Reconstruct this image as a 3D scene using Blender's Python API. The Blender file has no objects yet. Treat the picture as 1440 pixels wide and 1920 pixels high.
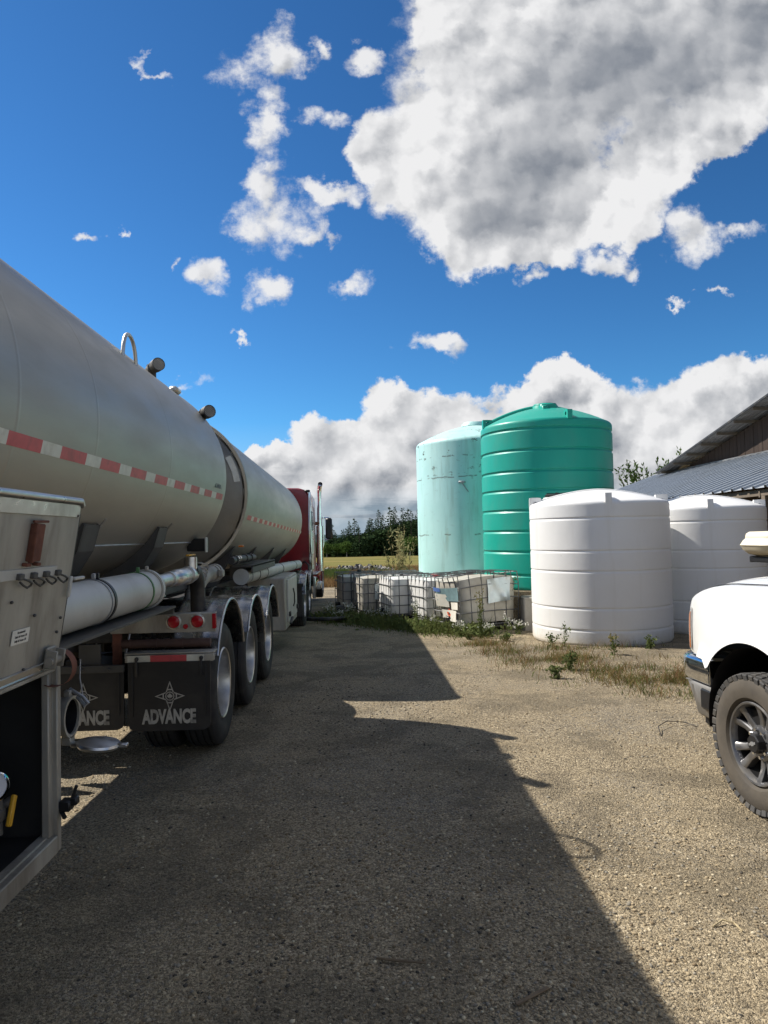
import bpy, bmesh, math, random
import numpy as np
from mathutils import Vector, Matrix

random.seed(11)
rng = np.random.default_rng(11)
PI = math.pi
SC = bpy.context.scene
COL = SC.collection
rad = math.radians

# ------------------------------------------------------------------ camera
cam_d = bpy.data.cameras.new('camera')
cam = bpy.data.objects.new('camera', cam_d)
COL.objects.link(cam)
SC.camera = cam
cam_d.sensor_fit = 'VERTICAL'
cam_d.sensor_height = 36.0
cam_d.lens = 36.0 * 1330.0 / 1920.0
cam_d.clip_start = 0.05
cam_d.clip_end = 12000
yaw, pit, rol = rad(1.73), rad(1.94), rad(-1.2)
fw = Vector((math.sin(yaw) * math.cos(pit), math.cos(yaw) * math.cos(pit), math.sin(pit)))
rt = Vector((math.cos(yaw), -math.sin(yaw), 0))
up = rt.cross(fw)
rt, up = rt * math.cos(rol) + up * math.sin(rol), up * math.cos(rol) - rt * math.sin(rol)
cam.matrix_world = Matrix(((rt.x, up.x, -fw.x, 0), (rt.y, up.y, -fw.y, 0), (rt.z, up.z, -fw.z, 1.75), (0, 0, 0, 1)))

# ------------------------------------------------------------------ sky, sun, exposure
SUN_AZ, SUN_EL = -65.3, 45.2            # azimuth from +Y towards +X, elevation
SUN_STRENGTH, SKY_STRENGTH, EXPOSURE = 5.0, 0.10, 0.52
SC.view_settings.view_transform = 'Standard'
SC.view_settings.look = 'None'
SC.view_settings.gamma = 1.0
SC.view_settings.exposure = EXPOSURE
SC.view_settings.use_curve_mapping = False
SC.cycles.max_bounces = 7
SC.cycles.diffuse_bounces = 4
SC.cycles.glossy_bounces = 4
SC.cycles.transparent_max_bounces = 8
SC.cycles.caustics_reflective = False
SC.cycles.caustics_refractive = False
SC.cycles.sample_clamp_indirect = 6.0

sd = bpy.data.lights.new('sun', 'SUN')
sd.energy = SUN_STRENGTH
sd.angle = rad(0.55)
sd.color = (1.0, 0.945, 0.86)
sun = bpy.data.objects.new('sun', sd)
COL.objects.link(sun)
ts = Vector((math.sin(rad(SUN_AZ)) * math.cos(rad(SUN_EL)), math.cos(rad(SUN_AZ)) * math.cos(rad(SUN_EL)), math.sin(rad(SUN_EL))))
sun.rotation_euler = ts.to_track_quat('Z', 'Y').to_euler()
sun.location = (-30, 14, 33)

world = bpy.data.worlds.new('World')
SC.world = world
world.use_nodes = True


class NT:
    """small helper to write node trees"""
    def __init__(self, nt):
        self.nt = nt
        nt.nodes.clear()

    def n(self, typ, **kw):
        nd = self.nt.nodes.new(typ)
        for k, v in kw.items():
            setattr(nd, k, v)
        return nd

    def put(self, sock, v):
        if v is None:
            return
        if isinstance(v, bpy.types.NodeSocket):
            self.nt.links.new(v, sock)
        else:
            sock.default_value = v

    def math(self, op, a, b=None, c=None, clamp=False):
        nd = self.n('ShaderNodeMath', operation=op, use_clamp=clamp)
        for i, v in enumerate((a, b, c)):
            self.put(nd.inputs[i], v)
        return nd.outputs[0]

    def vmath(self, op, a, b=None, s=None):
        nd = self.n('ShaderNodeVectorMath', operation=op)
        self.put(nd.inputs[0], a)
        if b is not None:
            self.put(nd.inputs[1], b)
        if s is not None:
            self.put(nd.inputs['Scale'], s)
        return nd.outputs['Value'] if op in ('LENGTH', 'DOT_PRODUCT', 'DISTANCE') else nd.outputs[0]

    def noise(self, vec, scale, detail=4, rough=0.55, dist=0.0, col=False):
        nd = self.n('ShaderNodeTexNoise')
        self.put(nd.inputs['Vector'], vec)
        nd.inputs['Scale'].default_value = scale
        nd.inputs['Detail'].default_value = detail
        nd.inputs['Roughness'].default_value = rough
        nd.inputs['Distortion'].default_value = dist
        return nd.outputs['Color'] if col else nd.outputs['Fac']

    def mapr(self, v, a, b, c=0.0, d=1.0, smooth=False):
        nd = self.n('ShaderNodeMapRange')
        nd.interpolation_type = 'SMOOTHSTEP' if smooth else 'LINEAR'
        nd.clamp = True
        for i, x in enumerate((v, a, b, c, d)):
            self.put(nd.inputs[i], x)
        return nd.outputs[0]

    def mix(self, f, a, b, typ='MIX'):
        nd = self.n('ShaderNodeMix', data_type='RGBA', blend_type=typ)
        nd.clamp_factor = True
        self.put(nd.inputs[0], f)
        self.put(nd.inputs[6], a if not isinstance(a, tuple) else (*a[:3], 1))
        self.put(nd.inputs[7], b if not isinstance(b, tuple) else (*b[:3], 1))
        return nd.outputs[2]

    def mapping(self, vec, loc=(0, 0, 0), rot=(0, 0, 0), sc=(1, 1, 1), typ='POINT'):
        nd = self.n('ShaderNodeMapping', vector_type=typ)
        self.put(nd.inputs['Vector'], vec)
        nd.inputs['Location'].default_value = loc
        nd.inputs['Rotation'].default_value = rot
        nd.inputs['Scale'].default_value = sc
        return nd.outputs[0]


def build_world():
    t = NT(world.node_tree)
    geo = t.n('ShaderNodeTexCoord').outputs['Generated']
    sky = t.n('ShaderNodeTexSky', sky_type='NISHITA')
    sky.sun_disc = False
    sky.sun_elevation = rad(SUN_EL)
    sky.sun_rotation = rad(SUN_AZ)
    sky.altitude = 700
    sky.air_density = 1.0
    sky.dust_density = 0.2
    sky.ozone_density = 4.0
    gm = t.n('ShaderNodeGamma')
    t.put(gm.inputs[0], t.vmath('SCALE', sky.outputs[0], s=SKY_STRENGTH))
    gm.inputs[1].default_value = 1.32
    skyc = t.vmath('MULTIPLY', gm.outputs[0], SKY_TINT)
    sep = t.n('ShaderNodeSeparateXYZ')
    t.put(sep.inputs[0], geo)
    x, y, z = sep.outputs
    skyc = t.mix(t.mapr(z, 0.16, 0.0, 0.0, 0.8), skyc, (0.27, 0.37, 0.55))
    yy = t.math('MAXIMUM', y, 0.08)
    u = t.math('DIVIDE', x, yy)
    v = t.math('DIVIDE', z, yy)
    cmb = t.n('ShaderNodeCombineXYZ')
    t.put(cmb.inputs[0], u)
    t.put(cmb.inputs[1], v)
    uv = cmb.outputs[0]
    # billows: large slow warp, then cauliflower warp
    w1 = t.noise(uv, 4.5, 2, 0.5, col=True)
    w2 = t.noise(uv, 17.0, 5, 0.64, col=True)
    warp = t.vmath('ADD', t.vmath('SCALE', t.vmath('SUBTRACT', w1, (0.5, 0.5, 0.5)), s=0.15),
                   t.vmath('SCALE', t.vmath('SUBTRACT', w2, (0.5, 0.5, 0.5)), s=0.085))
    p = t.vmath('ADD', uv, warp)

    def blobs(lst, src, soft):
        out = None
        for (cx, cy, rx, ry, ro) in lst:
            q = t.vmath('LENGTH', t.mapping(src, (cx, cy, 0), (0, 0, rad(ro)), (rx, ry, 1), 'TEXTURE'))
            if out is None:
                out = q
            else:
                nd = t.n('ShaderNodeMath', operation='SMOOTH_MIN')
                t.put(nd.inputs[0], out)
                t.put(nd.inputs[1], q)
                nd.inputs[2].default_value = soft
                out = nd.outputs[0]
        return out
    big = blobs(CLOUD_BIG, p, 0.25)
    bank = blobs(CLOUD_BANK, p, 0.2)
    wsm = t.vmath('ADD', t.vmath('SCALE', t.vmath('SUBTRACT', w1, (0.5, 0.5, 0.5)), s=0.05), t.vmath('SCALE', t.vmath('SUBTRACT', w2, (0.5, 0.5, 0.5)), s=0.085))
    small = blobs(CLOUD_SMALL, t.vmath('ADD', uv, wsm), 0.06)
    psoft = t.vmath('ADD', uv, t.vmath('SCALE', warp, s=0.7))
    dark = blobs(CLOUD_DARK, psoft, 0.3)
    n1 = t.noise(uv, 7.0, 6, 0.57)
    n2 = t.noise(t.vmath('ADD', uv, (-0.016, 0.014, 0)), 7.0, 4, 0.55)
    n3 = t.noise(uv, 26.0, 5, 0.66)
    wv = t.vmath('ADD', uv, t.vmath('SCALE', t.vmath('SUBTRACT', w2, (0.5, 0.5, 0.5)), s=0.05))

    def lobes(off):
        nd = t.n('ShaderNodeTexVoronoi', voronoi_dimensions='2D', feature='F1')
        t.put(nd.inputs['Vector'], t.vmath('ADD', wv, off))
        nd.inputs['Scale'].default_value = 11.0
        nd.inputs['Detail'].default_value = 1.5
        nd.inputs['Roughness'].default_value = 0.5
        return nd.outputs['Distance']
    l1, l2 = lobes((0, 0, 0)), lobes((-0.012, 0.014, 0))
    lob = t.math('SUBTRACT', 0.42, l1)
    lit = t.math('SUBTRACT', l2, l1)
    nn = t.math('SUBTRACT', n1, 0.5)
    nf = t.math('SUBTRACT', n3, 0.5)
    fine = t.math('ADD', t.math('ADD', t.math('MULTIPLY', nn, 0.7), t.math('MULTIPLY', nf, 0.42)), t.math('MULTIPLY', lob, 0.22))
    db = t.math('ADD', t.math('SUBTRACT', 1.0, big), t.math('MULTIPLY', fine, 0.6))
    dk = t.math('ADD', t.math('SUBTRACT', 1.0, bank), t.math('MULTIPLY', fine, 0.5))
    dsm = t.math('ADD', t.math('SUBTRACT', 0.95, small), t.math('MULTIPLY', fine, 3.2))
    ab = t.mapr(db, -0.02, 0.20, smooth=True)
    ak = t.mapr(dk, -0.01, 0.14, smooth=True)
    asm = t.mapr(dsm, -0.15, 0.62, 0.0, 0.96, smooth=True)
    # sky outside the view: broken cumulus, its cover raised to whiten ambient light
    gn = t.noise(t.vmath('MULTIPLY', geo, (1, 1, 2.2)), 2.6, 5, 0.58)
    out1 = t.mapr(t.math('ABSOLUTE', u), 0.62, 0.95)
    out2 = t.mapr(v, 0.85, 1.25)
    out3 = t.mapr(y, 0.15, 0.05)
    outm = t.math('MAXIMUM', t.math('MAXIMUM', out1, out2), out3)
    agen = t.math('MULTIPLY', t.mapr(gn, 0.47, 0.60, smooth=True), outm)
    # low layered clouds all round the horizon
    hz = t.noise(t.vmath('MULTIPLY', geo, (2.0, 2.0, 24.0)), 2.2, 6, 0.62)
    lowm = t.mapr(z, 0.125, 0.03)
    alow = t.math('MULTIPLY', t.mapr(hz, 0.36, 0.58, smooth=True), lowm)
    a = t.math('MAXIMUM', t.math('MAXIMUM', ab, ak), t.math('MAXIMUM', asm, agen))
    a = t.math('MAXIMUM', t.math('MULTIPLY', a, t.mapr(z, 0.0, 0.07, 0.55, 1.0)), t.math('MULTIPLY', alow, 0.85))
    # shading: bright sunlit rims and heads, grey in the thick parts and towards the flat bases
    puff = t.math('ADD', t.math('ADD', t.math('MULTIPLY', t.math('SUBTRACT', n1, n2), 1.6), t.math('MULTIPLY', lit, 1.0)), t.math('MULTIPLY', nf, 0.4))
    dd = t.mapr(t.math('ADD', t.math('SUBTRACT', 1.0, dark), t.math('MULTIPLY', nn, 0.7)), -0.50, 1.0, 0.0, 0.84, smooth=True)
    thick = t.mapr(t.math('ADD', dk, t.math('MULTIPLY', nn, -0.9)), 0.20, 1.0, 0.0, 0.50, smooth=True)
    base = t.mapr(t.math('ADD', v, t.math('MULTIPLY', nn, 0.16)), 0.14, 0.04, 0.0, 0.60, smooth=True)
    thickb = t.mapr(db, 0.05, 0.7, 0.0, 0.15, smooth=True)
    thg = t.math('MULTIPLY', t.mapr(gn, 0.52, 0.72), t.math('MULTIPLY', outm, 0.45))
    sh = t.math('MAXIMUM', t.math('MAXIMUM', dd, t.math('MULTIPLY', ak, t.math('MAXIMUM', thick, base))), t.math('MAXIMUM', thickb, thg))
    sh = t.math('MAXIMUM', sh, t.math('MULTIPLY', lowm, t.mapr(hz, 0.42, 0.66, 0.1, 0.95)))
    sh = t.math('SUBTRACT', t.math('ADD', sh, 0.03), t.math('MULTIPLY', puff, t.mapr(dd, 0.2, 0.9, 1.0, 0.35)), clamp=True)
    cc = t.mix(sh, CLOUD_LIT, CLOUD_GREY)
    fin = t.mix(a, skyc, cc)
    bg = t.n('ShaderNodeBackground')
    t.put(bg.inputs['Color'], fin)
    bg.inputs['Strength'].default_value = 1.0
    o = t.n('ShaderNodeOutputWorld')
    t.nt.links.new(bg.outputs[0], o.inputs[0])


SKY_TINT = (0.50, 0.93, 1.06)
CLOUD_LIT = (0.60, 0.60, 0.605)
CLOUD_GREY = (0.165, 0.182, 0.212)
CLOUD_BIG = [(0.3723, 0.7438, 0.3146, 0.1675, 0), (0.5764, 0.704, 0.159, 0.1361, 0), (0.2263, 0.5621, 0.2093, 0.1491, -25), (0.1542, 0.4609, 0.1308, 0.0817, -15), (0.0523, 0.5394, 0.0728, 0.0858, 0), (0.3561, 0.4829, 0.1091, 0.0705, 15), (0.1453, 0.7278, 0.0698, 0.1029, 0), (0.2223, 0.4137, 0.1003, 0.0466, 0), (0.5164, 0.5846, 0.0868, 0.0555, 25), (0.4247, 0.5494, 0.0941, 0.067, 20)]
CLOUD_BANK = [(-0.0284, 0.118, 0.0903, 0.0718, 0), (0.0852, 0.1312, 0.1364, 0.0759, 0), (0.2067, 0.1215, 0.1145, 0.08, 0), (0.2846, 0.1699, 0.0729, 0.0613, 0), (0.5083, 0.1548, 0.1788, 0.0886, 0), (0.3674, 0.1111, 0.1155, 0.0918, 0), (-0.1038, 0.0967, 0.0674, 0.0339, 0), (0.0307, 0.0565, 0.2486, 0.0452, 0), (0.595, 0.1766, 0.1251, 0.0696, 0)]
CLOUD_SMALL = [(-0.1516, 0.6728, 0.073, 0.0544, -20), (-0.1253, 0.6454, 0.0503, 0.0562, 0), (-0.1221, 0.6064, 0.0329, 0.0795, 0), (-0.1054, 0.7002, 0.0412, 0.0471, 0), (-0.0478, 0.7119, 0.0184, 0.0245, 0), (0.0131, 0.6883, 0.0507, 0.0245, -10), (-0.0458, 0.614, 0.0504, 0.0281, -30), (-0.1207, 0.4513, 0.0726, 0.0648, -20), (-0.1353, 0.4862, 0.0363, 0.0417, 0), (-0.0519, 0.4856, 0.0685, 0.0186, -5), (-0.0265, 0.4197, 0.0292, 0.0185, 0), (-0.0719, 0.4278, 0.0409, 0.0278, 0), (-0.216, 0.3715, 0.0396, 0.0312, 0), (-0.1222, 0.3591, 0.0416, 0.0349, 0), (-0.0124, 0.3618, 0.0383, 0.024, 0), (-0.2842, 0.6729, 0.0435, 0.0112, -40), (-0.3725, 0.4342, 0.0215, 0.0119, 0), (-0.3351, 0.443, 0.009, 0.0165, 0), (0.1037, 0.2744, 0.0896, 0.0202, -6), (0.3687, 0.389, 0.07, 0.0224, 3), (0.4033, 0.377, 0.0299, 0.0243, 0), (0.4793, 0.4271, 0.0517, 0.047, -20), (0.5578, 0.4289, 0.034, 0.0245, 0), (0.464, 0.3296, 0.0262, 0.0075, 0), (0.5349, 0.3421, 0.0244, 0.0094, 0), (-0.257, 0.3949, 0.0108, 0.0129, 0), (-0.2477, 0.2236, 0.0304, 0.0136, 0), (0.2441, 0.3654, 0.0315, 0.0167, 25), (-0.1685, 0.2794, 0.0144, 0.0073, 0)]
CLOUD_DARK = [(0.4095, 0.6801, 0.2596, 0.1193, 8), (0.2642, 0.5305, 0.1475, 0.1019, 35), (0.578, 0.744, 0.1512, 0.0963, 15), (0.2004, 0.4606, 0.0926, 0.0545, 0)]
build_world()

# ------------------------------------------------------------------ mesh builder
ORG = {}


class MB:
    def __init__(self):
        self.v, self.f, self.m = [], [], []

    def add(self, vs, fs, m=0):
        o = len(self.v)
        self.v += [tuple(p) for p in vs]
        for q in fs:
            self.f.append(tuple(o + i for i in q))
            self.m.append(m)

    def box(self, c, s, ch=0.0, rot=None, m=0):
        hx, hy, hz = s[0] / 2, s[1] / 2, s[2] / 2
        ch = min(ch, hx * .95, hy * .95, hz * .95)
        M = rot if rot is not None else Matrix.Identity(3)
        c = Vector(c)
        sg = [(a, b, d) for a in (-1, 1) for b in (-1, 1) for d in (-1, 1)]
        if ch <= 0:
            vs = [c + M @ Vector((a * hx, b * hy, d * hz)) for a, b, d in sg]
            fs = [(0, 1, 3, 2), (4, 6, 7, 5), (0, 4, 5, 1), (2, 3, 7, 6), (0, 2, 6, 4), (1, 5, 7, 3)]
            self.add(vs, fs, m)
            return
        vs, idx = [], {}
        for a, b, d in sg:
            for ax in range(3):
                h = [hx - ch, hy - ch, hz - ch]
                h[ax] += ch
                idx[(a, b, d, ax)] = len(vs)
                vs.append(c + M @ Vector((a * h[0], b * h[1], d * h[2])))
        fs = []
        for ax in range(3):
            o1, o2 = [(1, 2), (0, 2), (0, 1)][ax]
            for s0 in (-1, 1):
                q = []
                for s1, s2 in ((-1, -1), (1, -1), (1, 1), (-1, 1)):
                    k = [0, 0, 0]
                    k[ax], k[o1], k[o2] = s0, s1, s2
                    q.append(idx[(*k, ax)])
                fs.append(q)
        for a1, a2 in ((0, 1), (0, 2), (1, 2)):
            fr = 3 - a1 - a2
            for s1 in (-1, 1):
                for s2 in (-1, 1):
                    q = []
                    for sf, ax in ((-1, a1), (1, a1), (1, a2), (-1, a2)):
                        k = [0, 0, 0]
                        k[a1], k[a2], k[fr] = s1, s2, sf
                        q.append(idx[(*k, ax)])
                    fs.append(q)
        for a, b, d in sg:
            fs.append([idx[(a, b, d, 0)], idx[(a, b, d, 1)], idx[(a, b, d, 2)]])
        self.add(vs, fs, m)

    def lathe(self, prof, o, d, n=32, a0=0.0, a1=2 * PI, m=0, closed=False, e1=None):
        """prof: (distance along d, radius)"""
        o, d = Vector(o), Vector(d).normalized()
        if e1 is None:
            e1 = Vector((0, 0, 1)).cross(d)
            if e1.length < 1e-3:
                e1 = Vector((1, 0, 0))
        e1 = Vector(e1).normalized()
        e2 = d.cross(e1)
        full = abs(a1 - a0) > 2 * PI - 1e-4
        k = n if full else n + 1
        vs = []
        for t, r in prof:
            for i in range(k):
                a = a0 + (a1 - a0) * i / n
                vs.append(o + d * t + e1 * (r * math.cos(a)) + e2 * (r * math.sin(a)))
        fs = []
        np_ = len(prof)
        for j in range(np_ if closed else np_ - 1):
            j2 = (j + 1) % np_
            for i in range(n):
                i2 = (i + 1) % k
                fs.append((j * k + i, j * k + i2, j2 * k + i2, j2 * k + i))
        self.add(vs, fs, m)

    def tube(self, p0, p1, r, r1=None, n=10, m=0, caps=True):
        p0, p1 = Vector(p0), Vector(p1)
        L = (p1 - p0).length
        r1 = r if r1 is None else r1
        pr = [(0, r), (L, r1)]
        if caps:
            pr = [(0, 0)] + pr + [(L, 0)]
        self.lathe(pr, p0, p1 - p0, n, m=m)

    def path(self, pts, r, n=8, m=0, closed=False, rs=None):
        pts = [Vector(p) for p in pts]
        N = len(pts)
        vs, prev = [], None
        for i, p in enumerate(pts):
            if closed:
                t = pts[(i + 1) % N] - pts[i - 1]
            else:
                t = pts[min(i + 1, N - 1)] - pts[max(i - 1, 0)]
            t.normalize()
            if prev is None:
                e = Vector((0, 0, 1)).cross(t)
                if e.length < 0.1:
                    e = Vector((1, 0, 0)).cross(t)
            else:
                e = prev - t * prev.dot(t)
            e.normalize()
            prev = e
            g = t.cross(e)
            rr = rs[i] if rs else r
            for k in range(n):
                a = 2 * PI * k / n
                vs.append(p + e * (rr * math.cos(a)) + g * (rr * math.sin(a)))
        fs = []
        for i in range(N if closed else N - 1):
            i2 = (i + 1) % N
            for k in range(n):
                k2 = (k + 1) % n
                fs.append((i * n + k, i * n + k2, i2 * n + k2, i2 * n + k))
        if not closed:
            fs.append(tuple(range(n)))
            fs.append(tuple((N - 1) * n + k for k in range(n)))
        self.add(vs, fs, m)

    def prism(self, poly, o, ex, ey, ez, m=0):
        """poly in the (ex, ey) plane, extruded by the vector ez"""
        o, ex, ey, ez = Vector(o), Vector(ex), Vector(ey), Vector(ez)
        n = len(poly)
        vs = [o + ex * a + ey * b for a, b in poly] + [o + ex * a + ey * b + ez for a, b in poly]
        fs = [tuple(range(n)), tuple(range(2 * n - 1, n - 1, -1))]
        fs += [(i, (i + 1) % n, n + (i + 1) % n, n + i) for i in range(n)]
        self.add(vs, fs, m)

    def ringplate(self, outer, inner, o, ex, ey, ez, m=0):
        """a plate with a hole: both outlines carry the same number of points"""
        o, ex, ey, ez = Vector(o), Vector(ex), Vector(ey), Vector(ez)
        n = len(outer)
        vs = []
        for off in (Vector((0, 0, 0)), ez):
            for pl in (outer, inner):
                vs += [o + ex * a + ey * b + off for a, b in pl]
        fs = []
        for i in range(n):
            j = (i + 1) % n
            fs += [(i, j, n + j, n + i), (2 * n + i, 3 * n + i, 3 * n + j, 2 * n + j),
                   (i, 2 * n + i, 2 * n + j, j), (n + i, n + j, 3 * n + j, 3 * n + i)]
        self.add(vs, fs, m)

    def sphere(self, c, r, n=12, sc=(1, 1, 1), m=0):
        pr = [(-math.cos(PI * i / n), math.sin(PI * i / n)) for i in range(n + 1)]
        b = MB()
        b.lathe(pr, (0, 0, 0), (0, 0, 1), n + 4)
        self.add([Vector((p[0] * r * sc[0], p[1] * r * sc[1], p[2] * r * sc[2])) + Vector(c) for p in b.v], b.f, m)

    def grid(self, P, m=0):
        """P[i][j] -> points"""
        a, b = len(P), len(P[0])
        vs = [q for row in P for q in row]
        fs = [(i * b + j, i * b + j + 1, (i + 1) * b + j + 1, (i + 1) * b + j) for i in range(a - 1) for j in range(b - 1)]
        self.add(vs, fs, m)

    def xf(self, M):
        self.v = [tuple(M @ Vector(p)) for p in self.v]
        return self

    def mesh(self, name, mats, smooth=38, org=None, fix=True):
        me = bpy.data.meshes.new(name)
        vs = self.v
        if org is not None:
            vs = [(p[0] - org[0], p[1] - org[1], p[2] - org[2]) for p in vs]
        me.from_pydata(vs, [], self.f)
        for mt in (mats if isinstance(mats, (list, tuple)) else [mats]):
            me.materials.append(mt)
        me.polygons.foreach_set('material_index', self.m)
        if fix:
            bm = bmesh.new()
            bm.from_mesh(me)
            bmesh.ops.remove_doubles(bm, verts=bm.verts, dist=1e-5)
            bmesh.ops.dissolve_degenerate(bm, edges=bm.edges, dist=1e-6)
            bmesh.ops.recalc_face_normals(bm, faces=bm.faces)
            bm.to_mesh(me)
            bm.free()
        if smooth:
            me.polygons.foreach_set('use_smooth', [True] * len(me.polygons))
            me.set_sharp_from_angle(angle=rad(smooth))
        me.update()
        return me

    def build(self, name, mats, parent=None, smooth=38, fix=True, label=None):
        org = ORG.get(parent.name) if parent is not None else None
        me = self.mesh(name, mats, smooth, org, fix)
        return inst(me, name, parent, label=label)


def inst(me, name, parent=None, loc=(0, 0, 0), rot=None, label=None):
    o = bpy.data.objects.new(name, me)
    COL.objects.link(o)
    if parent is not None:
        o.parent = parent
        if parent.name in ORG:
            ORG[o.name] = ORG[parent.name]
    o.location = loc
    if rot is not None:
        o.rotation_euler = rot
    if label:
        o['label'] = label
    return o


def tag(o, label, cat, group=None, kind=None):
    if label:
        o['label'] = label
    if cat:
        o['category'] = cat
    if group:
        o['group'] = group
    if kind:
        o['kind'] = kind
    return o


def thing(name, label, cat, loc=(0, 0, 0), rz=0.0, group=None, world_org=False, rx=0.0, ry=0.0):
    o = bpy.data.objects.new(name, None)
    o.empty_display_size = 0.2
    COL.objects.link(o)
    o.location = loc
    o.rotation_euler = (rx, ry, rz)
    tag(o, label, cat, group)
    if world_org:
        ORG[o.name] = tuple(loc)
    return o


def empty_part(name, parent, loc=(0, 0, 0), rot=(0, 0, 0)):
    o = bpy.data.objects.new(name, None)
    COL.objects.link(o)
    o.parent = parent
    o.location = loc
    o.rotation_euler = rot
    return o


def copy_tree(o, parent=None):
    c = o.copy()
    COL.objects.link(c)
    c.parent = parent
    for ch in o.children:
        copy_tree(ch, c)
    return c


# ------------------------------------------------------------------ materials
def mat(name, col, rough=0.6, metal=0.0, var=0.12, vscale=3.0, dirt=None, damt=0.0, dscale=2.0, bump=0.0, bscale=40.0,
        stretch=(1, 1, 1), spec=0.5, rvar=0.0, trans=0.0, coat=0.0, dlo=0.45, dhi=0.7):
    m = bpy.data.materials.new(name)
    m.use_nodes = True
    t = NT(m.node_tree)
    co = t.n('ShaderNodeTexCoord').outputs['Object']
    if stretch != (1, 1, 1):
        co = t.vmath('MULTIPLY', co, stretch)
    c = (*col, 1)
    if var:
        nz = t.noise(co, vscale, 5, 0.6)
        lo = tuple(x * (1 - var) for x in col)
        hi = tuple(min(1, x * (1 + var)) for x in col)
        c = t.mix(t.mapr(nz, 0.3, 0.7), lo, hi)
    if dirt is not None:
        dn = t.noise(co, dscale, 7, 0.62, 0.3)
        c = t.mix(t.math('MULTIPLY', t.mapr(dn, dlo, dhi, smooth=True), damt), c, tuple(dirt))
    b = t.n('ShaderNodeBsdfPrincipled')
    t.put(b.inputs['Base Color'], c if not isinstance(c, tuple) else c)
    b.inputs['Metallic'].default_value = metal
    b.inputs['Specular IOR Level'].default_value = spec
    if coat:
        b.inputs['Coat Weight'].default_value = coat
        b.inputs['Coat Roughness'].default_value = 0.06
    if rvar:
        t.put(b.inputs['Roughness'], t.mapr(t.noise(co, vscale * 2.3, 5, 0.6), 0.3, 0.7, max(0.02, rough - rvar), min(1, rough + rvar)))
    else:
        b.inputs['Roughness'].default_value = rough
    if bump:
        bp = t.n('ShaderNodeBump')
        bp.inputs['Strength'].default_value = 1.0
        bp.inputs['Distance'].default_value = bump
        t.put(bp.inputs['Height'], t.noise(co, bscale, 4, 0.6))
        t.put(b.inputs['Normal'], bp.outputs[0])
    sh = b.outputs[0]
    if trans:
        tb = t.n('ShaderNodeBsdfTranslucent')
        t.put(tb.inputs['Color'], c)
        ms = t.n('ShaderNodeMixShader')
        ms.inputs[0].default_value = trans
        t.nt.links.new(sh, ms.inputs[1])
        t.nt.links.new(tb.outputs[0], ms.inputs[2])
        sh = ms.outputs[0]
    o = t.n('ShaderNodeOutputMaterial')
    t.nt.links.new(sh, o.inputs[0])
    return m


M = {}
M['steel'] = mat('tank_steel', (0.42, 0.395, 0.34), 0.48, 0.80, 0.08, 2.5, (0.31, 0.285, 0.235), 0.6, 1.1, 0.0004, 60, (1, 0.25, 1), rvar=0.07)
M['tank_head'] = mat('head_steel', (0.40, 0.36, 0.31), 0.45, 0.9, 0.10, 3.0, (0.24, 0.21, 0.17), 0.7, 1.6)
M['weld'] = mat('weld_steel', (0.60, 0.58, 0.53), 0.42, 1.0, 0.15, 9)
M['alu_dirty'] = mat('dirty_aluminium', (0.40, 0.38, 0.33), 0.55, 0.45, 0.20, 6, (0.20, 0.175, 0.14), 0.85, 4.5, 0.0008, 70, (1, 1, 0.30), dlo=0.42, dhi=0.72)
M['alu'] = mat('aluminium', (0.62, 0.61, 0.59), 0.36, 1.0, 0.10, 8, (0.34, 0.32, 0.29), 0.5, 4.0, rvar=0.1)
M['fender'] = mat('polished_fender', (0.33, 0.335, 0.34), 0.26, 1.0, 0.10, 5, (0.10, 0.095, 0.085), 0.8, 3.0, 0.0006, 30, rvar=0.10)
M['chrome'] = mat('chrome', (0.85, 0.86, 0.87), 0.07, 1.0, 0.04, 6, (0.45, 0.43, 0.40), 0.4, 5.0)
M['white_paint'] = mat('white_tube', (0.50, 0.49, 0.445), 0.45, 0.0, 0.08, 4, (0.33, 0.305, 0.25), 0.5, 2.5)
M['frame_black'] = mat('frame_black', (0.020, 0.020, 0.021), 0.55, 0.0, 0.25, 6, (0.085, 0.075, 0.060), 0.7, 4.0, 0.001, 40)
M['frame_grey'] = mat('frame_grey', (0.085, 0.082, 0.076), 0.6, 0.2, 0.2, 6, (0.08, 0.072, 0.06), 0.7, 3.0)
M['rust'] = mat('rusty_iron', (0.17, 0.062, 0.036), 0.85, 0.0, 0.3, 12, (0.075, 0.03, 0.02), 0.8, 9.0, 0.002, 50)
M['brown_pipe'] = mat('brown_pipe', (0.10, 0.055, 0.042), 0.6, 0.0, 0.2, 8)
M['rubber'] = mat('tyre_rubber', (0.022, 0.022, 0.023), 0.75, 0.0, 0.2, 6, (0.075, 0.068, 0.056), 0.75, 4.5, 0.0008, 60)
M['dusty_tyre'] = mat('dusty_sidewall', (0.078, 0.066, 0.051), 0.85, 0.0, 0.2, 7, (0.05, 0.044, 0.038), 0.6, 4.0, 0.0006, 60)
M['tread'] = mat('tyre_tread', (0.055, 0.054, 0.053), 0.8, 0.0, 0.3, 9, (0.12, 0.105, 0.085), 0.6, 6.0)
M['flap'] = mat('mudflap_rubber', (0.016, 0.016, 0.017), 0.5, 0.0, 0.2, 5, (0.05, 0.045, 0.04), 0.6, 3.0)
M['letter'] = mat('flap_lettering', (0.46, 0.44, 0.39), 0.7, 0.0, 0.2, 10, (0.12, 0.115, 0.10), 0.7, 8.0)
M['red_tape'] = mat('red_tape', (0.55, 0.075, 0.085), 0.4, 0.0, 0.12, 14, (0.22, 0.05, 0.05), 0.5, 9.0)
M['white_tape'] = mat('white_tape', (0.66, 0.65, 0.56), 0.4, 0.0, 0.10, 14, (0.40, 0.37, 0.28), 0.5, 9.0)
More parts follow.
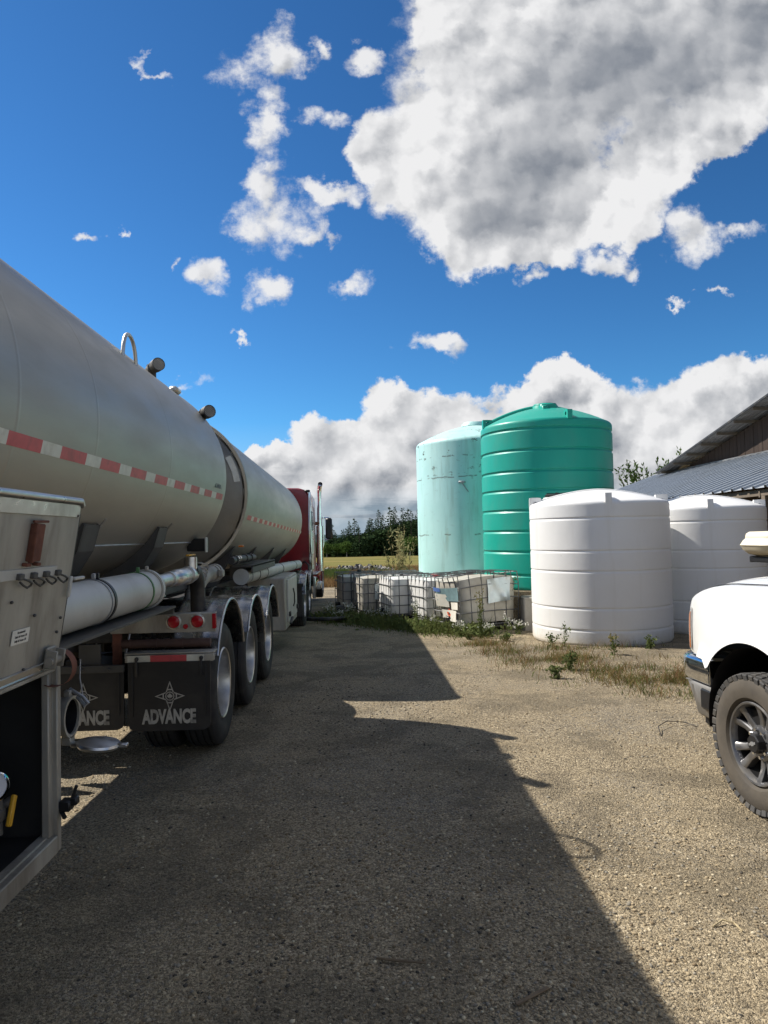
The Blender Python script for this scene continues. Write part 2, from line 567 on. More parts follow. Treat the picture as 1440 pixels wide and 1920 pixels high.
M['red_lens'] = mat('red_lens', (0.40, 0.012, 0.020), 0.15, 0.0, 0.1, 30)
M['black'] = mat('black_plastic', (0.012, 0.012, 0.013), 0.45, 0.0, 0.2, 10)
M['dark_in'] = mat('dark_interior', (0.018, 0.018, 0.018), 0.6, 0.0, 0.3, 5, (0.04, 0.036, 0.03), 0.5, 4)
M['red_cab'] = mat('red_cab_paint', (0.24, 0.010, 0.018), 0.28, 0.0, 0.1, 3, (0.09, 0.012, 0.014), 0.5, 2.0, coat=0.6)
M['truck_white'] = mat('pickup_white', (0.80, 0.80, 0.78), 0.30, 0.0, 0.015, 2, (0.66, 0.61, 0.50), 0.5, 1.2, coat=0.7)
M['bumper'] = mat('bumper_chrome', (0.72, 0.73, 0.74), 0.13, 1.0, 0.05, 5, (0.36, 0.34, 0.30), 0.7, 3.5, rvar=0.06)
M['bumper_low'] = mat('bumper_dusty', (0.30, 0.29, 0.275), 0.5, 0.7, 0.12, 8, (0.20, 0.18, 0.15), 0.6, 5.0)
M['wheel_dark'] = mat('dark_alloy', (0.20, 0.20, 0.205), 0.38, 0.75, 0.2, 8, (0.26, 0.235, 0.20), 0.6, 6.0, rvar=0.1)
M['glass'] = mat('dark_glass', (0.02, 0.022, 0.025), 0.05, 0.0, 0.0)
M['amber'] = mat('amber_lens', (0.55, 0.16, 0.03), 0.2, 0.0, 0.2, 20)
M['clear_lens'] = mat('clear_lens', (0.42, 0.42, 0.41), 0.12, 0.3, 0.2, 20)
M['poly_white'] = mat('white_poly', (0.80, 0.795, 0.78), 0.42, 0.0, 0.02, 1.2, (0.70, 0.67, 0.60), 0.35, 1.4, 0.0012, 3.0)
M['poly_green'] = mat('green_poly', (0.010, 0.335, 0.255), 0.42, 0.0, 0.06, 1.5, (0.045, 0.30, 0.235), 0.6, 1.5, 0.0015, 3.0, (1, 1, 0.5), spec=0.35, rvar=0.08)
M['ibc_poly'] = mat('tote_poly', (0.86, 0.855, 0.83), 0.5, 0.0, 0.05, 3, (0.66, 0.62, 0.52), 0.5, 2.5, 0.003, 6.0, trans=0.25)
M['ibc_old'] = mat('tote_poly_old', (0.55, 0.52, 0.45), 0.55, 0.0, 0.08, 3, (0.44, 0.40, 0.31), 0.7, 2.2, 0.004, 7.0, trans=0.15)
M['galv'] = mat('galvanised_bar', (0.36, 0.365, 0.37), 0.5, 0.6, 0.15, 20, (0.22, 0.20, 0.18), 0.5, 10)
M['cage'] = mat('cage_steel', (0.15, 0.152, 0.155), 0.5, 0.4, 0.2, 20)
M['plate'] = mat('plate_metal', (0.52, 0.60, 0.63), 0.35, 0.5, 0.10, 9, (0.62, 0.63, 0.60), 0.4, 5.0)
M['paper'] = mat('paper_label', (0.74, 0.71, 0.62), 0.8, 0.0, 0.06, 12)
M['blue_print'] = mat('blue_print', (0.08, 0.16, 0.42), 0.7)
M['teal_print'] = mat('faded_teal_label', (0.17, 0.27, 0.29), 0.7, 0.0, 0.25, 9)
M['orange_print'] = mat('orange_print', (0.62, 0.10, 0.04), 0.7)
M['red_plastic'] = mat('red_plastic', (0.50, 0.03, 0.03), 0.4)
M['yellow'] = mat('yellow_handle', (0.62, 0.33, 0.02), 0.5, 0.0, 0.15, 20)
M['green_band'] = mat('green_strap', (0.07, 0.17, 0.06), 0.6)
M['gauge_face'] = mat('gauge_face', (0.60, 0.61, 0.66), 0.3)
M['concrete'] = mat('concrete', (0.34, 0.32, 0.28), 0.9, 0.0, 0.15, 3, (0.20, 0.185, 0.15), 0.7, 2.0, 0.004, 18)
M['cream'] = mat('cream_poly', (0.72, 0.66, 0.50), 0.45, 0.0, 0.05, 3, (0.58, 0.47, 0.32), 0.5, 3)
M['board'] = mat('barn_board', (0.036, 0.022, 0.015), 0.9, 0.0, 0.3, 3, (0.060, 0.038, 0.027), 0.6, 2.0, 0.003, 20, (3, 3, 0.3))
M['roof_metal'] = mat('roof_metal', (0.43, 0.465, 0.50), 0.5, 0.35, 0.08, 1.0, (0.33, 0.345, 0.355), 0.6, 1.0)
M['roof_old'] = mat('old_roof_metal', (0.20, 0.20, 0.20), 0.55, 0.5, 0.2, 1.0, (0.10, 0.085, 0.07), 0.6, 1.5)
M['wood'] = mat('grey_wood', (0.15, 0.12, 0.09), 0.9, 0.0, 0.2, 5)
M['bark'] = mat('bark', (0.070, 0.055, 0.042), 0.9, 0.0, 0.3, 4)
M['bark_pale'] = mat('pale_bark', (0.30, 0.28, 0.24), 0.9, 0.0, 0.3, 4)
M['stick'] = mat('dry_stick', (0.16, 0.115, 0.07), 0.9, 0.0, 0.3, 20)
M['straw'] = mat('straw', (0.42, 0.34, 0.20), 0.9, 0.0, 0.2, 20)
M['rock'] = mat('rock', (0.30, 0.285, 0.25), 0.9, 0.0, 0.3, 2, (0.16, 0.15, 0.14), 0.6, 1.5)


def leaf_mat(name, a, b, scale=0.8, trans=0.3):
    m = bpy.data.materials.new(name)
    m.use_nodes = True
    t = NT(m.node_tree)
    co = t.n('ShaderNodeTexCoord').outputs['Object']
    c = t.mix(t.mapr(t.noise(co, scale, 6, 0.7), 0.35, 0.65), a, b)
    d = t.n('ShaderNodeBsdfDiffuse')
    t.put(d.inputs['Color'], c)
    tb = t.n('ShaderNodeBsdfTranslucent')
    t.put(tb.inputs['Color'], c)
    ms = t.n('ShaderNodeMixShader')
    ms.inputs[0].default_value = trans
    t.nt.links.new(d.outputs[0], ms.inputs[1])
    t.nt.links.new(tb.outputs[0], ms.inputs[2])
    o = t.n('ShaderNodeOutputMaterial')
    t.nt.links.new(ms.outputs[0], o.inputs[0])
    return m


M['spruce'] = leaf_mat('spruce_needles', (0.022, 0.044, 0.020), (0.055, 0.085, 0.034), 0.5, 0.1)
M['poplar'] = leaf_mat('poplar_leaves', (0.055, 0.105, 0.025), (0.105, 0.16, 0.04), 0.5)
M['grass'] = leaf_mat('green_grass', (0.050, 0.085, 0.022), (0.12, 0.15, 0.045), 2.0)
M['tuft'] = leaf_mat('weedy_grass', (0.075, 0.115, 0.03), (0.17, 0.165, 0.06), 1.3)
M['drygrass'] = leaf_mat('dry_grass', (0.24, 0.17, 0.075), (0.19, 0.105, 0.055), 2.0)
M['weed'] = leaf_mat('weed_leaves', (0.085, 0.125, 0.040), (0.17, 0.185, 0.075), 4.0)
M['weedtop'] = leaf_mat('weed_tops', (0.26, 0.22, 0.10), (0.34, 0.30, 0.16), 8.0)
M['flower'] = leaf_mat('white_flowers', (0.62, 0.61, 0.55), (0.75, 0.74, 0.68), 8.0)
M['broad'] = leaf_mat('dry_broad_leaf', (0.10, 0.13, 0.05), (0.17, 0.17, 0.08), 3.0)


def pale_tank_mat():
    """weathered pale aqua poly: scuffs and tears with shapes of their own"""
    m = bpy.data.materials.new('pale_aqua_poly')
    m.use_nodes = True
    t = NT(m.node_tree)
    co = t.n('ShaderNodeTexCoord').outputs['Object']
    c = t.mix(t.mapr(t.noise(co, 1.2, 5, 0.6), 0.3, 0.7), (0.42, 0.70, 0.665), (0.49, 0.76, 0.725))
    st = t.vmath('MULTIPLY', co, (3.0, 3.0, 0.35))
    c = t.mix(t.math('MULTIPLY', t.mapr(t.noise(st, 2.0, 6, 0.65), 0.50, 0.68), 0.5), c, (0.27, 0.43, 0.38))
    sp = t.n('ShaderNodeSeparateXYZ')
    t.put(sp.inputs[0], co)
    hi = t.mapr(sp.outputs[2], 2.2, 3.2)
    sc = t.noise(t.vmath('MULTIPLY', co, (1, 1, 1.8)), 3.6, 8, 0.70)
    c = t.mix(t.math('MULTIPLY', t.mapr(sc, 0.60, 0.635), t.math('ADD', hi, 0.10)), c, (0.08, 0.10, 0.085))
    # scratch marks running round the tank at fixed heights
    wz = t.math('ADD', sp.outputs[2], t.math('MULTIPLY', t.math('SUBTRACT', t.noise(co, 3.0, 3), 0.5), 0.09))
    for z0, th in ((2.50, 0.64), (1.13, 0.67), (3.0, 0.70)):
        band = t.mapr(t.math('ABSOLUTE', t.math('SUBTRACT', wz, z0)), 0.022, 0.006)
        seg = t.mapr(t.noise(t.vmath('MULTIPLY', co, (1, 1, 0.1)), 1.6 + z0, 4, 0.6), th - 0.17, th - 0.13)
        c = t.mix(t.math('MULTIPLY', t.math('MULTIPLY', band, seg), 0.8), c, (0.14, 0.17, 0.15))
    # one tan stain streak
    yb = t.mapr(t.noise(t.vmath('MULTIPLY', co, (2.5, 2.5, 0.5)), 1.0, 4, 0.6), 0.66, 0.74)
    c = t.mix(t.math('MULTIPLY', yb, 0.45), c, (0.42, 0.40, 0.24))
    b = t.n('ShaderNodeBsdfPrincipled')
    t.put(b.inputs['Base Color'], c)
    b.inputs['Roughness'].default_value = 0.5
    bp = t.n('ShaderNodeBump')
    bp.inputs['Distance'].default_value = 0.004
    t.put(bp.inputs['Height'], t.noise(co, 2.5, 4, 0.6))
    t.put(b.inputs['Normal'], bp.outputs[0])
    o = t.n('ShaderNodeOutputMaterial')
    t.nt.links.new(b.outputs[0], o.inputs[0])
    return m


def white_tank_mat():
    """white poly with mud splashed up from the yard, a few scuffs and run marks"""
    m = bpy.data.materials.new('white_poly')
    m.use_nodes = True
    t = NT(m.node_tree)
    co = t.n('ShaderNodeTexCoord').outputs['Object']
    c = t.mix(t.mapr(t.noise(co, 1.2, 4, 0.6), 0.3, 0.7), (0.76, 0.755, 0.735), (0.80, 0.798, 0.785))
    sp = t.n('ShaderNodeSeparateXYZ')
    t.put(sp.inputs[0], co)
    h = t.math('ADD', sp.outputs[2], t.math('MULTIPLY', t.math('SUBTRACT', t.noise(co, 5.0, 6, 0.7), 0.5), 0.5))
    c = t.mix(t.mapr(h, 0.26, 0.0, 0.0, 0.55, smooth=True), c, (0.50, 0.43, 0.31))
    run = t.noise(t.vmath('MULTIPLY', co, (5, 5, 0.35)), 1.5, 6, 0.65)
    c = t.mix(t.math('MULTIPLY', t.mapr(run, 0.55, 0.75), 0.22), c, (0.55, 0.51, 0.42))
    sc = t.noise(t.vmath('MULTIPLY', co, (1, 1, 2.2)), 6.0, 8, 0.72)
    c = t.mix(t.math('MULTIPLY', t.mapr(sc, 0.66, 0.70), 0.35), c, (0.42, 0.40, 0.36))
    b = t.n('ShaderNodeBsdfPrincipled')
    t.put(b.inputs['Base Color'], c)
    b.inputs['Roughness'].default_value = 0.42
    bp = t.n('ShaderNodeBump')
    bp.inputs['Distance'].default_value = 0.006
    t.put(bp.inputs['Height'], t.noise(co, 2.0, 4, 0.6))
    t.put(b.inputs['Normal'], bp.outputs[0])
    o = t.n('ShaderNodeOutputMaterial')
    t.nt.links.new(b.outputs[0], o.inputs[0])
    return m


M['poly_white'] = white_tank_mat()
M['poly_pale'] = pale_tank_mat()


def gravel_mat():
    m = bpy.data.materials.new('gravel')
    m.use_nodes = True
    t = NT(m.node_tree)
    co = t.n('ShaderNodeTexCoord').outputs['Object']
    wob = t.vmath('ADD', co, t.vmath('SCALE', t.noise(co, 30, 2, 0.5, col=True), s=0.02))

    def vor(scale, feat='F1'):
        nd = t.n('ShaderNodeTexVoronoi', feature=feat)
        t.put(nd.inputs['Vector'], wob)
        nd.inputs['Scale'].default_value = scale
        return nd
    v1 = vor(78)
    v2 = vor(170)
    hs = t.n('ShaderNodeSeparateColor')
    t.put(hs.inputs[0], v1.outputs['Color'])
    cr = t.n('ShaderNodeValToRGB')
    e = cr.color_ramp.elements
    e[0].position, e[0].color = 0.0, (0.075, 0.064, 0.050, 1)
    e[1].position, e[1].color = 1.0, (0.58, 0.50, 0.37, 1)
    for p_, c_ in ((0.2, (0.150, 0.122, 0.086, 1)), (0.45, (0.235, 0.190, 0.128, 1)), (0.72, (0.32, 0.262, 0.178, 1)), (0.88, (0.41, 0.35, 0.26, 1))):
        q = e.new(p_)
        q.color = c_
    t.put(cr.inputs[0], hs.outputs[0])
    stone = cr.outputs[0]
    hs2 = t.n('ShaderNodeSeparateColor')
    t.put(hs2.inputs[0], v2.outputs['Color'])
    sand = t.mix(hs2.outputs[0], (0.15, 0.120, 0.080), (0.41, 0.335, 0.225))
    # where stones lie thick and where fines fill
    big = t.noise(co, 0.9, 6, 0.6)
    fines = t.mapr(t.math('ADD', big, t.math('MULTIPLY', t.math('SUBTRACT', hs.outputs[1], 0.5), 0.35)), 0.46, 0.62)
    c = t.mix(fines, stone, sand)
    # packed wheel tracks: paler sandy dust
    trk = t.noise(t.vmath('MULTIPLY', co, (1.3, 0.22, 1)), 0.9, 4, 0.55)
    c = t.mix(t.math('MULTIPLY', t.mapr(trk, 0.50, 0.66, smooth=True), 0.5), c, (0.36, 0.293, 0.192))
    # patches of blue grey crushed rock
    gp = t.noise(t.vmath('ADD', co, (7.3, 2.1, 0)), 0.75, 5, 0.62)
    gpm = t.math('MULTIPLY', t.mapr(t.math('ADD', gp, t.math('MULTIPLY', t.math('SUBTRACT', hs.outputs[2], 0.5), 0.3)), 0.56, 0.68), 0.7)
    c = t.mix(gpm, c, t.mix(hs2.outputs[1], (0.095, 0.092, 0.092), (0.31, 0.295, 0.27)))
    # fine random sparkle of single grains so that it does not go flat far away
    hs3 = t.n('ShaderNodeSeparateColor')
    t.put(hs3.inputs[0], vor(105).outputs['Color'])
    c = t.mix(0.42, c, t.mix(t.math('POWER', hs3.outputs[2], 1.7), (0.042, 0.037, 0.030), (0.66, 0.57, 0.42)))
    # damp and oily darker patches, olive dust
    pt = t.mapr(t.noise(t.vmath('ADD', co, (3.1, 8.7, 0)), 1.15, 7, 0.66, 0.4), 0.46, 0.60, smooth=True)
    c = t.mix(t.math('MULTIPLY', pt, 0.62), c, t.mix(hs3.outputs[0], (0.022, 0.020, 0.017), (0.24, 0.205, 0.15)))
    c = t.vmath('MULTIPLY', c, (1.10, 1.06, 0.97))
    b = t.n('ShaderNodeBsdfPrincipled')
    t.put(b.inputs['Base Color'], c)
    b.inputs['Roughness'].default_value = 0.93
    b.inputs['Specular IOR Level'].default_value = 0.25
    h1 = t.mapr(v1.outputs['Distance'], 0.0, 0.7, 1.0, 0.0)
    h2 = t.mapr(v2.outputs['Distance'], 0.0, 0.7, 1.0, 0.0)
    hh = t.math('ADD', t.math('MULTIPLY', h1, t.math('SUBTRACT', 1.0, t.math('MULTIPLY', fines, 0.8))), t.math('MULTIPLY', h2, 0.4))
    hh = t.math('ADD', hh, t.math('MULTIPLY', t.noise(co, 7, 5, 0.6), 1.2))
    bp = t.n('ShaderNodeBump')
    bp.inputs['Strength'].default_value = 0.9
    bp.inputs['Distance'].default_value = 0.014
    t.put(bp.inputs['Height'], hh)
    t.put(b.inputs['Normal'], bp.outputs[0])
    o = t.n('ShaderNodeOutputMaterial')
    t.nt.links.new(b.outputs[0], o.inputs[0])
    return m


def field_mat():
    m = bpy.data.materials.new('field_grass')
    m.use_nodes = True
    t = NT(m.node_tree)
    co = t.n('ShaderNodeTexCoord').outputs['Object']
    n1 = t.noise(t.vmath('MULTIPLY', co, (0.6, 1.6, 1)), 0.05, 6, 0.6)
    n2 = t.noise(co, 2.2, 5, 0.65)
    c = t.mix(t.mapr(n1, 0.40, 0.58), (0.175, 0.155, 0.060), (0.095, 0.115, 0.034))
    c = t.mix(t.mapr(n2, 0.3, 0.7), c, t.mix(0.5, c, (0.30, 0.22, 0.10)))
    sp = t.n('ShaderNodeSeparateXYZ')
    t.put(sp.inputs[0], co)
    straw = t.mapr(t.math('ADD', sp.outputs[1], t.math('MULTIPLY', t.math('SUBTRACT', n2, 0.5), 14.0)), 50, 40)
    c = t.mix(straw, c, (0.33, 0.255, 0.13))
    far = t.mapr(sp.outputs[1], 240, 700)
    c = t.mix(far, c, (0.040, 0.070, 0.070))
    b = t.n('ShaderNodeBsdfDiffuse')
    t.put(b.inputs['Color'], c)
    o = t.n('ShaderNodeOutputMaterial')
    t.nt.links.new(b.outputs[0], o.inputs[0])
    return m


M['gravel'] = gravel_mat()
M['field'] = field_mat()
M['hill'] = mat('hazed_forest', (0.045, 0.070, 0.078), 1.0, 0.0, 0.25, 0.004, spec=0.0)  # bluish tint paints the distance haze into the forest colour

# ------------------------------------------------------------------ terrain
_rp = [(0.9, 0.35, 1.3, 0.006), (-0.4, 1.1, 4.0, 0.005), (1.7, -0.8, 2.2, 0.004), (2.9, 1.9, 0.4, 0.003), (-3.1, 2.3, 5.1, 0.0025)]


def gz(x, y):
    """height of the yard"""
    x = np.asarray(x, float)
    y = np.asarray(y, float)
    t = np.clip(y - 8.0, 0, None)
    z = -0.019 * (t * t / (t + 1.5))
    for a, b, c, h in _rp:
        z = z + h * np.sin(a * x + b * y + c)
    return z


def gh(x, y):
    return float(gz(x, y))


def grid_mesh(name, xs, ys, zf, material):
    X, Y = np.meshgrid(xs, ys)
    Z = zf(X, Y)
    V = np.stack([X, Y, Z], -1).reshape(-1, 3)
    nx, ny = len(xs), len(ys)
    i = np.arange(nx * ny).reshape(ny, nx)
    F = np.stack([i[:-1, :-1], i[:-1, 1:], i[1:, 1:], i[1:, :-1]], -1).reshape(-1, 4)
    me = bpy.data.meshes.new(name)
    me.from_pydata(V.tolist(), [], F.tolist())
    me.materials.append(material)
    me.polygons.foreach_set('use_smooth', [True] * len(me.polygons))
    return inst(me, name)


def big_z(x, y):
    base = gz(x, y) - 0.045
    yy = np.clip(y, None, 190)
    z = np.where(y > 190, -0.019 * (182 * 182 / 183.5) - 0.06, base)
    return z


ys = np.concatenate([np.linspace(-3000, -60, 8), np.linspace(-40, 20, 13), np.linspace(24, 200, 45), [260, 400, 700, 1200, 2200, 4200]])
xs = np.concatenate([[-3500, -1500, -600, -250], np.linspace(-120, 120, 41), [250, 600, 1500, 3500]])
tag(grid_mesh('ground', xs, ys, big_z, M['field']), 'yellow green grass field sloping away to the treeline', None, kind='structure')
xs = np.concatenate([np.linspace(-34, -3.2, 24), np.arange(-3.1, 5.4, 0.1), np.linspace(5.6, 34, 30)])
ys = np.concatenate([np.linspace(-14, 0.8, 14), np.arange(0.9, 9.5, 0.1), np.arange(9.7, 31.2, 0.3)])
tag(grid_mesh('gravel_yard', xs, ys, gz, M['gravel']), 'tan crushed gravel yard with packed wheel tracks', None, kind='structure')

# far hills on the horizon
mb = MB()
P = []
for j, (yy, hh) in enumerate(((2600, -6), (3000, 4), (3500, 10), (4100, 6))):
    row = []
    for i in range(61):
        x = -2400 + 80 * i
        k = 0.0 if j == 0 else 1.0
        row.append((x, yy, hh + k * (3.0 * math.sin(x * 0.0031 + j) + 2.0 * math.sin(x * 0.0082 + 2 * j) + 1.2 * math.sin(x * 0.021))))
    P.append(row)
mb.grid(P)
tag(mb.build('hills', M['hill'], fix=False), 'low forested hills tinted blue green for haze on the horizon', None, kind='structure')

# raised gravel pad that carries the two green tanks
PADZ = 0.62
mb = MB()
pad_out = [(1.15, 16.9), (2.62, 13.62), (8.8, 13.62), (9.4, 22), (0.3, 22.3)]
pad_in = [(1.42, 16.95), (2.72, 13.66), (8.2, 13.66), (8.2, 20.8), (1.32, 20.8)]
P = []
n = 5
vs = [(x, y, gh(x, y) - 0.03) for x, y in pad_out] + [(x, y, PADZ) for x, y in pad_in]
mb.add(vs, [(i, (i + 1) % n, n + (i + 1) % n, n + i) for i in range(n)] + [(5, 6, 7, 8, 9)])
tag(mb.build('gravel_pad', M['gravel'], smooth=0), 'raised gravel pad under the two green tanks', None, kind='structure')


# ------------------------------------------------------------------ storage tanks
def lug_plate(mb, ang, R, z0, h=0.11, w=0.16, th=0.085, hole=0.036, rin=0.0):
    """upright fin with an eye, standing radially on the shoulder"""
    er = Vector((math.cos(ang), math.sin(ang), 0))
    et = Vector((-math.sin(ang), math.cos(ang), 0))
    N = 16
    outer, inner = [], []
    cx, cz = R - w * 0.42, z0 + h * 0.55
    for k in range(N):
        a = 2 * PI * k / N
        ca, sa = math.cos(a), math.sin(a)
        s = 1 / max(abs(ca), abs(sa))
        s = s * 0.86 + 0.14
        px = cx + ca * s * w * 0.5
        pz = cz + (sa * s * h * 0.5 if sa > 0 else sa * s * h * 0.75)
        outer.append((px, pz))
        inner.append((cx + ca * hole, cz + sa * hole))
    mb.ringplate(outer, inner, et * (-th / 2), er, Vector((0, 0, 1)), et * th)


def poly_tank(name, label, loc, R, Hs, dome, ribs, material, groove=0.03, gh_=0.045, lug_ang=None, taper=0.0, round_=0.07):
    t = thing(name, label, 'storage tank', loc, group='upright poly storage tanks')
    prof = [(0.0, 0.0), (0.0, R - 0.05), (0.012, R - 0.02), (0.05, R + taper)]
    for zc in ribs:
        r0 = R + taper * (1 - zc / Hs)
        prof += [(zc - gh_, r0), (zc - gh_ * 0.8, r0 - groove * 0.25), (zc - gh_ * 0.15, r0 - groove), (zc + gh_ * 0.25, r0 - groove),
                 (zc + gh_ * 0.62, r0 - groove * 0.12), (zc + gh_ * 0.75, r0)]
    pr2 = []
    for i_, (t_, r_) in enumerate(prof):
        if i_ and t_ - prof[i_ - 1][0] > 0.12:
            t0_, r0_ = prof[i_ - 1]
            pr2 += [(t0_ + 0.012, r0_ + (r_ - r0_) * 0.012 / (t_ - t0_)), (t_ - 0.012, r_ - (r_ - r0_) * 0.012 / (t_ - t0_))]
        pr2.append((t_, r_))
    prof = pr2 + [(prof[-1][0] + 0.012, R), (Hs - round_ - 0.012, R), (Hs - round_, R)]
    for k in range(1, 6):
        a = k / 5 * rad(72)
        prof.append((Hs - round_ + round_ * math.sin(a), R - round_ + round_ * math.cos(a)))
    r_s, z_s = R - round_ + round_ * math.cos(rad(72)), Hs - round_ + round_ * math.sin(rad(72))
    for k in range(1, 9):
        q = k / 8
        prof.append((z_s + dome * (1 - (1 - q) ** 1.75) * 1.0, r_s * (1 - q)))
    mb = MB()
    mb.lathe(prof, (0, 0, 0), (0, 0, 1), 96)
    mb.build('tank_wall', material, t, smooth=28)
    return t, r_s, z_s


T1 = (4.02, 12.02)
z1 = gh(*T1) + 0.0
wt, rs, zs = poly_tank('water_tank', 'white squat ribbed poly tank standing in front of the taller green tank', (T1[0], T1[1], z1), 1.145, 2.30, 0.215,
                       (0.26, 0.60, 1.18, 1.50, 2.02), M['poly_white'], 0.010, 0.028)


def white_fittings(t, lug0, man_ang):
    for k in range(4):
        mb = MB()
        lug_plate(mb, lug0 + k * PI / 2, 1.13, 2.19, 0.21, 0.20, 0.10, 0.034)
        mb.build('lifting_lug', M['poly_white'], t, smooth=30)
    mb = MB()
    c = Vector((math.cos(man_ang) * 0.78, math.sin(man_ang) * 0.78, 2.30))
    mb.lathe([(0.0, 0.30), (0.13, 0.28), (0.14, 0.0)], c, (0, 0, 1), 32)
    mb.build('manway', M['poly_white'], t)
    mb = MB()
    mb.lathe([(0.0, 0.0), (0.0, 0.25), (0.03, 0.26), (0.045, 0.24), (0.05, 0.0)], c + Vector((0, 0, 0.142)), (0, 0, 1), 32)
    for k in range(6):
        a = k * PI / 3
        mb.box(c + Vector((0.13 * math.cos(a), 0.13 * math.sin(a), 0.20)), (0.2, 0.02, 0.02), 0, Matrix.Rotation(a, 3, 'Z'))
    mb.build('manway_lid', M['black'], t)
    # mould parting rib over the dome
    mb = MB()
    pts = []
    for k in range(-10, 11):
        q = k / 10
        r = abs(q) * rs
        z = zs + 0.215 * (1 - (r / rs) ** 1.75) + 0.008
        pts.append((math.cos(lug0) * rs * q, math.sin(lug0) * rs * q, z))
    mb.path(pts, 0.02, 8)
    mb.build('mould_rib', M['poly_white'], t)


white_fittings(wt, rad(180 - 10), rad(128))
T2 = (6.28, 13.02)
wt2 = copy_tree(wt)
wt2.location = (T2[0], T2[1], gh(*T2))
wt2.rotation_euler = (0, 0, rad(-7))
wt2.scale = (0.955, 0.955, 0.975)
wt2['label'] = 'white squat ribbed poly tank crossed by a curved shadow, half behind the white pickup'

gt, grs, gzs = poly_tank('green_tank', 'tall sea green poly tank with deep ribs beside the pale aqua tank', (3.94, 15.02, PADZ), 1.37, 3.40, 0.40,
                         (0.30, 0.76, 1.17, 1.58, 1.98, 2.36, 2.78, 3.20), M['poly_green'], 0.026, 0.045, round_=0.09)
mb = MB()
for sgn in (-1, 1):
    pts = []
    for k in range(0, 13):
        q = 0.16 + 0.84 * k / 12
        r = q * grs
        z = gzs + 0.40 * (1 - q ** 1.75) + 0.015
        pts.append((sgn * math.cos(rad(6)) * r, sgn * math.sin(rad(6)) * r, z))
    mb.path(pts, 0.055, 10)
mb.build('dome_ridge', M['poly_green'], gt)
mb = MB()
mb.lathe([(0, 0.30), (0.07, 0.28), (0.10, 0.27), (0.11, 0.0)], (0.0, -0.05, gzs + 0.325), (0, 0, 1), 28)
mb.box((-0.04, -0.42, gzs + 0.30), (0.34, 0.22, 0.24), 0.03)
mb.box((-0.14, -0.56, gzs + 0.25), (0.13, 0.14, 0.22), 0.02)
mb.build('manway', M['poly_green'], gt)
mb = MB()
mb.lathe([(0, 0.0), (0, 0.25), (0.03, 0.24), (0.035, 0.0)], (0.0, -0.05, gzs + 0.437), (0, 0, 1), 28)
mb.build('manway_lid', M['poly_green'], gt)
for a in (6, 186, 276):
    mb = MB()
    lug_plate(mb, rad(a), 1.36, 3.38, 0.15, 0.20, 0.10, 0.04)
    mb.build('lifting_lug', M['poly_green'], gt, smooth=30)

pt, prs, pzs = poly_tank('pale_tank', 'weathered pale aqua smooth tank with scuffs, left of the green ribbed tank', (2.92, 17.98, PADZ), 1.52, 3.46, 0.44,
                         (), M['poly_pale'], round_=0.12)
mb = MB()
mb.lathe([(0, 0.36), (0.06, 0.34), (0.10, 0.31), (0.105, 0)], (0, 0, gzs + 0.47), (0, 0, 1), 28)
mb.build('manway_lid', M['poly_pale'], pt)
mb = MB()        # small bracket left on the wall
a = rad(248)
mb.box((1.53 * math.cos(a), 1.53 * math.sin(a), 2.36), (0.05, 0.16, 0.05), 0.008, Matrix.Rotation(a, 3, 'Z'))
mb.tube((1.54 * math.cos(a), 1.54 * math.sin(a), 2.35), (1.56 * math.cos(a + .1), 1.56 * math.sin(a + .1), 2.12), 0.012)
mb.build('wall_bracket', M['galv'], pt)

# concrete blocks holding the pad
for i, (x, y) in enumerate(((3.58, 13.42), (4.80, 13.41))):
    mb = MB()
    z0 = gh(x, y)
    mb.box((0, 0, 0.325), (1.19, 0.40, 0.69), 0.022)
    mb.box((-0.25, 0, 0.70), (0.22, 0.20, 0.06), 0.02)
    mb.box((0.25, 0, 0.70), (0.22, 0.20, 0.06), 0.02)
    o = mb.build('concrete_block', M['concrete'])
    o.location = (x, y, z0 - 0.03)
    o.rotation_euler = (0, 0, rad(-2 + 3 * i))
    tag(o, ('grey concrete block between the crumpled tote and the front white tank', 'grey concrete block hidden behind the front white tank at the pad edge')[i],
        'concrete block', 'concrete blocks along the gravel pad')


# ------------------------------------------------------------------ IBC totes
def superbox(w, d, h, e=7, nu=40, nv=14, wav=0.0):
    """rounded bottle"""
    P = []
    for j in range(nv + 1):
        tz = j / nv
        zz = -1 + 2 * tz
        k = (1 - abs(zz) ** 9) ** (1 / 5) if abs(zz) < 1 else 0.0
        row = []
        for i in range(nu):
            a = 2 * PI * i / nu
            ca, sa = math.cos(a), math.sin(a)
            s = (abs(ca) ** e + abs(sa) ** e) ** (-1 / e)
            kk = 0.55 + 0.45 * k if 0 < j < nv else 0.0
            wv = 1 + wav * math.sin(zz * 14)
            row.append((ca * s * w / 2 * kk * wv, sa * s * d / 2 * kk * wv, h * (tz if 0 < j < nv else (0.0 if j == 0 else 1.0))))
        row.append(row[0])
        P.append(row)
    return P


_bar_me = {}


def bar_mesh(L):
    k = round(L, 3)
    if k not in _bar_me:
        b = MB()
        b.tube((0, 0, 0), (0, 0, L), 0.0095, n=6)
        _bar_me[k] = b.mesh('cage_bar', M['cage'], 60)
    return _bar_me[k]


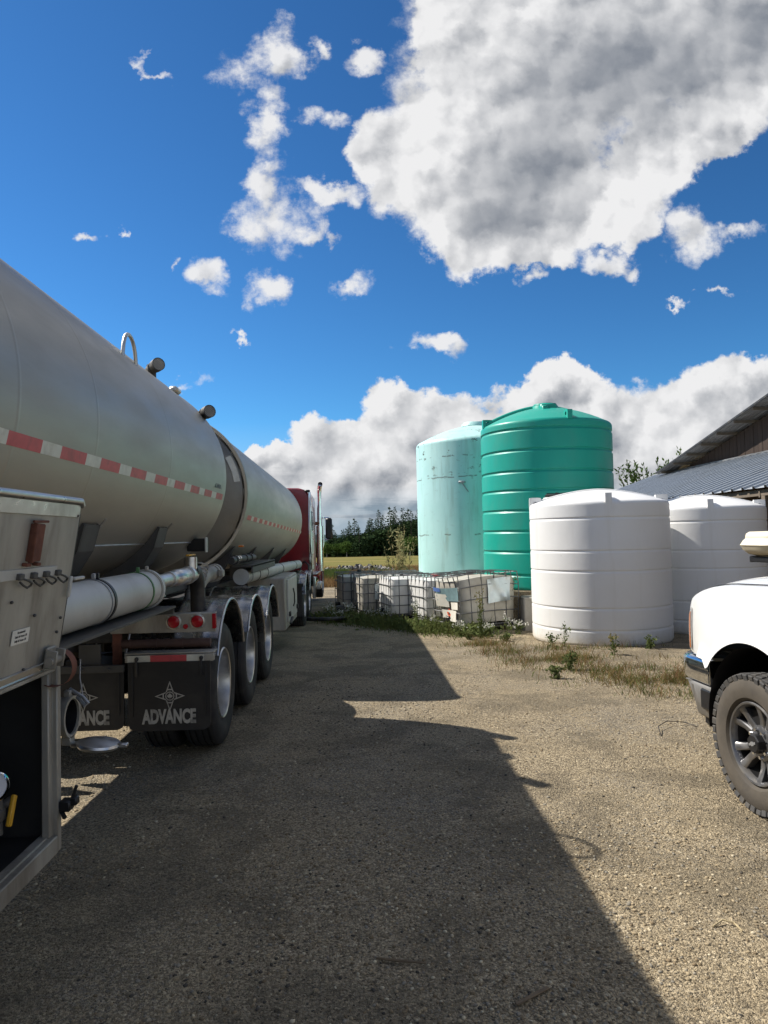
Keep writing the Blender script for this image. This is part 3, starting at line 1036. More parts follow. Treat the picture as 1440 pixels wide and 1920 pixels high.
def tote(label, loc, rz, bottle_mat, lid, W=1.0, D=1.2, H=1.02, warp=None, old=False, lean=(0, 0), plate=True, full=True):
    t = thing('ibc_tote', label, 'ibc tote', loc, rz, 'caged ibc totes beside the tanks', rx=lean[0], ry=lean[1])
    wf = warp if warp else (lambda p: p)
    z0 = 0.13
    mb = MB()                                   # pallet: deck and runners
    mb.box((0, 0, 0.112), (W + 0.02, D + 0.02, 0.03), 0.006)
    for x in (-W / 2 + 0.06, 0, W / 2 - 0.06):
        for y in (-D / 2 + 0.08, 0, D / 2 - 0.08):
            mb.box((x, y, 0.055), (0.11, 0.14, 0.085), 0.008)
    for x in (-W / 2 + 0.06, 0, W / 2 - 0.06):
        mb.box((x, 0, 0.008), (0.11, D, 0.018), 0.004)
    mb.build('pallet', M['black'] if not old else M['frame_black'], t)
    mb = MB()
    P = superbox(W - 0.03, D - 0.03, H - z0 - 0.03, wav=0.006)
    P = [[wf(Vector((x, y, z + z0))) for x, y, z in row] for row in P]
    mb.grid(P)
    bo = mb.build('bottle', bottle_mat, t, smooth=60)
    mb = MB()
    lc = Vector((0, 0, H - 0.035)) if not warp else wf(Vector((0.0, 0.0, H - 0.02)))
    mb.lathe([(0, 0.10), (0.035, 0.10), (0.042, 0.09), (0.045, 0)], lc, (0, 0, 1), 20)
    mb.build('fill_cap', M[lid], bo)
    # cage of single bars
    hs = [z0 + 0.03 + (H - z0 - 0.04) * k / 4 for k in range(5)]
    hw, hd = W / 2, D / 2

    def bar(a, b):
        a, b = Vector(a), Vector(b)
        if warp:
            q = MB()
            q.path([wf(a.lerp(b, k / 6)) for k in range(7)], 0.0095, 6)
            q.build('cage_bar', M['cage'], t)
            return
        o = inst(bar_mesh((b - a).length), 'cage_bar', t, a)
        o.rotation_euler = (b - a).to_track_quat('Z', 'Y').to_euler()
    for z in hs:
        bar((-hw, -hd, z), (hw, -hd, z))
        bar((-hw, hd, z), (hw, hd, z))
        bar((-hw, -hd, z), (-hw, hd, z))
        bar((hw, -hd, z), (hw, hd, z))
    nx, ny = 6, 7
    g = 0.019
    for i in range(nx):
        x = -hw + 2 * hw * i / (nx - 1)
        bar((x, -hd + g * (0 < i < nx - 1), z0), (x, -hd + g * (0 < i < nx - 1), H))
        if full:
            bar((x, hd - g * (0 < i < nx - 1), z0), (x, hd - g * (0 < i < nx - 1), H))
    for i in range(1, ny - 1):
        y = -hd + 2 * hd * i / (ny - 1)
        bar((-hw + g, y, z0), (-hw + g, y, H))
        bar((hw - g, y, z0), (hw - g, y, H))
    for y in (-0.26, 0.26):
        bar((-hw, y, H + 0.012), (hw, y, H + 0.012))
    if plate:
        mb = MB()
        mb.box((0.05, -hd - 0.016, 0.62), (0.40, 0.006, 0.36), 0.002)
        mb.build('label_plate', M['plate'], t)
    # outlet valve
    mb = MB()
    mb.tube((-hw - 0.06, 0, z0 + 0.10), (-hw + 0.06, 0, z0 + 0.10), 0.045, n=12)
    mb.lathe([(0, 0), (0, 0.055), (0.05, 0.055), (0.05, 0)], (-hw - 0.11, 0, z0 + 0.10), (1, 0, 0), 12)
    mb.box((-hw - 0.03, 0, z0 + 0.17), (0.02, 0.11, 0.015), 0.003)
    mb.build('outlet_valve', M['black'], t)
    return t


def gp(x, y, dz=0.0):
    return (x, y, gh(x, y) + dz)


# nearest: crumpled, leaning cage
def crumple(p):
    q = p.copy()
    s = (p.z - 0.13) / 0.9
    q.x += -0.10 * s + 0.030 * math.sin(5 * p.y + 4 * p.z)
    q.y += 0.045 * math.sin(4 * p.x + 3 * p.z) * s
    q.z += 0.045 * math.sin(3.0 * p.x + 1.0) * s - 0.03 * math.sin(4 * p.y + 1) * s
    return q


A1 = math.atan2(0.49, 1.17)


def corner_loc(cx, cy, rz, W, D):
    """place the near left-front corner (-W/2, -D/2) at cx, cy"""
    c, s = math.cos(rz), math.sin(rz)
    x = cx + c * W / 2 - s * D / 2
    y = cy + s * W / 2 + c * D / 2
    return x, y


x, y = corner_loc(1.80, 13.05, A1, 1.28, 1.0)
tote1 = tote('battered ibc tote with crumpled cage and bent metal plate, nearest the white tank', gp(x, y, -0.02), A1, M['ibc_old'], 'black',
             W=1.28, D=1.0, H=1.10, warp=crumple, old=True, plate=False)
# bent plate, labels and sticker of the battered tote
mb = MB()
P = []
for i in range(13):
    row = []
    for j in range(13):
        a, b = i / 12, j / 12
        x = -0.02 + 0.46 * a
        z = 0.52 + 0.42 * b + 0.04 * a
        off = 0.018 + 0.012 * math.sin(9 * a + 5 * b) * (0.4 + b) + (0.055 * math.exp(-((a - 0.75) ** 2 + (b - 0.15) ** 2) / 0.03)) + 0.03 * max(0, 0.35 - b) * math.sin(7 * a)
        q = crumple(Vector((x, -0.5, z)))
        row.append((q.x, q.y - off, q.z))
    P.append(row)
mb.grid(P)
mb.build('label_plate', M['plate'], tote1, smooth=25)


def on_left(y0, y1, z0_, z1_, off=0.012, W=1.28):
    return [[tuple(crumple(Vector((-W / 2, yy, zz))) + Vector((-off, 0, 0))) for zz in np.linspace(z0_, z1_, 4)] for yy in np.linspace(y0, y1, 4)]


for nm, mt, r in (('label_sheet', 'teal_print', (-0.44, 0.30, 0.62, 0.88)), ('label_sheet', 'paper', (-0.05, 0.36, 0.50, 0.76)),
                  ('label_sheet', 'blue_print', (0.14, 0.40, 0.80, 0.88)), ('label_sheet', 'paper', (-0.40, -0.12, 0.46, 0.60)),
                  ('label_sheet', 'paper', (-0.32, 0.22, 0.22, 0.44))):
    mb = MB()
    mb.grid(on_left(*r, off=0.012 + 0.002 * (mt == 'paper') + 0.001 * (mt == 'blue_print')))
    mb.build(nm, M[mt], tote1, fix=False)
mb = MB()
q0 = crumple(Vector((-0.64, -0.02, 0.38)))
mb.prism([(-0.09, 0), (0, -0.09), (0.09, 0), (0, 0.09)], q0 + Vector((-0.016, 0, 0)), (0, 1, 0), (0, 0, 1), (-0.002, 0, 0))
mb.build('hazard_sticker', M['orange_print'], tote1)
mb = MB()
mb.prism([(-0.028, -0.03), (0.028, -0.03), (0.02, 0.01), (0, 0.04), (-0.02, 0.01)], q0 + Vector((-0.0185, 0, 0)), (0, 1, 0), (0, 0, 1), (-0.001, 0, 0))
mb.build('hazard_symbol', M['black'], tote1)

TT = [  # corner, yaw, mat, lid, plate, label
    (1.28, 14.55, 20, 'ibc_poly', 'red_plastic', True, 'white caged ibc tote with a red cap, touching the battered tote'),
    (0.57, 15.35, 14, 'ibc_poly', 'black', False, 'white caged ibc tote in the middle of the front row'),
    (-0.10, 16.45, 10, 'ibc_old', 'black', True, 'greyish caged ibc tote with pale plate, second from the far left end of the row'),
    (-0.52, 17.75, 12, 'ibc_old', 'black', False, 'farthest left caged ibc tote, dark base, black cap standing on its top'),
    (1.95, 15.35, 16, 'ibc_poly', 'black', False, 'caged ibc tote in the second row, behind the red capped tote'),
    (0.55, 17.35, 12, 'ibc_poly', 'black', False, 'caged ibc tote in the back row, behind the greyish plated tote'),
]
for (cx, cy, deg, mt, lid, plate, lab) in TT:
    x, y = corner_loc(cx, cy, rad(deg), 1.0, 1.2)
    o = tote(lab, (x, y, min(gh(x, y), gh(cx, cy)) - 0.015), rad(deg), M[mt], lid, H=1.02, plate=plate, full=True)
    if lab.startswith('farthest'):
        mb = MB()
        mb.lathe([(0, 0.06), (0.07, 0.055), (0.075, 0)], (0, -0.2, 1.02), (0, 0, 1), 14)
        mb.build('filler_neck', M['black'], o)


# ------------------------------------------------------------------ truck wheels
def truck_tyre_mesh():
    mb = MB()
    R, w = 0.52, 0.275
    h = w / 2
    prof = [(-h * 0.62, 0.292), (-h * 0.86, 0.305), (-h, 0.36), (-h * 1.02, 0.42), (-h * 0.95, 0.478), (-h * 0.80, 0.507)]
    for g in (-0.075, -0.027, 0.027, 0.075):
        prof += [(g - 0.007, R - 0.004), (g - 0.005, R - 0.018), (g + 0.005, R - 0.018), (g + 0.007, R - 0.004)]
    prof += [(h * 0.80, 0.507), (h * 0.95, 0.478), (h * 1.02, 0.42), (h, 0.36), (h * 0.86, 0.305), (h * 0.62, 0.292)]
    mb.lathe(prof, (0, 0, 0), (1, 0, 0), 56)
    return mb.mesh('tyre', M['rubber'], 30)


def truck_rim_mesh(deep=True):
    """polished disc wheel, dished; +x is outboard"""
    mb = MB()
    d = -0.10 if deep else 0.08
    prof = [(0.118, 0.300), (0.128, 0.292), (0.122, 0.280), (0.06, 0.268), (d + 0.02, 0.262), (d, 0.240), (d + 0.006, 0.175), (d + 0.035, 0.150),
            (d + 0.05, 0.110), (d + 0.13, 0.098), (d + 0.16, 0.085), (d + 0.165, 0.0)]
    mb.lathe(prof, (0, 0, 0), (1, 0, 0), 48)
    prof = [(0.118, 0.300), (-0.118, 0.300), (-0.118, 0.28)]
    mb.lathe(prof, (0, 0, 0), (1, 0, 0), 48)
    return mb.mesh('rim', M['alu'], 30)


def nut_mesh(n=10, r=0.142, x=0.0, s=0.016, mt='chrome'):
    mb = MB()
    for k in range(n):
        a = 2 * PI * k / n
        mb.tube((x, r * math.cos(a), r * math.sin(a)), (x + 0.035, r * math.cos(a), r * math.sin(a)), s, s * 0.8, 6)
    return mb.mesh('wheel_nut', M[mt], 30)


TYRE, RIM, NUTS = truck_tyre_mesh(), truck_rim_mesh(), nut_mesh(10, 0.142, -0.075)


def truck_wheel(parent, xo, y, z, side=1, dual=True, front=False):
    """xo: outer face; side=+1 is the right hand side"""
    og = Vector(ORG[parent.name])
    xc = xo - side * 0.14
    w = empty_part('wheel', parent, Vector((xc, y, z)) - og, (0, 0, 0 if side > 0 else PI))
    inst(TYRE, 'tyre', w, (0, 0, 0), (rng.uniform(0, 6), 0, 0))
    inst(RIM, 'rim', w)
    inst(NUTS, 'wheel_nuts', w)['kind'] = 'stuff'
    if dual:
        inst(TYRE, 'inner_tyre', w, (-0.33, 0, 0))
    return w


def fender(parent, xa, xb, y, z, R, a0, a1, material, name='fender', lip=True, tail=0.0):
    """arched sheet over a wheel; angles in degrees from +Y (front) over the top to -Y"""
    mb = MB()
    n = 26
    xs_ = np.linspace(xa, xb, 25)
    P, Q = [], []
    for i in range(n + 1):
        a = rad(a0 + (a1 - a0) * i / n)
        row, row2 = [], []
        for x in xs_:
            u = (x - xa) / (xb - xa)
            rib = 0.010 * sum(math.exp(-((u - c) / 0.035) ** 2) for c in (0.2, 0.5, 0.8))
            r = R + rib
            row.append((x, y + r * math.cos(a), z + r * math.sin(a)))
            row2.append((x, y + (r - 0.005) * math.cos(a), z + (r - 0.005) * math.sin(a)))
        P.append(row)
        Q.append(row2)
    if tail:
        a = rad(a1)
        P.append([(p[0], p[1] - tail * math.sin(a) * 1.0 * (-1) * -1, p[2] + tail * math.cos(a) * (1 if a1 > 90 else -1)) for p in P[-1]])
        Q.append([(p[0], p[1] - tail * math.sin(a), p[2] + tail * math.cos(a) * (1 if a1 > 90 else -1)) for p in Q[-1]])
    mb.grid(P)
    mb.grid(Q)
    o = mb.build(name, material, parent, smooth=40, fix=False)
    if lip:
        b = MB()
        b.path([(xb, p[-1][1], p[-1][2]) for p in P], 0.011, 8)
        b.build('fender_lip', M['alu'], o)
        b = MB()
        b.path([(xa, p[0][1], p[0][2]) for p in P], 0.009, 6)
        b.build('fender_lip', M['alu'], o)
    return o


def text_mesh(s, size, name, material, squeeze=0.7, depth=0.0015, bold=0.0):
    cu = bpy.data.curves.new(name, 'FONT')
    cu.body = s
    cu.size = size
    cu.align_x = 'CENTER'
    cu.align_y = 'CENTER'
    cu.extrude = depth
    cu.offset = bold
    cu.resolution_u = 3
    o = bpy.data.objects.new(name, cu)
    COL.objects.link(o)
    dg = bpy.context.evaluated_depsgraph_get()
    me = bpy.data.meshes.new_from_object(o.evaluated_get(dg))
    bpy.data.objects.remove(o)
    me.name = name
    me.materials.clear()
    me.materials.append(material)
    for v in me.vertices:
        v.co.x *= squeeze
    return me


TXT_ADV = text_mesh('ADVANCE', 0.140, 'lettering', M['letter'], 0.60, bold=0.0065)


def star_mesh():
    """four pointed star of letter-A arms round a leaf"""
    mb = MB()
    for k in range(4):
        R3 = Matrix.Rotation(k * PI / 2, 3, 'Y')
        o = MB()
        ey, ex, th = Vector((0, 0, 1)), Vector((1, 0, 0)), Vector((0, -0.0015, 0))
        o.prism([(-0.030, 0.030), (-0.021, 0.030), (0.0, 0.094), (0.0, 0.112)], (0, 0, 0), ex, ey, th)
        o.prism([(0.030, 0.030), (0.021, 0.030), (0.0, 0.094), (0.0, 0.112)], (0, 0, 0), ex, ey, th)
        o.prism([(-0.018, 0.044), (0.018, 0.044), (0.015, 0.053), (-0.015, 0.053)], (0, 0, 0), ex, ey, th)
        mb.add([R3 @ Vector(p) for p in o.v], o.f)
    N = 24
    ring_o = [(0.033 * math.cos(2 * PI * i / N), 0.033 * math.sin(2 * PI * i / N)) for i in range(N)]
    ring_i = [(0.027 * math.cos(2 * PI * i / N), 0.027 * math.sin(2 * PI * i / N)) for i in range(N)]
    mb.ringplate(ring_o, ring_i, (0, 0, 0), (1, 0, 0), (0, 0, 1), (0, -0.0015, 0))
    leaf = [(0, .024), (.005, .014), (.011, .016), (.009, .006), (.021, .008), (.017, .001), (.021, -.003), (.010, -.010), (.011, -.014), (.001, -.012), (.001, -.023)]
    leaf = leaf + [(-a, b) for a, b in reversed(leaf[1:])]
    mb.prism(leaf, (0, 0, 0), (1, 0, 0), (0, 0, 1), (0, -0.0015, 0))
    return mb.mesh('star_emblem', M['letter'], 0)


STAR = star_mesh()


def mudflap(parent, xc, y, ztop, zbot, w=0.61):
    og = Vector(ORG[parent.name])
    mb = MB()
    h = w / 2
    poly = [(-h, ztop), (-h, zbot + 0.05), (-h + 0.015, zbot + 0.016), (-h + 0.05, zbot), (h - 0.05, zbot), (h - 0.015, zbot + 0.016), (h, zbot + 0.05), (h, ztop)]
    mb.prism(poly, (xc, y, 0), (1, 0, 0), (0, 0, 1), (0, 0.014, 0))
    for s in (-1, 1):       # raised side beads
        mb.box((xc + s * (h - 0.035), y - 0.003, (ztop + zbot) / 2 + 0.04), (0.012, 0.008, (ztop - zbot) - 0.14), 0.002)
    fl = mb.build('mudflap', M['flap'], parent)
    o = inst(TXT_ADV, 'lettering', fl, Vector((xc, y - 0.0035, 0.435)) - og, (PI / 2, 0, 0))
    o = inst(STAR, 'star_emblem', fl, Vector((xc + 0.005, y - 0.002, 0.590)) - og)
    return fl


def round_light(parent, x, y, z, r, name='tail_light', ring=True):
    mb = MB()
    mb.lathe([(0.0, r), (0.010, r), (0.016, r * 0.8), (0.018, 0)], (x, y, z), (0, -1, 0), 24)
    o = mb.build(name, M['red_lens'], parent)
    if ring:
        b = MB()
        b.lathe([(0.0, r * 1.28), (0.012, r * 1.25), (0.014, r * 1.05), (0.0, r * 1.02)], (x, y, z), (0, -1, 0), 24)
        for k in range(4):
            a = PI / 4 + k * PI / 2
            b.box((x + 1.22 * r * math.cos(a), y - 0.012, z + 1.22 * r * math.sin(a)), (0.012, 0.01, 0.012), 0.002)
        b.build('light_ring', M['alu'], o)
    return o


def shell_profile(y0, y1, r, seams, head0, head1):
    prof = []
    for k in range(0, 11):
        a = k / 10 * PI / 2
        prof.append((y0 - head0 * math.cos(a), r * math.sin(a)))
    for s in sorted(seams):
        prof += [(s - 0.05, r), (s - 0.022, r), (s - 0.012, r), (s - 0.006, r + 0.0013), (s + 0.006, r + 0.0013), (s + 0.012, r), (s + 0.022, r), (s + 0.05, r)]
    prof.append((y1 - 0.02, r))
    for k in range(0, 11):
        a = k / 10 * PI / 2
        prof.append((y1 + head1 * math.sin(a), r * math.cos(a)))
    return prof


def tape_piece(parent, name, material, cx, cz, r, sa, hgt, ya, yb, slope=0.0, yref=0.0):
    mb = MB()
    P = []
    da = hgt / r / 2
    for y in np.linspace(ya, yb, 4):
        zc = cz + slope * (y - yref)
        P.append([(cx + (r + 0.0025) * math.cos(sa + t), y, zc + (r + 0.0025) * math.sin(sa + t)) for t in (-da, -da / 3, da / 3, da)])
    mb.grid(P)
    mb.build(name, material, parent, fix=False)


# ------------------------------------------------------------------ rear tanker trailer (nearest)
CX, RT, ZR = -2.47, 1.02, 2.42
rear = thing('tanker_trailer', 'nearest grey steel tanker trailer with an open side cabinet in the left foreground', 'tanker trailer',
             (CX, 1.0, 0.0), 0, 'coupled tanker trailers', world_org=True)
mb = MB()
mb.lathe(shell_profile(-6.4, 7.62, RT, [-5, -3.4, -1.8, -0.2, 1.45, 3.05, 3.95, 5.45, 7.45], 0.34, 0.20), (CX, 0, ZR), (0, 1, 0), 96)
shell = mb.build('tank_shell', M['steel'], rear, smooth=30)
y, k = 2.99 - 0.525 * 17, 0
sa = math.asin((2.195 - ZR) / RT)
while y < 7.5:
    yb = min(y + 0.315, 7.56)
    tape_piece(rear, 'reflective_tape', M['red_tape'], CX, ZR, RT, sa, 0.062, y, yb)
    if y + 0.525 < 7.56:
        tape_piece(rear, 'reflective_tape', M['white_tape'], CX, ZR, RT, sa, 0.062, yb, y + 0.525)
    y += 0.525
mb = MB()       # longitudinal belly seam
for s in (1, -1):
    a = math.asin((1.725 - ZR) / RT)
    mb.path([(CX + s * (RT + 0.002) * math.cos(a), yy, 1.725) for yy in (-6.2, 0, 4, 7.5)], 0.007, 6)
mb.build('belly_seam', M['weld'], rear)
num = text_mesh('2181', 0.105, 'unit_number', M['black'], 1.5, 0.0008, 0.002)
a = math.asin((2.30 - ZR) / RT)
inst(num, 'unit_number', rear, Vector((CX + (RT + 0.002) * math.cos(a), 7.22, 2.300)) - Vector(ORG[rear.name]), (PI / 2 + a * 0.9, 0, PI / 2))


def saddle(parent, y, name='saddle', w=0.16, a0=-48, a1=-132, cz=ZR, foot=0.0):
    mb = MB()
    mb.lathe([(-w / 2, RT + 0.004), (-w / 2, RT + 0.10), (w / 2, RT + 0.10), (w / 2, RT + 0.004)], (CX, y, cz), (0, 1, 0), 24, rad(a0), rad(a1), closed=True, e1=(1, 0, 0))
    return mb


for yy in (-4.2, -1.2, 1.6, 4.25, 5.75):
    mb = MB()
    n = 14
    out, inn = [], []
    for i in range(n + 1):
        a = rad(-33 - (147 - 33) * i / n)
        inn.append((CX + (RT + 0.003) * math.cos(a), ZR + (RT + 0.003) * math.sin(a)))
        f = 0.02 + 0.17 * math.sin(PI * i / n) ** 0.7
        out.append((CX + (RT + f) * math.cos(a), ZR + (RT + f) * math.sin(a)))
    for dy in (-0.11, 0.11):
        for i in range(n):
            poly = [inn[i], inn[i + 1], out[i + 1], out[i]]
            mb.prism([(p[0], p[1]) for p in poly], (0, yy + dy - 0.006, 0), (1, 0, 0), (0, 0, 1), (0, 0.012, 0))
    P = [[(q[0], yy + d, q[1]) for d in (-0.125, 0.125)] for q in out]
    mb.grid(P)
    sd_ = mb.build('saddle', M['frame_grey'], rear, smooth=0)
    b = MB()
    b.path([(CX + RT * math.cos(rad(-30)) + 0.02, yy + 0.13, ZR + RT * math.sin(rad(-30)) - 0.02), (out[4][0], yy + 0.13, out[4][1])], 0.008, 6)
    b.build('saddle_edge', M['alu_dirty'], sd_)
mb = MB()       # under-tank frame
for s in (-1, 1):
    mb.box((CX + s * 0.46, 0.9, 1.29), (0.10, 13.2, 0.14), 0.006)
for yy in (-5, -3.4, -2, 0.2, 1.4, 3.6, 4.9, 6.2, 7.2):
    mb.box((CX, yy, 1.20), (0.86, 0.09, 0.18), 0.004)
mb.box((CX, 6.95, 1.30), (1.6, 1.5, 0.05), 0.008)
mb.build('chassis_frame', M['frame_black'], rear)
mb = MB()       # side outrigger shelf above the tridem
for s, ya_ in ((1, 5.3), (-1, 6.5)):
    mb = MB()
    mb.box((CX + s * 0.74, (ya_ + 7.35) / 2, 1.36), (0.30, 7.35 - ya_, 0.10), 0.01)
    mb.build('side_rail', M['frame_grey'], rear)

# top fittings: hoop handle and two mesh-ended vents
mb = MB()
hx = CX + 0.78
pts = []
for k in range(13):
    a = PI * k / 12
    pts.append((hx - 0.02, 5.28 - 0.16 * math.cos(a) * (0.9 if k < 6 else 1.0), 3.03 + 0.255 * math.sin(a) ** 0.75))
mb.path(pts, 0.0145, 10)
mb.build('hoop_handle', M['weld'], rear)


def vent(y, x=CX + 0.60, sc=1.0, dz=0.0):
    mb = MB()
    z = ZR + math.sqrt(RT ** 2 - (x - CX - 0.12) ** 2) + 0.04
    a = Vector((0.60, -0.79, 0.06)).normalized()
    z += dz - 0.045
    mb.tube((x - 0.12, y + 0.12, z - 0.08), (x - 0.12, y + 0.12, z + 0.09), 0.042, n=16)
    c = Vector((x - 0.12, y + 0.12, z + 0.055))
    mb.lathe([(q_ * sc, r_ * sc) for q_, r_ in [(-0.05, 0.0), (-0.05, 0.062), (0.05, 0.062), (0.055, 0.074), (0.075, 0.074), (0.08, 0.062), (0.13, 0.064), (0.14, 0.082), (0.25, 0.084),
              (0.25, 0.076), (0.20, 0.074)]], c, a, 24)
    o = mb.build('tank_vent', M['frame_grey'], rear)
    b = MB()
    b.lathe([(0.20 * sc, 0.0), (0.20 * sc, 0.075 * sc)], c, a, 20)
    b.build('vent_core', M['black'], o)
    b = MB()
    e1 = Vector((0, 0, 1)).cross(a).normalized()
    e2 = a.cross(e1)
    d1, d2 = (e1 + e2).normalized(), (e1 - e2).normalized()
    for k in range(-4, 5):
        s = 0.0165 * k * sc
        L = math.sqrt((0.078 * sc) ** 2 - s * s)
        for p, q in ((d1, d2), (d2, d1)):
            m0 = c + a * (0.246 * sc) + p * s
            b.tube(m0 - q * L, m0 + q * L, 0.0030, n=4, caps=False)
    b.build('vent_mesh', M['weld'], o)


vent(6.33, CX + 0.70, 0.70)
vent(7.44, CX + 0.90, 0.80, -0.05)
mb = MB()
mb.box((CX + 0.66, 6.95, 3.215), (0.09, 0.16, 0.06), 0.02)
mb.build('vent_cover', M['weld'], rear)

# hose carrier tube along the side
HX, HZ, HR = CX + 1.06, 1.44, 0.116
mb = MB()
mb.lathe([(0, 0.0), (0, HR), (3.05, HR), (3.05, HR + 0.012), (3.09, HR + 0.012), (3.11, HR - 0.02), (3.11, 0.0)], (HX, 1.55, HZ), (0, 1, 0), 36)
tb = mb.build('hose_tube', M['white_paint'], rear)
for yy, mt, w in ((4.42, 'green_band', 0.022), (3.75, 'black', 0.030), (3.70, 'galv', 0.014), (4.60, 'alu_dirty', 0.02), (3.0, 'black', 0.03)):
    b = MB()
    b.lathe([(-w / 2, HR + 0.001), (-w / 2, HR + 0.005), (w / 2, HR + 0.005), (w / 2, HR + 0.001)], (HX, yy, HZ), (0, 1, 0), 36, closed=True)
    b.box((HX + 0.02, yy, HZ + HR + 0.018), (0.02, 0.02, 0.03), 0.003)
    b.build('tube_strap', M[mt], tb)
mb = MB()
mb.prism([(-0.15, 0), (0.15, 0), (0.15, 0.012), (-0.138, 0.012), (-0.138, 0.09), (-0.15, 0.09)], (HX, 1.6, HZ - HR - 0.022), (1, 0, 0), (0, 0, 1), (0, 3.2, 0))
mb.prism([(-0.14, 0), (0.14, 0), (0.14, -0.04), (-0.14, -0.06)], (HX, 4.785, HZ - HR - 0.022), (1, 0, 0), (0, 0, 1), (0, 0.012, 0))
mb.build('tube_tray', M['frame_grey'], rear)
# valves and pipework ahead of the tube
mb = MB()
PX, PZ = HX + 0.03, 1.475
mb.lathe([(0, 0.0), (0, 0.046), (0.40, 0.046), (0.40, 0.056), (0.46, 0.056), (0.46, 0.05), (0.54, 0.05), (0.56, 0.062), (0.86, 0.062), (0.88, 0.052), (0.92, 0.052), (0.92, 0.07), (0.97, 0.07), (0.97, 0.058), (1.1, 0.058), (1.1, 0)],
         (PX, 4.66, PZ), (0, 1, 0), 24)
mb.build('transfer_pipe', M['alu'], rear)
mb = MB()
mb.path([(PX, 5.72, PZ + 0.02), (PX, 5.84, PZ + 0.015), (PX - 0.0, 5.92, PZ - 0.05), (PX, 5.95, PZ - 0.16), (PX, 5.96, PZ - 0.42)], 0.062, 14)
mb.build('drop_hose', M['frame_black'], rear)
mb = MB()
mb.tube((PX, 5.72, PZ + 0.04), (PX, 5.72, PZ + 0.14), 0.05, n=16)
v_ = mb.build('valve_body', M['alu'], rear)
b = MB()
b.box((PX, 5.72, PZ + 0.155), (0.03, 0.22, 0.014), 0.004)
b.build('valve_handle', M['yellow'], v_)
mb = MB()       # big flexible elbow rising behind the first fender
mb.path([(CX + 0.94, 6.35, 1.18), (CX + 0.95, 6.45, 1.30), (CX + 0.965, 6.62, 1.40), (CX + 0.98, 6.85, 1.425), (CX + 0.98, 7.1, 1.42)], 0.075, 16)
for k in range(9):
    q = 0.08 + k * 0.045
    mb.lathe([(0, 0.074), (0.008, 0.080), (0.016, 0.074)], (CX + 0.94 + 0.012 * k / 4, 6.34 + q * 0.55, 1.15 + q * 0.78), (0.02, 0.58, 0.81), 16)
mb.lathe([(0, 0.0), (0, 0.088), (0.05, 0.088), (0.05, 0.076), (0.12, 0.076), (0.12, 0.09), (0.18, 0.09), (0.18, 0)], (CX + 0.98, 6.98, 1.42), (0, 1, 0), 20)
mb.box((CX + 1.08, 6.98, 1.42), (0.05, 0.10, 0.07), 0.01)
mb.build('suction_elbow', M['alu_dirty'], rear)
mb = MB()       # black control box with a card
mb.box((CX + 0.80, 7.22, 1.70), (0.18, 0.16, 0.13), 0.01)
cb = mb.build('control_box', M['black'], rear)
b = MB()
b.box((CX + 0.90, 7.15, 1.70), (0.012, 0.09, 0.15), 0.002)
b.build('control_card', M['white_paint'], cb)

# open side cabinet
CA, CB_, CZ0, CZ1 = 1.15, 2.92, 0.58, 1.265        # y from, y to, z from, z to
XO, XI = -1.255, -1.86
cabn = empty_part('side_cabinet', rear)
ORG[cabn.name] = ORG[rear.name]
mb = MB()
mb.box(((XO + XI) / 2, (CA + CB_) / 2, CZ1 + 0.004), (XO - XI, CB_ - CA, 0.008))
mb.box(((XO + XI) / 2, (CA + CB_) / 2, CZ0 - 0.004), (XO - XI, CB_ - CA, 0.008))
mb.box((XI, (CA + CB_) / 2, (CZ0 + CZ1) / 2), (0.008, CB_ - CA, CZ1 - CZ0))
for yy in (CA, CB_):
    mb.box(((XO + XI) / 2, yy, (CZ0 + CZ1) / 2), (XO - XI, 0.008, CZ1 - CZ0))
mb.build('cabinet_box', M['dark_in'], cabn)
mb = MB()       # aluminium frame of the opening: stepped section
for yy in (CA, CB_):
    s = 1 if yy == CB_ else -1
    mb.box((XO + 0.008, yy - s * 0.012, (CZ0 + CZ1) / 2 - 0.02), (0.03, 0.036, CZ1 - CZ0 + 0.07), 0.004)
    mb.box((XO - 0.012, yy - s * 0.045, (CZ0 + CZ1) / 2), (0.03, 0.036, CZ1 - CZ0 - 0.02), 0.004)
    mb.box((XO + 0.001, yy - s * 0.026, (CZ0 + CZ1) / 2), (0.012, 0.010, CZ1 - CZ0), 0.002)
mb.box((XO + 0.008, (CA + CB_) / 2, CZ0 - 0.022), (0.032, CB_ - CA - 0.06, 0.07), 0.004)
mb.box((XO - 0.024, (CA + CB_) / 2, CZ0 + 0.004), (0.04, CB_ - CA - 0.06, 0.03), 0.004)
mb.box((XO + 0.004, (CA + CB_) / 2, CZ1 - 0.012), (0.026, CB_ - CA - 0.06, 0.03), 0.004)
mb.build('cabinet_frame', M['alu_dirty'], cabn)
mb = MB()       # latch at the foot of the far post
mb.box((XO + 0.045, CB_ - 0.0, 0.70), (0.045, 0.05, 0.045), 0.006)
mb.box((XO + 0.075, CB_ + 0.005, 0.715), (0.03, 0.035, 0.035), 0.006)
mb.tube((XO + 0.07, CB_, 0.73), (XO + 0.085, CB_, 0.775), 0.007, n=8)
mb.tube((XO + 0.02, CB_ + 0.002, 0.685), (XO + 0.05, CB_ - 0.03, 0.66), 0.009, n=8)
mb.build('cabinet_latch', M['black'], cabn)
mb = MB()
gx, gy, gz_ = XO - 0.09, 2.605, 0.885
mb.lathe([(0, 0), (0, 0.052), (0.025, 0.054), (0.03, 0.050), (0.024, 0.045)], (gx, gy, gz_), (0.75, -0.66, 0.05), 28)
mb.tube((gx - 0.03, gy + 0.02, gz_ - 0.03), (gx - 0.03, gy + 0.11, gz_ - 0.10), 0.014, n=10)
mb.build('pressure_gauge', M['chrome'], cabn)
mb = MB()
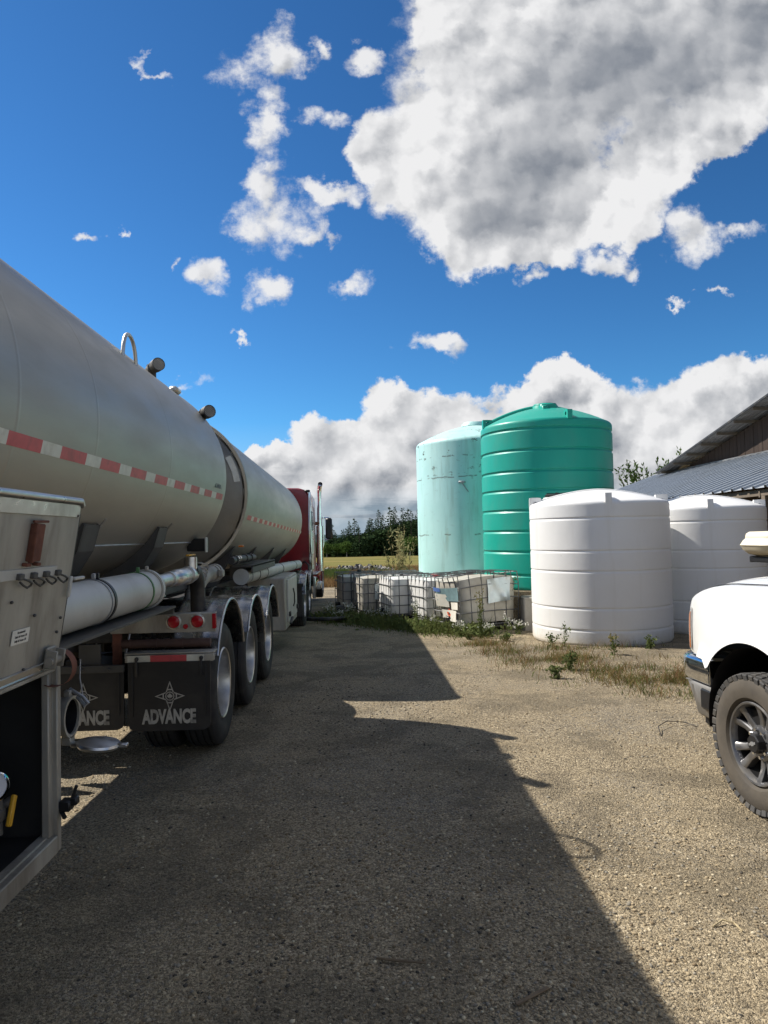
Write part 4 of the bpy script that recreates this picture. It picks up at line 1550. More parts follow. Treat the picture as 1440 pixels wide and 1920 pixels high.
mb.lathe([(0.022, 0), (0.022, 0.046)], (gx, gy, gz_), (0.75, -0.66, 0.05), 28)
mb.build('gauge_face', M['gauge_face'], cabn)
mb = MB()
mb.tube((gx - 0.02, gy + 0.075, gz_ - 0.06), (gx - 0.02, gy + 0.075, gz_ - 0.20), 0.022, n=12)
mb.tube((gx - 0.03, gy - 0.3, gz_ - 0.10), (gx - 0.03, gy + 0.2, gz_ - 0.12), 0.016, n=12)
mb.box((gx - 0.02, gy + 0.075, gz_ - 0.13), (0.05, 0.055, 0.05), 0.008)
mb.tube((XI + 0.05, gy - 0.5, gz_ + 0.08), (XI + 0.05, gy + 0.45, gz_ + 0.02), 0.03, n=12)
mb.tube((XI + 0.10, gy + 0.35, CZ0), (XI + 0.10, gy + 0.35, CZ1), 0.025, n=12)
mb.build('valve_body', M['frame_grey'], cabn)
mb = MB()
mb.box((gx + 0.02, gy + 0.105, gz_ - 0.125), (0.016, 0.026, 0.11), 0.004, Matrix.Rotation(rad(-24), 3, 'X'))
mb.build('valve_handle', M['yellow'], cabn)
# the raised door: hinged along the top of the opening, leaning out
door_top = Vector((XO + 0.118, 0, 1.915))
door_bot = Vector((XO + 0.012, 0, CZ1 + 0.0))
dv = (door_top - door_bot)
DL = dv.length
dn = Vector((dv.z, 0, -dv.x)).normalized()      # outward (towards +x)
du = dv.normalized()


def dpt(y, t, off=0.0):
    return door_bot + du * t + dn * off + Vector((0, y, 0))


mb = MB()
R3 = Matrix((dn, Vector((0, 1, 0)), du)).transposed()
mb.box(dpt((CA + CB_) / 2, DL / 2, -0.009), (0.012, CB_ - CA, DL), 0.002, R3)
door = mb.build('cabinet_door', M['alu_dirty'], cabn, label='raised scratched aluminium door of the open cabinet')
mb = MB()       # rolled lip on the free edge
mb.path([dpt(CA, DL, 0.004), dpt(CB_ - 0.03, DL, 0.004), dpt(CB_ - 0.005, DL - 0.015, 0.0)], 0.014, 10)
mb.box(dpt((CA + CB_) / 2, DL - 0.04, 0.001), (0.004, CB_ - CA - 0.04, 0.05), 0.001, R3)
mb.build('door_lip', M['alu'], door)
mb = MB()
mb.box(dpt(CB_ + 0.006, DL / 2 - 0.02, -0.012), (0.016, 0.010, DL - 0.06), 0.002, R3)
mb.build('door_seal', M['black'], door)
mb = MB()
mb.box(dpt((CA + CB_) / 2, 0.012, 0.002), (0.010, CB_ - CA, 0.03), 0.002, R3)
mb.path([dpt(CA, -0.004, 0.0), dpt(CB_ - 0.02, -0.004, 0.0)], 0.010, 8)
mb.build('door_hinge', M['alu'], door)
mb = MB()       # rusty pocket bracket
yb_ = 2.545
mb.box(dpt(yb_, 0.495, 0.006), (0.022, 0.078, 0.135), 0.004, R3)
mb.box(dpt(yb_ - 0.03, 0.495, 0.014), (0.018, 0.02, 0.14), 0.003, R3)
mb.path([dpt(yb_ - 0.05, 0.57, 0.012), dpt(yb_ + 0.06, 0.572, 0.012)], 0.005, 6)
for yy in (yb_ - 0.045, yb_ + 0.03):
    mb.box(dpt(yy, 0.418, 0.008), (0.02, 0.03, 0.012), 0.002, R3)
mb.build('door_bracket', M['rust'], door)
mb = MB()       # strip with hooks
mb.box(dpt(2.33, 0.385, 0.002), (0.008, 0.86, 0.036), 0.001, R3)
mb.build('hook_strip', M['white_paint'], door)
for k in range(4):
    yy = 2.46 + 0.10 * k
    mb = MB()
    mb.box(dpt(yy, 0.378, 0.012), (0.016, 0.035, 0.022), 0.003, R3)
    mb.path([dpt(yy + 0.01, 0.372, 0.016), dpt(yy + 0.04, 0.364, 0.024), dpt(yy + 0.062, 0.355, 0.026), dpt(yy + 0.068, 0.345, 0.02), dpt(yy + 0.05, 0.338, 0.018), dpt(yy + 0.025, 0.347, 0.016), dpt(yy, 0.360, 0.014)], 0.0040, 8)
    mb.build('door_hook', M['frame_grey'], door)
mb = MB()
mb.box(dpt(CB_ - 0.035, 0.315, 0.014), (0.012, 0.018, 0.085), 0.003, R3)
mb.box(dpt(CB_ + 0.045, 0.345, 0.014), (0.014, 0.10, 0.014), 0.004, R3)
mb.build('door_catch', M['white_paint'], door)
mb = MB()
mb.box(dpt(2.555, 0.16, 0.0012), (0.0024, 0.125, 0.052), 0.0, R3)
lab = mb.build('pressure_label', M['paper'], door)
for i, (s, sz) in enumerate((('Recommended', 0.013), ('Trailer Air Pressure 120', 0.0125), ('Dolly Air Pressure 120', 0.0125))):
    me = text_mesh(s, sz, 'label_lettering', M['black'], 0.72, 0.0003)
    o = inst(me, 'label_lettering', lab)
    p = dpt(2.555, 0.176 - 0.015 * i, 0.0028) - Vector(ORG[rear.name])
    o.matrix_local = Matrix.Translation(p) @ Matrix((Vector((0, 1, 0)), du, dn)).transposed().to_4x4()
mb = MB()       # hinge lug at the lower far corner, with a rusty half round strap
mb.box(dpt(2.80, 0.045, 0.014), (0.012, 0.075, 0.085), 0.004, R3)
mb.box(dpt(2.765, 0.045, 0.035), (0.045, 0.010, 0.07), 0.003, R3)
mb.box(dpt(2.835, 0.045, 0.035), (0.045, 0.010, 0.07), 0.003, R3)
mb.tube(dpt(2.74, 0.04, 0.036), dpt(2.86, 0.04, 0.036), 0.016, n=10)
mb.build('door_lug', M['alu_dirty'], door)
mb = MB()
P = []
for i in range(13):
    a = rad(70 - 180 * i / 12)
    P.append([dpt(2.845 + s, -0.005 + 0.075 * math.sin(a), 0.015 + 0.075 * math.cos(a)) for s in (0, 0.05)])
mb.grid(P)
mb.build('rust_strap', M['rust'], door, fix=False)
mb = MB()
for yy, t in ((2.885, 0.60), (2.875, 0.19), (2.86, 0.135), (2.62, 0.03), (2.45, 0.29), (2.64, 0.225)):
    mb.sphere(dpt(yy, t, 0.002), 0.006, 6)
mb.build('door_rivet', M['frame_grey'], door)

# discharge pipe with its cap hanging open
mb = MB()
dpx, dpy, dpz = -1.285, 3.17, 0.99
mb.lathe([(0, 0.075), (0.50, 0.075), (0.50, 0.082), (0.60, 0.082), (0.62, 0.090), (0.64, 0.090), (0.64, 0.076), (0.45, 0.068), (0.45, 0)], (dpx - 0.64, dpy, dpz), (1, 0, 0), 32)
mb.box((dpx - 0.02, dpy, dpz + 0.10), (0.03, 0.025, 0.03), 0.004)
mb.box((dpx - 0.02, dpy, dpz - 0.10), (0.04, 0.05, 0.04), 0.004)
dp_ = mb.build('discharge_pipe', M['alu_dirty'], rear)
mb = MB()
mb.lathe([(0, 0), (0, 0.070), (0.10, 0.0735)], (dpx - 0.11, dpy, dpz), (1, 0, 0), 28)
mb.build('bore_shade', M['black'], dp_)  # black disc that paints the shade inside the open pipe
mb = MB()
mb.lathe([(0, 0), (0, 0.085), (0.012, 0.092), (0.022, 0.088), (0.026, 0.05), (0.030, 0)], (dpx + 0.11, dpy + 0.0, dpz - 0.135), (0.12, 0, 1), 28)
mb.box((dpx + 0.215, dpy, dpz - 0.13), (0.045, 0.03, 0.018), 0.004)
mb.box((dpx + 0.02, dpy, dpz - 0.12), (0.05, 0.035, 0.02), 0.004)
mb.build('discharge_cap', M['alu'], dp_)
mb = MB()
mb.path([(dpx - 0.02, dpy + 0.02, dpz + 0.115), (dpx + 0.05, dpy - 0.01, dpz + 0.085), (dpx + 0.075, dpy - 0.02, dpz + 0.06), (dpx + 0.06, dpy - 0.02, dpz + 0.05), (dpx + 0.02, dpy, dpz + 0.085)], 0.008, 8)
mb.path([(dpx + 0.04, dpy + 0.01, dpz + 0.09), (dpx + 0.02, dpy + 0.03, dpz + 0.16), (dpx + 0.015, dpy + 0.05, dpz + 0.24)], 0.003, 5)
mb.build('cap_chain', M['galv'], dp_)

# far side cabinet and tube, unseen, added to block sun under the belly
mb = MB()
mb.box((CX - 0.95, 2.2, 0.93), (0.62, 3.6, 0.74), 0.01)
mb.build('far_cabinet_sunblock', M['alu_dirty'], rear)
mb = MB()
mb.tube((CX - 1.06, -2, 1.44), (CX - 1.06, 4.6, 1.44), HR, n=24)
mb.build('far_tube_sunblock', M['white_paint'], rear)
# landing legs
for s in (-1, 1):
    mb = MB()
    mb.box((CX + s * 0.80, 0.35, 0.85), (0.12, 0.12, 0.75), 0.008)
    mb.box((CX + s * 0.80, 0.35, 0.42), (0.26, 0.26, 0.02), 0.004)
    mb.build('landing_leg', M['frame_grey'], rear)
for yy in (-2.6, -4.0, -5.4):
    for s in (-1, 1):
        truck_wheel(rear, CX + s * 1.27, yy, 0.52, s)
    mb = MB()
    mb.tube((CX - 1.0, yy, 0.52), (CX + 1.0, yy, 0.52), 0.065, n=14)
    mb.build('axle', M['frame_black'], rear)

# ------------------------------------------------------------------ lead tanker trailer
LS = -0.0192


def lz(y):
    return 2.497 + LS * y


lead = thing('tanker_trailer', 'farther grey steel tanker trailer coupled behind the red tractor, above three bright wheels', 'tanker trailer',
             (CX, 11.0, 0.0), 0, 'coupled tanker trailers', world_org=True)
dl = Vector((0, 1, LS)).normalized()
LY0, LY1 = 8.98, 17.0
mb = MB()
hp = [(0.0 - 0.20 * math.cos(k / 8 * PI / 2), 0.99 * math.sin(k / 8 * PI / 2)) for k in range(9)]
mb.lathe(hp, (CX, LY0, lz(LY0)), dl, 72)
mb.build('tank_head', M['tank_head'], lead, smooth=50)
L = LY1 - LY0
prof = [(0, 0.99), (-0.03, 0.995), (-0.035, RT + 0.012), (0.0, RT + 0.02), (0.05, RT + 0.012), (0.06, RT), (0.075, RT), (0.12, RT)]
for s in (1.5, 3.1, 4.7, 6.3):
    prof += [(s - 0.05, RT), (s - 0.022, RT), (s - 0.012, RT), (s - 0.006, RT + 0.0013), (s + 0.006, RT + 0.0013), (s + 0.012, RT), (s + 0.022, RT), (s + 0.05, RT)]
for k in range(11):
    a = k / 10 * PI / 2
    prof.append((L + 0.32 * math.sin(a), RT * math.cos(a)))
mb.lathe(prof, (CX, LY0, lz(LY0)), dl, 96)
mb.build('tank_shell', M['steel'], lead, smooth=30)
sa2 = math.asin(-0.285)
y = 9.22
while y < 16.9:
    tape_piece(lead, 'reflective_tape', M['red_tape'], CX, lz(0), RT, sa2, 0.062, y, y + 0.315, LS)
    tape_piece(lead, 'reflective_tape', M['white_tape'], CX, lz(0), RT, sa2, 0.062, y + 0.315, y + 0.525, LS)
    y += 0.525
mb = MB()       # white marker strip on the rear head
P = []
for i in range(7):
    a = rad(9 + 21 * i / 6)
    row = []
    for r in (0.885, 0.955):
        k = math.asin(r / 0.99)
        row.append((CX + r * math.cos(a), LY0 - 0.20 * math.cos(k) - 0.006, lz(LY0) + r * math.sin(a)))
    P.append(row)
mb.grid(P)
mb.build('reflective_tape', M['white_tape'], lead, fix=False)
mb = MB()       # chassis
for s in (-1, 1):
    mb.box((CX + s * 0.45, 10.95, 1.02), (0.10, 9.7, 0.24), 0.006)
for yy in (5.95, 6.9, 8.3, 9.6, 11.5, 13.2, 15):
    mb.box((CX, yy, 1.0), (0.84, 0.10, 0.16), 0.004)
mb.build('chassis_frame', M['frame_black'], lead)
mb = MB()       # fifth wheel under the rear trailer's nose
mb.lathe([(0, 0), (0, 0.44), (0.05, 0.45), (0.06, 0)], (CX, 6.9, 1.205), (0, 0, 1), 28)
mb.box((CX, 6.9, 1.16), (0.9, 0.5, 0.08), 0.01)
mb.build('fifth_wheel', M['frame_black'], lead)
for s in (-1, 1):       # saddle walls joining tank and chassis
    for yy in (9.3, 11.2, 13.4, 15.6):
        mb = MB()
        z_ = lz(yy)
        mb.prism([(0.38, 1.14), (0.56, 1.14), (0.80, z_ - 0.66), (0.55, z_ - 0.87), (0.38, z_ - 0.95)], (CX, yy - 0.05, 0), (s, 0, 0), (0, 0, 1), (0, 0.1, 0))
        mb.build('saddle', M['frame_grey'], lead, smooth=0)
mb = MB()       # catwalk shelf with hose ends on it
mb.box((CX + 0.92, 10.3, 1.40), (0.26, 2.3, 0.03), 0.004)
mb.box((CX + 1.04, 10.3, 1.36), (0.02, 2.3, 0.10), 0.004)
mb.box((CX + 0.80, 11.2, 1.30), (0.1, 2.6, 0.16), 0.01)
mb.build('catwalk', M['frame_grey'], lead)
mb = MB()
mb.path([(CX + 0.93, 8.3, 1.50), (CX + 0.93, 8.8, 1.505), (CX + 0.93, 9.3, 1.50), (CX + 0.93, 10.0, 1.49)], 0.045, 12)
for yy in (8.5, 8.62, 9.2, 9.6):
    mb.lathe([(0, 0.044), (0, 0.056), (0.06, 0.056), (0.06, 0.044)], (CX + 0.93, yy, 1.502), (0, 1, 0), 14)
mb.build('coiled_hose', M['frame_black'], lead)
mb = MB()
for yy in (8.56, 8.70):
    mb.lathe([(0, 0.058), (0.035, 0.058), (0.035, 0.05)], (CX + 0.93, yy, 1.502), (0, 1, 0), 14)
mb.build('hose_coupling', M['chrome'], lead)
mb = MB()
mb.box((CX + 0.95, 8.9, 1.66), (0.05, 0.12, 0.025), 0.004)
mb.build('marker_lamp', M['amber'], lead)
# hose tube
H2 = 0.098
dh = Vector((0, 1, -0.0185)).normalized()
mb = MB()
mb.lathe([(0.0, 0.0), (0.0, H2 + 0.006), (0.03, H2 + 0.008), (0.06, H2), (7.9, H2), (7.92, 0)], (CX + 0.90, 9.15, 1.265), dh, 32)
h2 = mb.build('hose_tube', M['white_paint'], lead)
for t_ in (0.35, 1.05, 1.9, 4.0, 6.6):
    b = MB()
    b.lathe([(-0.02, H2 + 0.001), (-0.02, H2 + 0.006), (0.02, H2 + 0.006), (0.02, H2 + 0.001)], Vector((CX + 0.90, 9.15, 1.265)) + dh * t_, dh, 28, closed=True)
    b.build('tube_strap', M['black'] if t_ > 0.5 else M['galv'], h2)
# three axles
AX = (6.20, 7.62, 9.00)
for i, ay in enumerate(AX):
    zz = gh(-1.2, ay) + 0.518
    for s in (1, -1):
        truck_wheel(lead, CX + s * 1.265, ay, zz, s)
        xa, xb = CX + s * 0.60, CX + s * 1.315
        fo = fender(lead, xa, xb, ay, (1.235, 1.15, 1.155)[i] - 0.63, 0.63, 16 if i != 1 else 4, (150 if i else 158) if s > 0 else 112, M['fender'])
    mb = MB()
    mb.tube((CX - 1.0, ay, zz), (CX + 1.0, ay, zz), 0.065, n=14)
    mb.lathe([(0, 0.2), (0.02, 0.205), (0.14, 0.205), (0.16, 0.2)], (CX + 0.68, ay, zz), (1, 0, 0), 20)
    mb.lathe([(0, 0.2), (0.02, 0.205), (0.14, 0.205), (0.16, 0.2)], (CX - 0.84, ay, zz), (1, 0, 0), 20)
    mb.build('axle', M['frame_black'], lead)
    for s in (1, -1):
        mb = MB()
        mb.lathe([(0, 0.10), (0.06, 0.13), (0.12, 0.105), (0.18, 0.13), (0.24, 0.10)], (CX + s * 0.45, ay - 0.35, zz + 0.08), (0, 0, 1), 20)
        mb.box((CX + s * 0.45, ay - 0.1, zz + 0.02), (0.09, 0.75, 0.09), 0.01)
        mb.build('air_spring', M['rubber'], lead)
    mb = MB()
    for s in (1, -1):
        mb.box((CX + s * 0.72, ay, zz + 0.56), (0.5, 0.05, 0.05), 0.004)
    mb.build('fender_bracket', M['frame_grey'], lead)
# tail lights and flaps
for s in (1, -1):
    X0 = CX + s * 0.92
    mb = MB()
    mb.box((X0, 5.535, 1.115), (0.80, 0.03, 0.145), 0.004)
    mb.box((X0, 5.555, 1.185), (0.80, 0.06, 0.012), 0.002)
    mb.build('light_bar', M['alu_dirty'], lead)
    for dx in (0.085, 0.265):
        round_light(lead, CX + s * (0.92 + dx), 5.518, 1.125, 0.046)
    round_light(lead, CX + s * 1.095, 5.518, 1.088, 0.019, 'marker_light', False)
    mb = MB()
    mb.box((CX + s * 1.312, 5.525, 1.125), (0.028, 0.035, 0.115), 0.004)
    mb.build('side_reflector', M['red_lens'], lead)
    mb = MB()
    mb.tube((CX + s * 0.52, 5.58, 0.955), (CX + s * 1.27, 5.58, 0.955), 0.034, n=14)
    for k in range(3):
        mb.lathe([(0, 0.034), (0.0, 0.039), (0.012, 0.039), (0.012, 0.034)], (CX + s * (0.65 + 0.2 * k), 5.58, 0.955), (1, 0, 0), 14)
    mb.build('cross_pipe', M['brown_pipe'], lead)
    mb = MB()
    mb.box((CX + s * 0.56, 5.56, 1.0), (0.06, 0.05, 0.40), 0.004)
    mb.build('hanger', M['rust'] if s > 0 else M['frame_grey'], lead)
    mb = MB()
    mb.box((CX + s * 1.0, 5.42, 0.868), (0.66, 0.05, 0.055), 0.004)
    mb.box((CX + s * 1.0, 5.47, 0.905), (0.66, 0.14, 0.012), 0.003)
    mb.build('flap_bar', M['alu_dirty'], lead)
    for xa, xb, mt in ((0.69, 0.86, 'white_tape'), (0.86, 1.13, 'red_tape'), (1.13, 1.26, 'white_tape')):
        mb = MB()
        mb.box((CX + s * (xa + xb) / 2, 5.393, 0.868), (xb - xa, 0.003, 0.05), 0.0)
        mb.build('reflective_tape', M[mt], lead)
    mudflap(lead, CX + s * 1.0, 5.385, 0.845, 0.335)
    mb = MB()
    for dx in (-0.24, 0.24):
        mb.box((CX + s * 1.0 + dx, 5.374, 0.80), (0.018, 0.012, 0.12), 0.003)
        mb.sphere((CX + s * 1.0 + dx, 5.385, 0.868), 0.016, 8)
    mb.build('flap_clamp', M['frame_black'], lead)
    if s < 0:
        continue
    mudflap(lead, CX + s * 0.355, 5.40, 0.79, 0.345)
    mb = MB()
    mb.box((CX + s * 0.355, 5.40, 0.80), (0.62, 0.03, 0.055), 0.003)
    for dx in (-0.2, 0.0, 0.2):
        mb.sphere((CX + s * 0.355 + dx, 5.383, 0.80), 0.014, 8)
    mb.build('flap_bar', M['frame_grey'], lead)
    mb = MB()
    mb.box((CX + s * 0.40, 5.43, 0.905), (0.16, 0.02, 0.15), 0.003)
    mb.build('hanger_plate', M['frame_grey'], lead)
mb = MB()       # open hatch plate glinting behind the tube
mb.box((CX + 0.88, 5.15, 1.335), (0.20, 0.5, 0.012), 0.003)
for k in range(5):
    mb.box((CX + 0.97, 4.95 + 0.1 * k, 1.35), (0.03, 0.02, 0.03), 0.004)
mb.build('hatch_plate', M['alu'], lead)

# cabinet between tridem and drive wheels
for s in (1, -1):
    mb = MB()
    mb.box((CX + s * 0.92, 12.25, 0.70), (0.60, 1.9, 0.84), 0.02)
    cb2 = mb.build('side_cabinet', M['alu_dirty'], lead)
    b = MB()
    b.box((CX + s * 1.232, 12.25, 0.74), (0.03, 1.5, 0.68), 0.008)
    b.build('cabinet_door', M['white_paint'], cb2)
    b = MB()
    for yy in (11.62, 12.9):
        b.box((CX + s * 1.262, yy, 0.52), (0.03, 0.09, 0.08), 0.006)
    b.path([(CX + s * 1.27, 12.1, 0.9), (CX + s * 1.285, 12.15, 0.8), (CX + s * 1.285, 12.15, 0.66), (CX + s * 1.27, 12.1, 0.6)], 0.012, 8)
    b.box((CX + s * 1.27, 11.75, 0.40), (0.04, 0.30, 0.03), 0.006, Matrix.Rotation(rad(14), 3, 'X'))
    b.build('door_latch', M['frame_black'], cb2)
    b = MB()
    for z_ in (0.42, 0.55, 0.72, 0.95, 1.02):
        b.sphere((CX + s * 1.0, 11.295, z_), 0.018, 8)
    b.build('bolt_head', M['frame_black'], cb2)

# ------------------------------------------------------------------ red tractor
TZ = gh(-1.5, 17.5)
TX = -2.52
trac = thing('semi_tractor', 'dark red highway tractor with tall chrome exhaust stack pulling the two tank trailers', 'truck', (TX, 18.0, TZ), 0, world_org=True)


def tb_(c, s, ch=0.02, nm='part', mt='red_cab', rot=None):
    mb = MB()
    mb.box((c[0], c[1], c[2] + TZ), s, ch, rot)
    return mb.build(nm, M[mt], trac)


mb = MB()       # sleeper: rounded box with a sloping roof fairing
P = []
HW = 1.20
sec = [(-HW, 0.95), (-HW, 2.3), (-HW, 2.95), (-HW + .10, 3.12), (-HW + .3, 3.18), (0, 3.20), (HW - .3, 3.18), (HW - .10, 3.12), (HW, 2.95), (HW, 2.3), (HW, 0.95)]
for yy, k, dzz in ((18.0, 0.97, -0.03), (18.04, 1.0, 0), (19.6, 1.0, 0.02), (20.2, 0.98, -0.10), (20.8, 0.94, -0.45)):
    P.append([(TX + x * k, yy, TZ + z + (dzz if z > 2 else 0)) for x, z in sec])
mb.grid(P)
mb.add(P[0], [tuple(range(len(sec)))])
mb.add(P[-1], [tuple(range(len(sec)))])
slp = mb.build('sleeper', M['red_cab'], trac, smooth=40)
for s in (1, -1):
    mb = MB()
    mb.box((TX + s * 1.185, 17.985, TZ + 2.0), (0.06, 0.05, 2.15), 0.01)
    mb.build('corner_trim', M['chrome'], slp)
    mb = MB()
    mb.box((TX + s * 1.13, 18.0, TZ + 3.10), (0.14, 0.10, 0.06), 0.02)
    mb.build('corner_cap', M['black'], slp)
    mb = MB()
    for z0_, z1_, y0_, y1_ in ((1.94, 2.04, 18.2, 18.9), (1.50, 1.85, 18.15, 18.95), (1.1, 1.2, 18.2, 18.9)):
        mb.box((TX + s * 1.203, (y0_ + y1_) / 2, TZ + (z0_ + z1_) / 2), (0.012, y1_ - y0_, z1_ - z0_), 0.002)
    mb.build('side_panel', M['white_tape'], slp)
    mb = MB()
    mb.box((TX + s * 1.203, 18.55, TZ + 2.35), (0.012, 0.5, 0.5), 0.03)
    mb.build('sleeper_window', M['glass'], slp)
for x, z0_, z1_, w in ((0.70, 2.55, 2.92, 0.06), (0.95, 1.72, 1.86, 0.06)):
    mb = MB()
    mb.box((TX + x, 18.02, TZ + (z0_ + z1_) / 2), (w, 0.012, z1_ - z0_), 0.002)
    mb.build('reflective_strip', M['white_tape'], slp)
mb = MB()       # day cab and hood ahead of the sleeper
P = []
for yy, hw, zb, zt in ((20.7, 1.08, 1.0, 2.55), (21.6, 1.05, 1.0, 2.5), (22.1, 1.0, 1.0, 1.95), (23.9, 0.85, 0.85, 1.75), (24.1, 0.80, 0.85, 1.6)):
    P.append([(TX - hw, yy, TZ + zb), (TX - hw, yy, TZ + zt - .12), (TX - hw + .15, yy, TZ + zt), (TX + hw - .15, yy, TZ + zt), (TX + hw, yy, TZ + zt - .12), (TX + hw, yy, TZ + zb)])
mb.grid(P)
mb.add(P[-1], [tuple(range(6))])
mb.build('cab', M['red_cab'], trac, smooth=30)
for s in (1, -1):
    mb = MB()       # steer fender
    fender(trac, TX + s * 0.86, TX + s * 1.22, 22.75, TZ + 0.52, 0.60, 0, 178, M['red_cab'], 'steer_fender', False)
    truck_wheel(trac, TX + s * 1.22, 22.75, TZ + 0.52, s, dual=False)
    for yy in (15.30, 16.62):
        truck_wheel(trac, TX + s * 1.26, yy, TZ + 0.52, s)
        fender(trac, TX + s * 0.62, TX + s * 1.30, yy, TZ + 0.54, 0.62, 20, 160, M['fender'])
    mb = MB()       # exhaust stack
    ex, ey = TX + s * 1.27, 20.55
    mb.path([(ex, ey, TZ + 2.2), (ex, ey, TZ + 2.9), (ex, ey, TZ + 3.20), (ex + 0.01, ey - .03, TZ + 3.32), (ex + .03, ey - .10, TZ + 3.40), (ex + .05, ey - .20, TZ + 3.44)], 0.068, 18)
    mb.tube((ex, ey, TZ + 0.95), (ex, ey, TZ + 2.25), 0.10, n=20)
    st = mb.build('exhaust_stack', M['chrome'], trac)
    b = MB()
    b.lathe([(0.0, 0.0), (0.0, 0.055), (0.012, 0.066)], (ex + .05, ey - .203, TZ + 3.441), (0.15, -0.95, 0.2), 18)
    b.build('stack_mouth', M['black'], st)
    b = MB()
    b.box((ex - 0.08, ey - 0.02, TZ + 2.32), (0.20, 0.10, 0.10), 0.02)
    b.build('stack_bracket', M['rust'], st)
    mb = MB()       # mirror
    mx, my = TX + s * 1.50, 21.3
    mb.box((mx, my, TZ + 2.18), (0.20, 0.10, 0.64), 0.045)
    mr = mb.build('mirror', M['black'], trac)
    b = MB()
    for z_ in (1.85, 2.5):
        b.path([(mx, my, TZ + z_), (mx - s * 0.35, my + 0.05, TZ + z_)], 0.016, 8)
    b.path([(mx - s * 0.16, my, TZ + 2.55), (mx - s * 0.16, my, TZ + 1.75), (mx - s * 0.22, my, TZ + 1.35)], 0.014, 8)
    b.build('mirror_arm', M['chrome'], mr)
    mb = MB()
    mb.path([(TX + s * 1.22, 20.95, TZ + 2.2), (TX + s * 1.26, 20.95, TZ + 2.15), (TX + s * 1.26, 20.95, TZ + 1.2), (TX + s * 1.22, 20.95, TZ + 1.15)], 0.02, 8)
    mb.build('grab_rail', M['chrome'], trac)
    mb = MB()       # fuel tank and step
    mb.lathe([(0, 0), (0, 0.26), (0.03, 0.30), (1.6, 0.30), (1.63, 0.26), (1.63, 0)], (TX + s * 0.94, 18.6, TZ + 0.66), (0, 1, 0), 32)
    ft = mb.build('fuel_tank', M['chrome'], trac)
    b = MB()
    b.box((TX + s * 1.16, 19.4, TZ + 0.96), (0.26, 1.5, 0.03), 0.006)
    b.box((TX + s * 1.22, 18.55, TZ + 0.62), (0.10, 0.06, 0.55), 0.02)
    b.box((TX + s * 1.2, 20.5, TZ + 0.55), (0.20, 0.5, 0.22), 0.03)
    b.build('step', M['alu'], ft)
    mb = MB()
    mb.box((TX + s * 1.16, 20.9, TZ + 0.95), (0.14, 1.2, 0.34), 0.04)
    mb.build('cab_skirt', M['red_cab'], trac)
    mb = MB()
    mb.box((TX + s * 0.95, 14.62, TZ + 0.62), (0.60, 0.012, 0.62), 0.003)
    mb.box((TX + s * 0.95, 14.62, TZ + 0.95), (0.66, 0.05, 0.07), 0.006)
    mb.build('mudflap', M['flap'], trac)
mb = MB()
for s in (-1, 1):
    mb.box((TX + s * 0.42, 19.2, TZ + 0.80), (0.09, 9.4, 0.26), 0.006)
for yy in (15.3, 16.62):
    mb.tube((TX - 1.0, yy, TZ + 0.52), (TX + 1.0, yy, TZ + 0.52), 0.08, n=14)
mb.tube((TX - 1.0, 22.75, TZ + 0.50), (TX + 1.0, 22.75, TZ + 0.50), 0.06, n=14)
mb.box((TX, 16.0, TZ + 1.02), (0.9, 0.9, 0.10), 0.02)
mb.build('chassis_frame', M['frame_black'], trac)
for k in range(3):
    mb = MB()
    x0 = TX + 0.55 + 0.2 * k
    mb.path([(x0, 18.0, TZ + 1.25), (x0 + .1, 17.75, TZ + 1.33), (x0 + .22, 17.45, TZ + 1.25), (x0 + .25, 17.3, TZ + 0.9), (x0 + .05, 17.4, TZ + 0.62), (x0 - .2, 17.8, TZ + 0.75)], 0.022, 8)
    mb.build('air_hose', M['black'], trac)


# ------------------------------------------------------------------ white pickup
PKX, PKY, PKA = 2.37, 4.33, rad(4.6)
pick = thing('pickup_truck', 'white pickup with chrome bumper and dusty dark alloy wheel at the right edge', 'pickup truck', (PKX, PKY, gh(PKX, PKY)), PKA)
# local: +y forward, left side at x = 0, the body spreads towards +x
PW = 2.02
WZ, WR = 0.425, 0.425


def fx(y):       # plan inset of the side towards the front corner
    return 0.0 + (0.0 if y < 0.42 else 0.50 * (y - 0.42) ** 1.9)


def ztop(y):     # height of the fender shoulder
    if y > 0.2:
        return 1.315 - 0.24 * (y - 0.2) ** 2 - (4.5 * (y - 0.79) ** 2 if y > 0.79 else 0)
    return 1.315 + 0.02 * min(1.0, 0.2 - y)


def side_pt(y, k, off=0.0):
    """k from 0 (arch or sill edge) to 1 (shoulder)"""
    R = 0.56
    if abs(y + 0.02) < 0.52:
        zb = WZ + 0.07 + math.sqrt(max(0.0, R * R - (y + 0.02) ** 2)) * 0.97
    else:
        zb = 0.86 if y > 0 else 0.52
    if 0.43 <= y:
        zb = max(zb, 0.80)
    zs = ztop(y)
    z = zb + (zs - zb) * k
    lip = 0.030 * math.exp(-((z - zb) / 0.05) ** 2) if abs(y) < 0.6 else 0
    bulge = 0.035 * math.sin(PI * min(1, max(0, (z - 0.5) / 0.95)))
    x = fx(y) + 0.03 - bulge - lip - off
    return (x, y, z)


mb = MB()
ysl = sorted(set([round(v, 4) for v in list(np.linspace(-0.9, -0.56, 5)) + list(np.linspace(-0.54, 0.50, 31)) + list(np.linspace(0.52, 0.96, 18))]))
P = []
for yv in ysl:
    row = []
    for k in np.linspace(0, 1, 15):
        row.append(side_pt(yv, k))
    x0, _, z0 = row[-1]
    dz = 0.05 + 0.02 * max(0, min(1, (0.9 - yv)))
    for k in range(1, 6):
        a = k / 5 * PI / 2
        row.append((x0 + 0.10 * (1 - math.cos(a)), yv, z0 + dz * math.sin(a)))
    P.append(row)
mb.grid(P)
mb.build('fender', M['truck_white'], pick, smooth=50, fix=False)
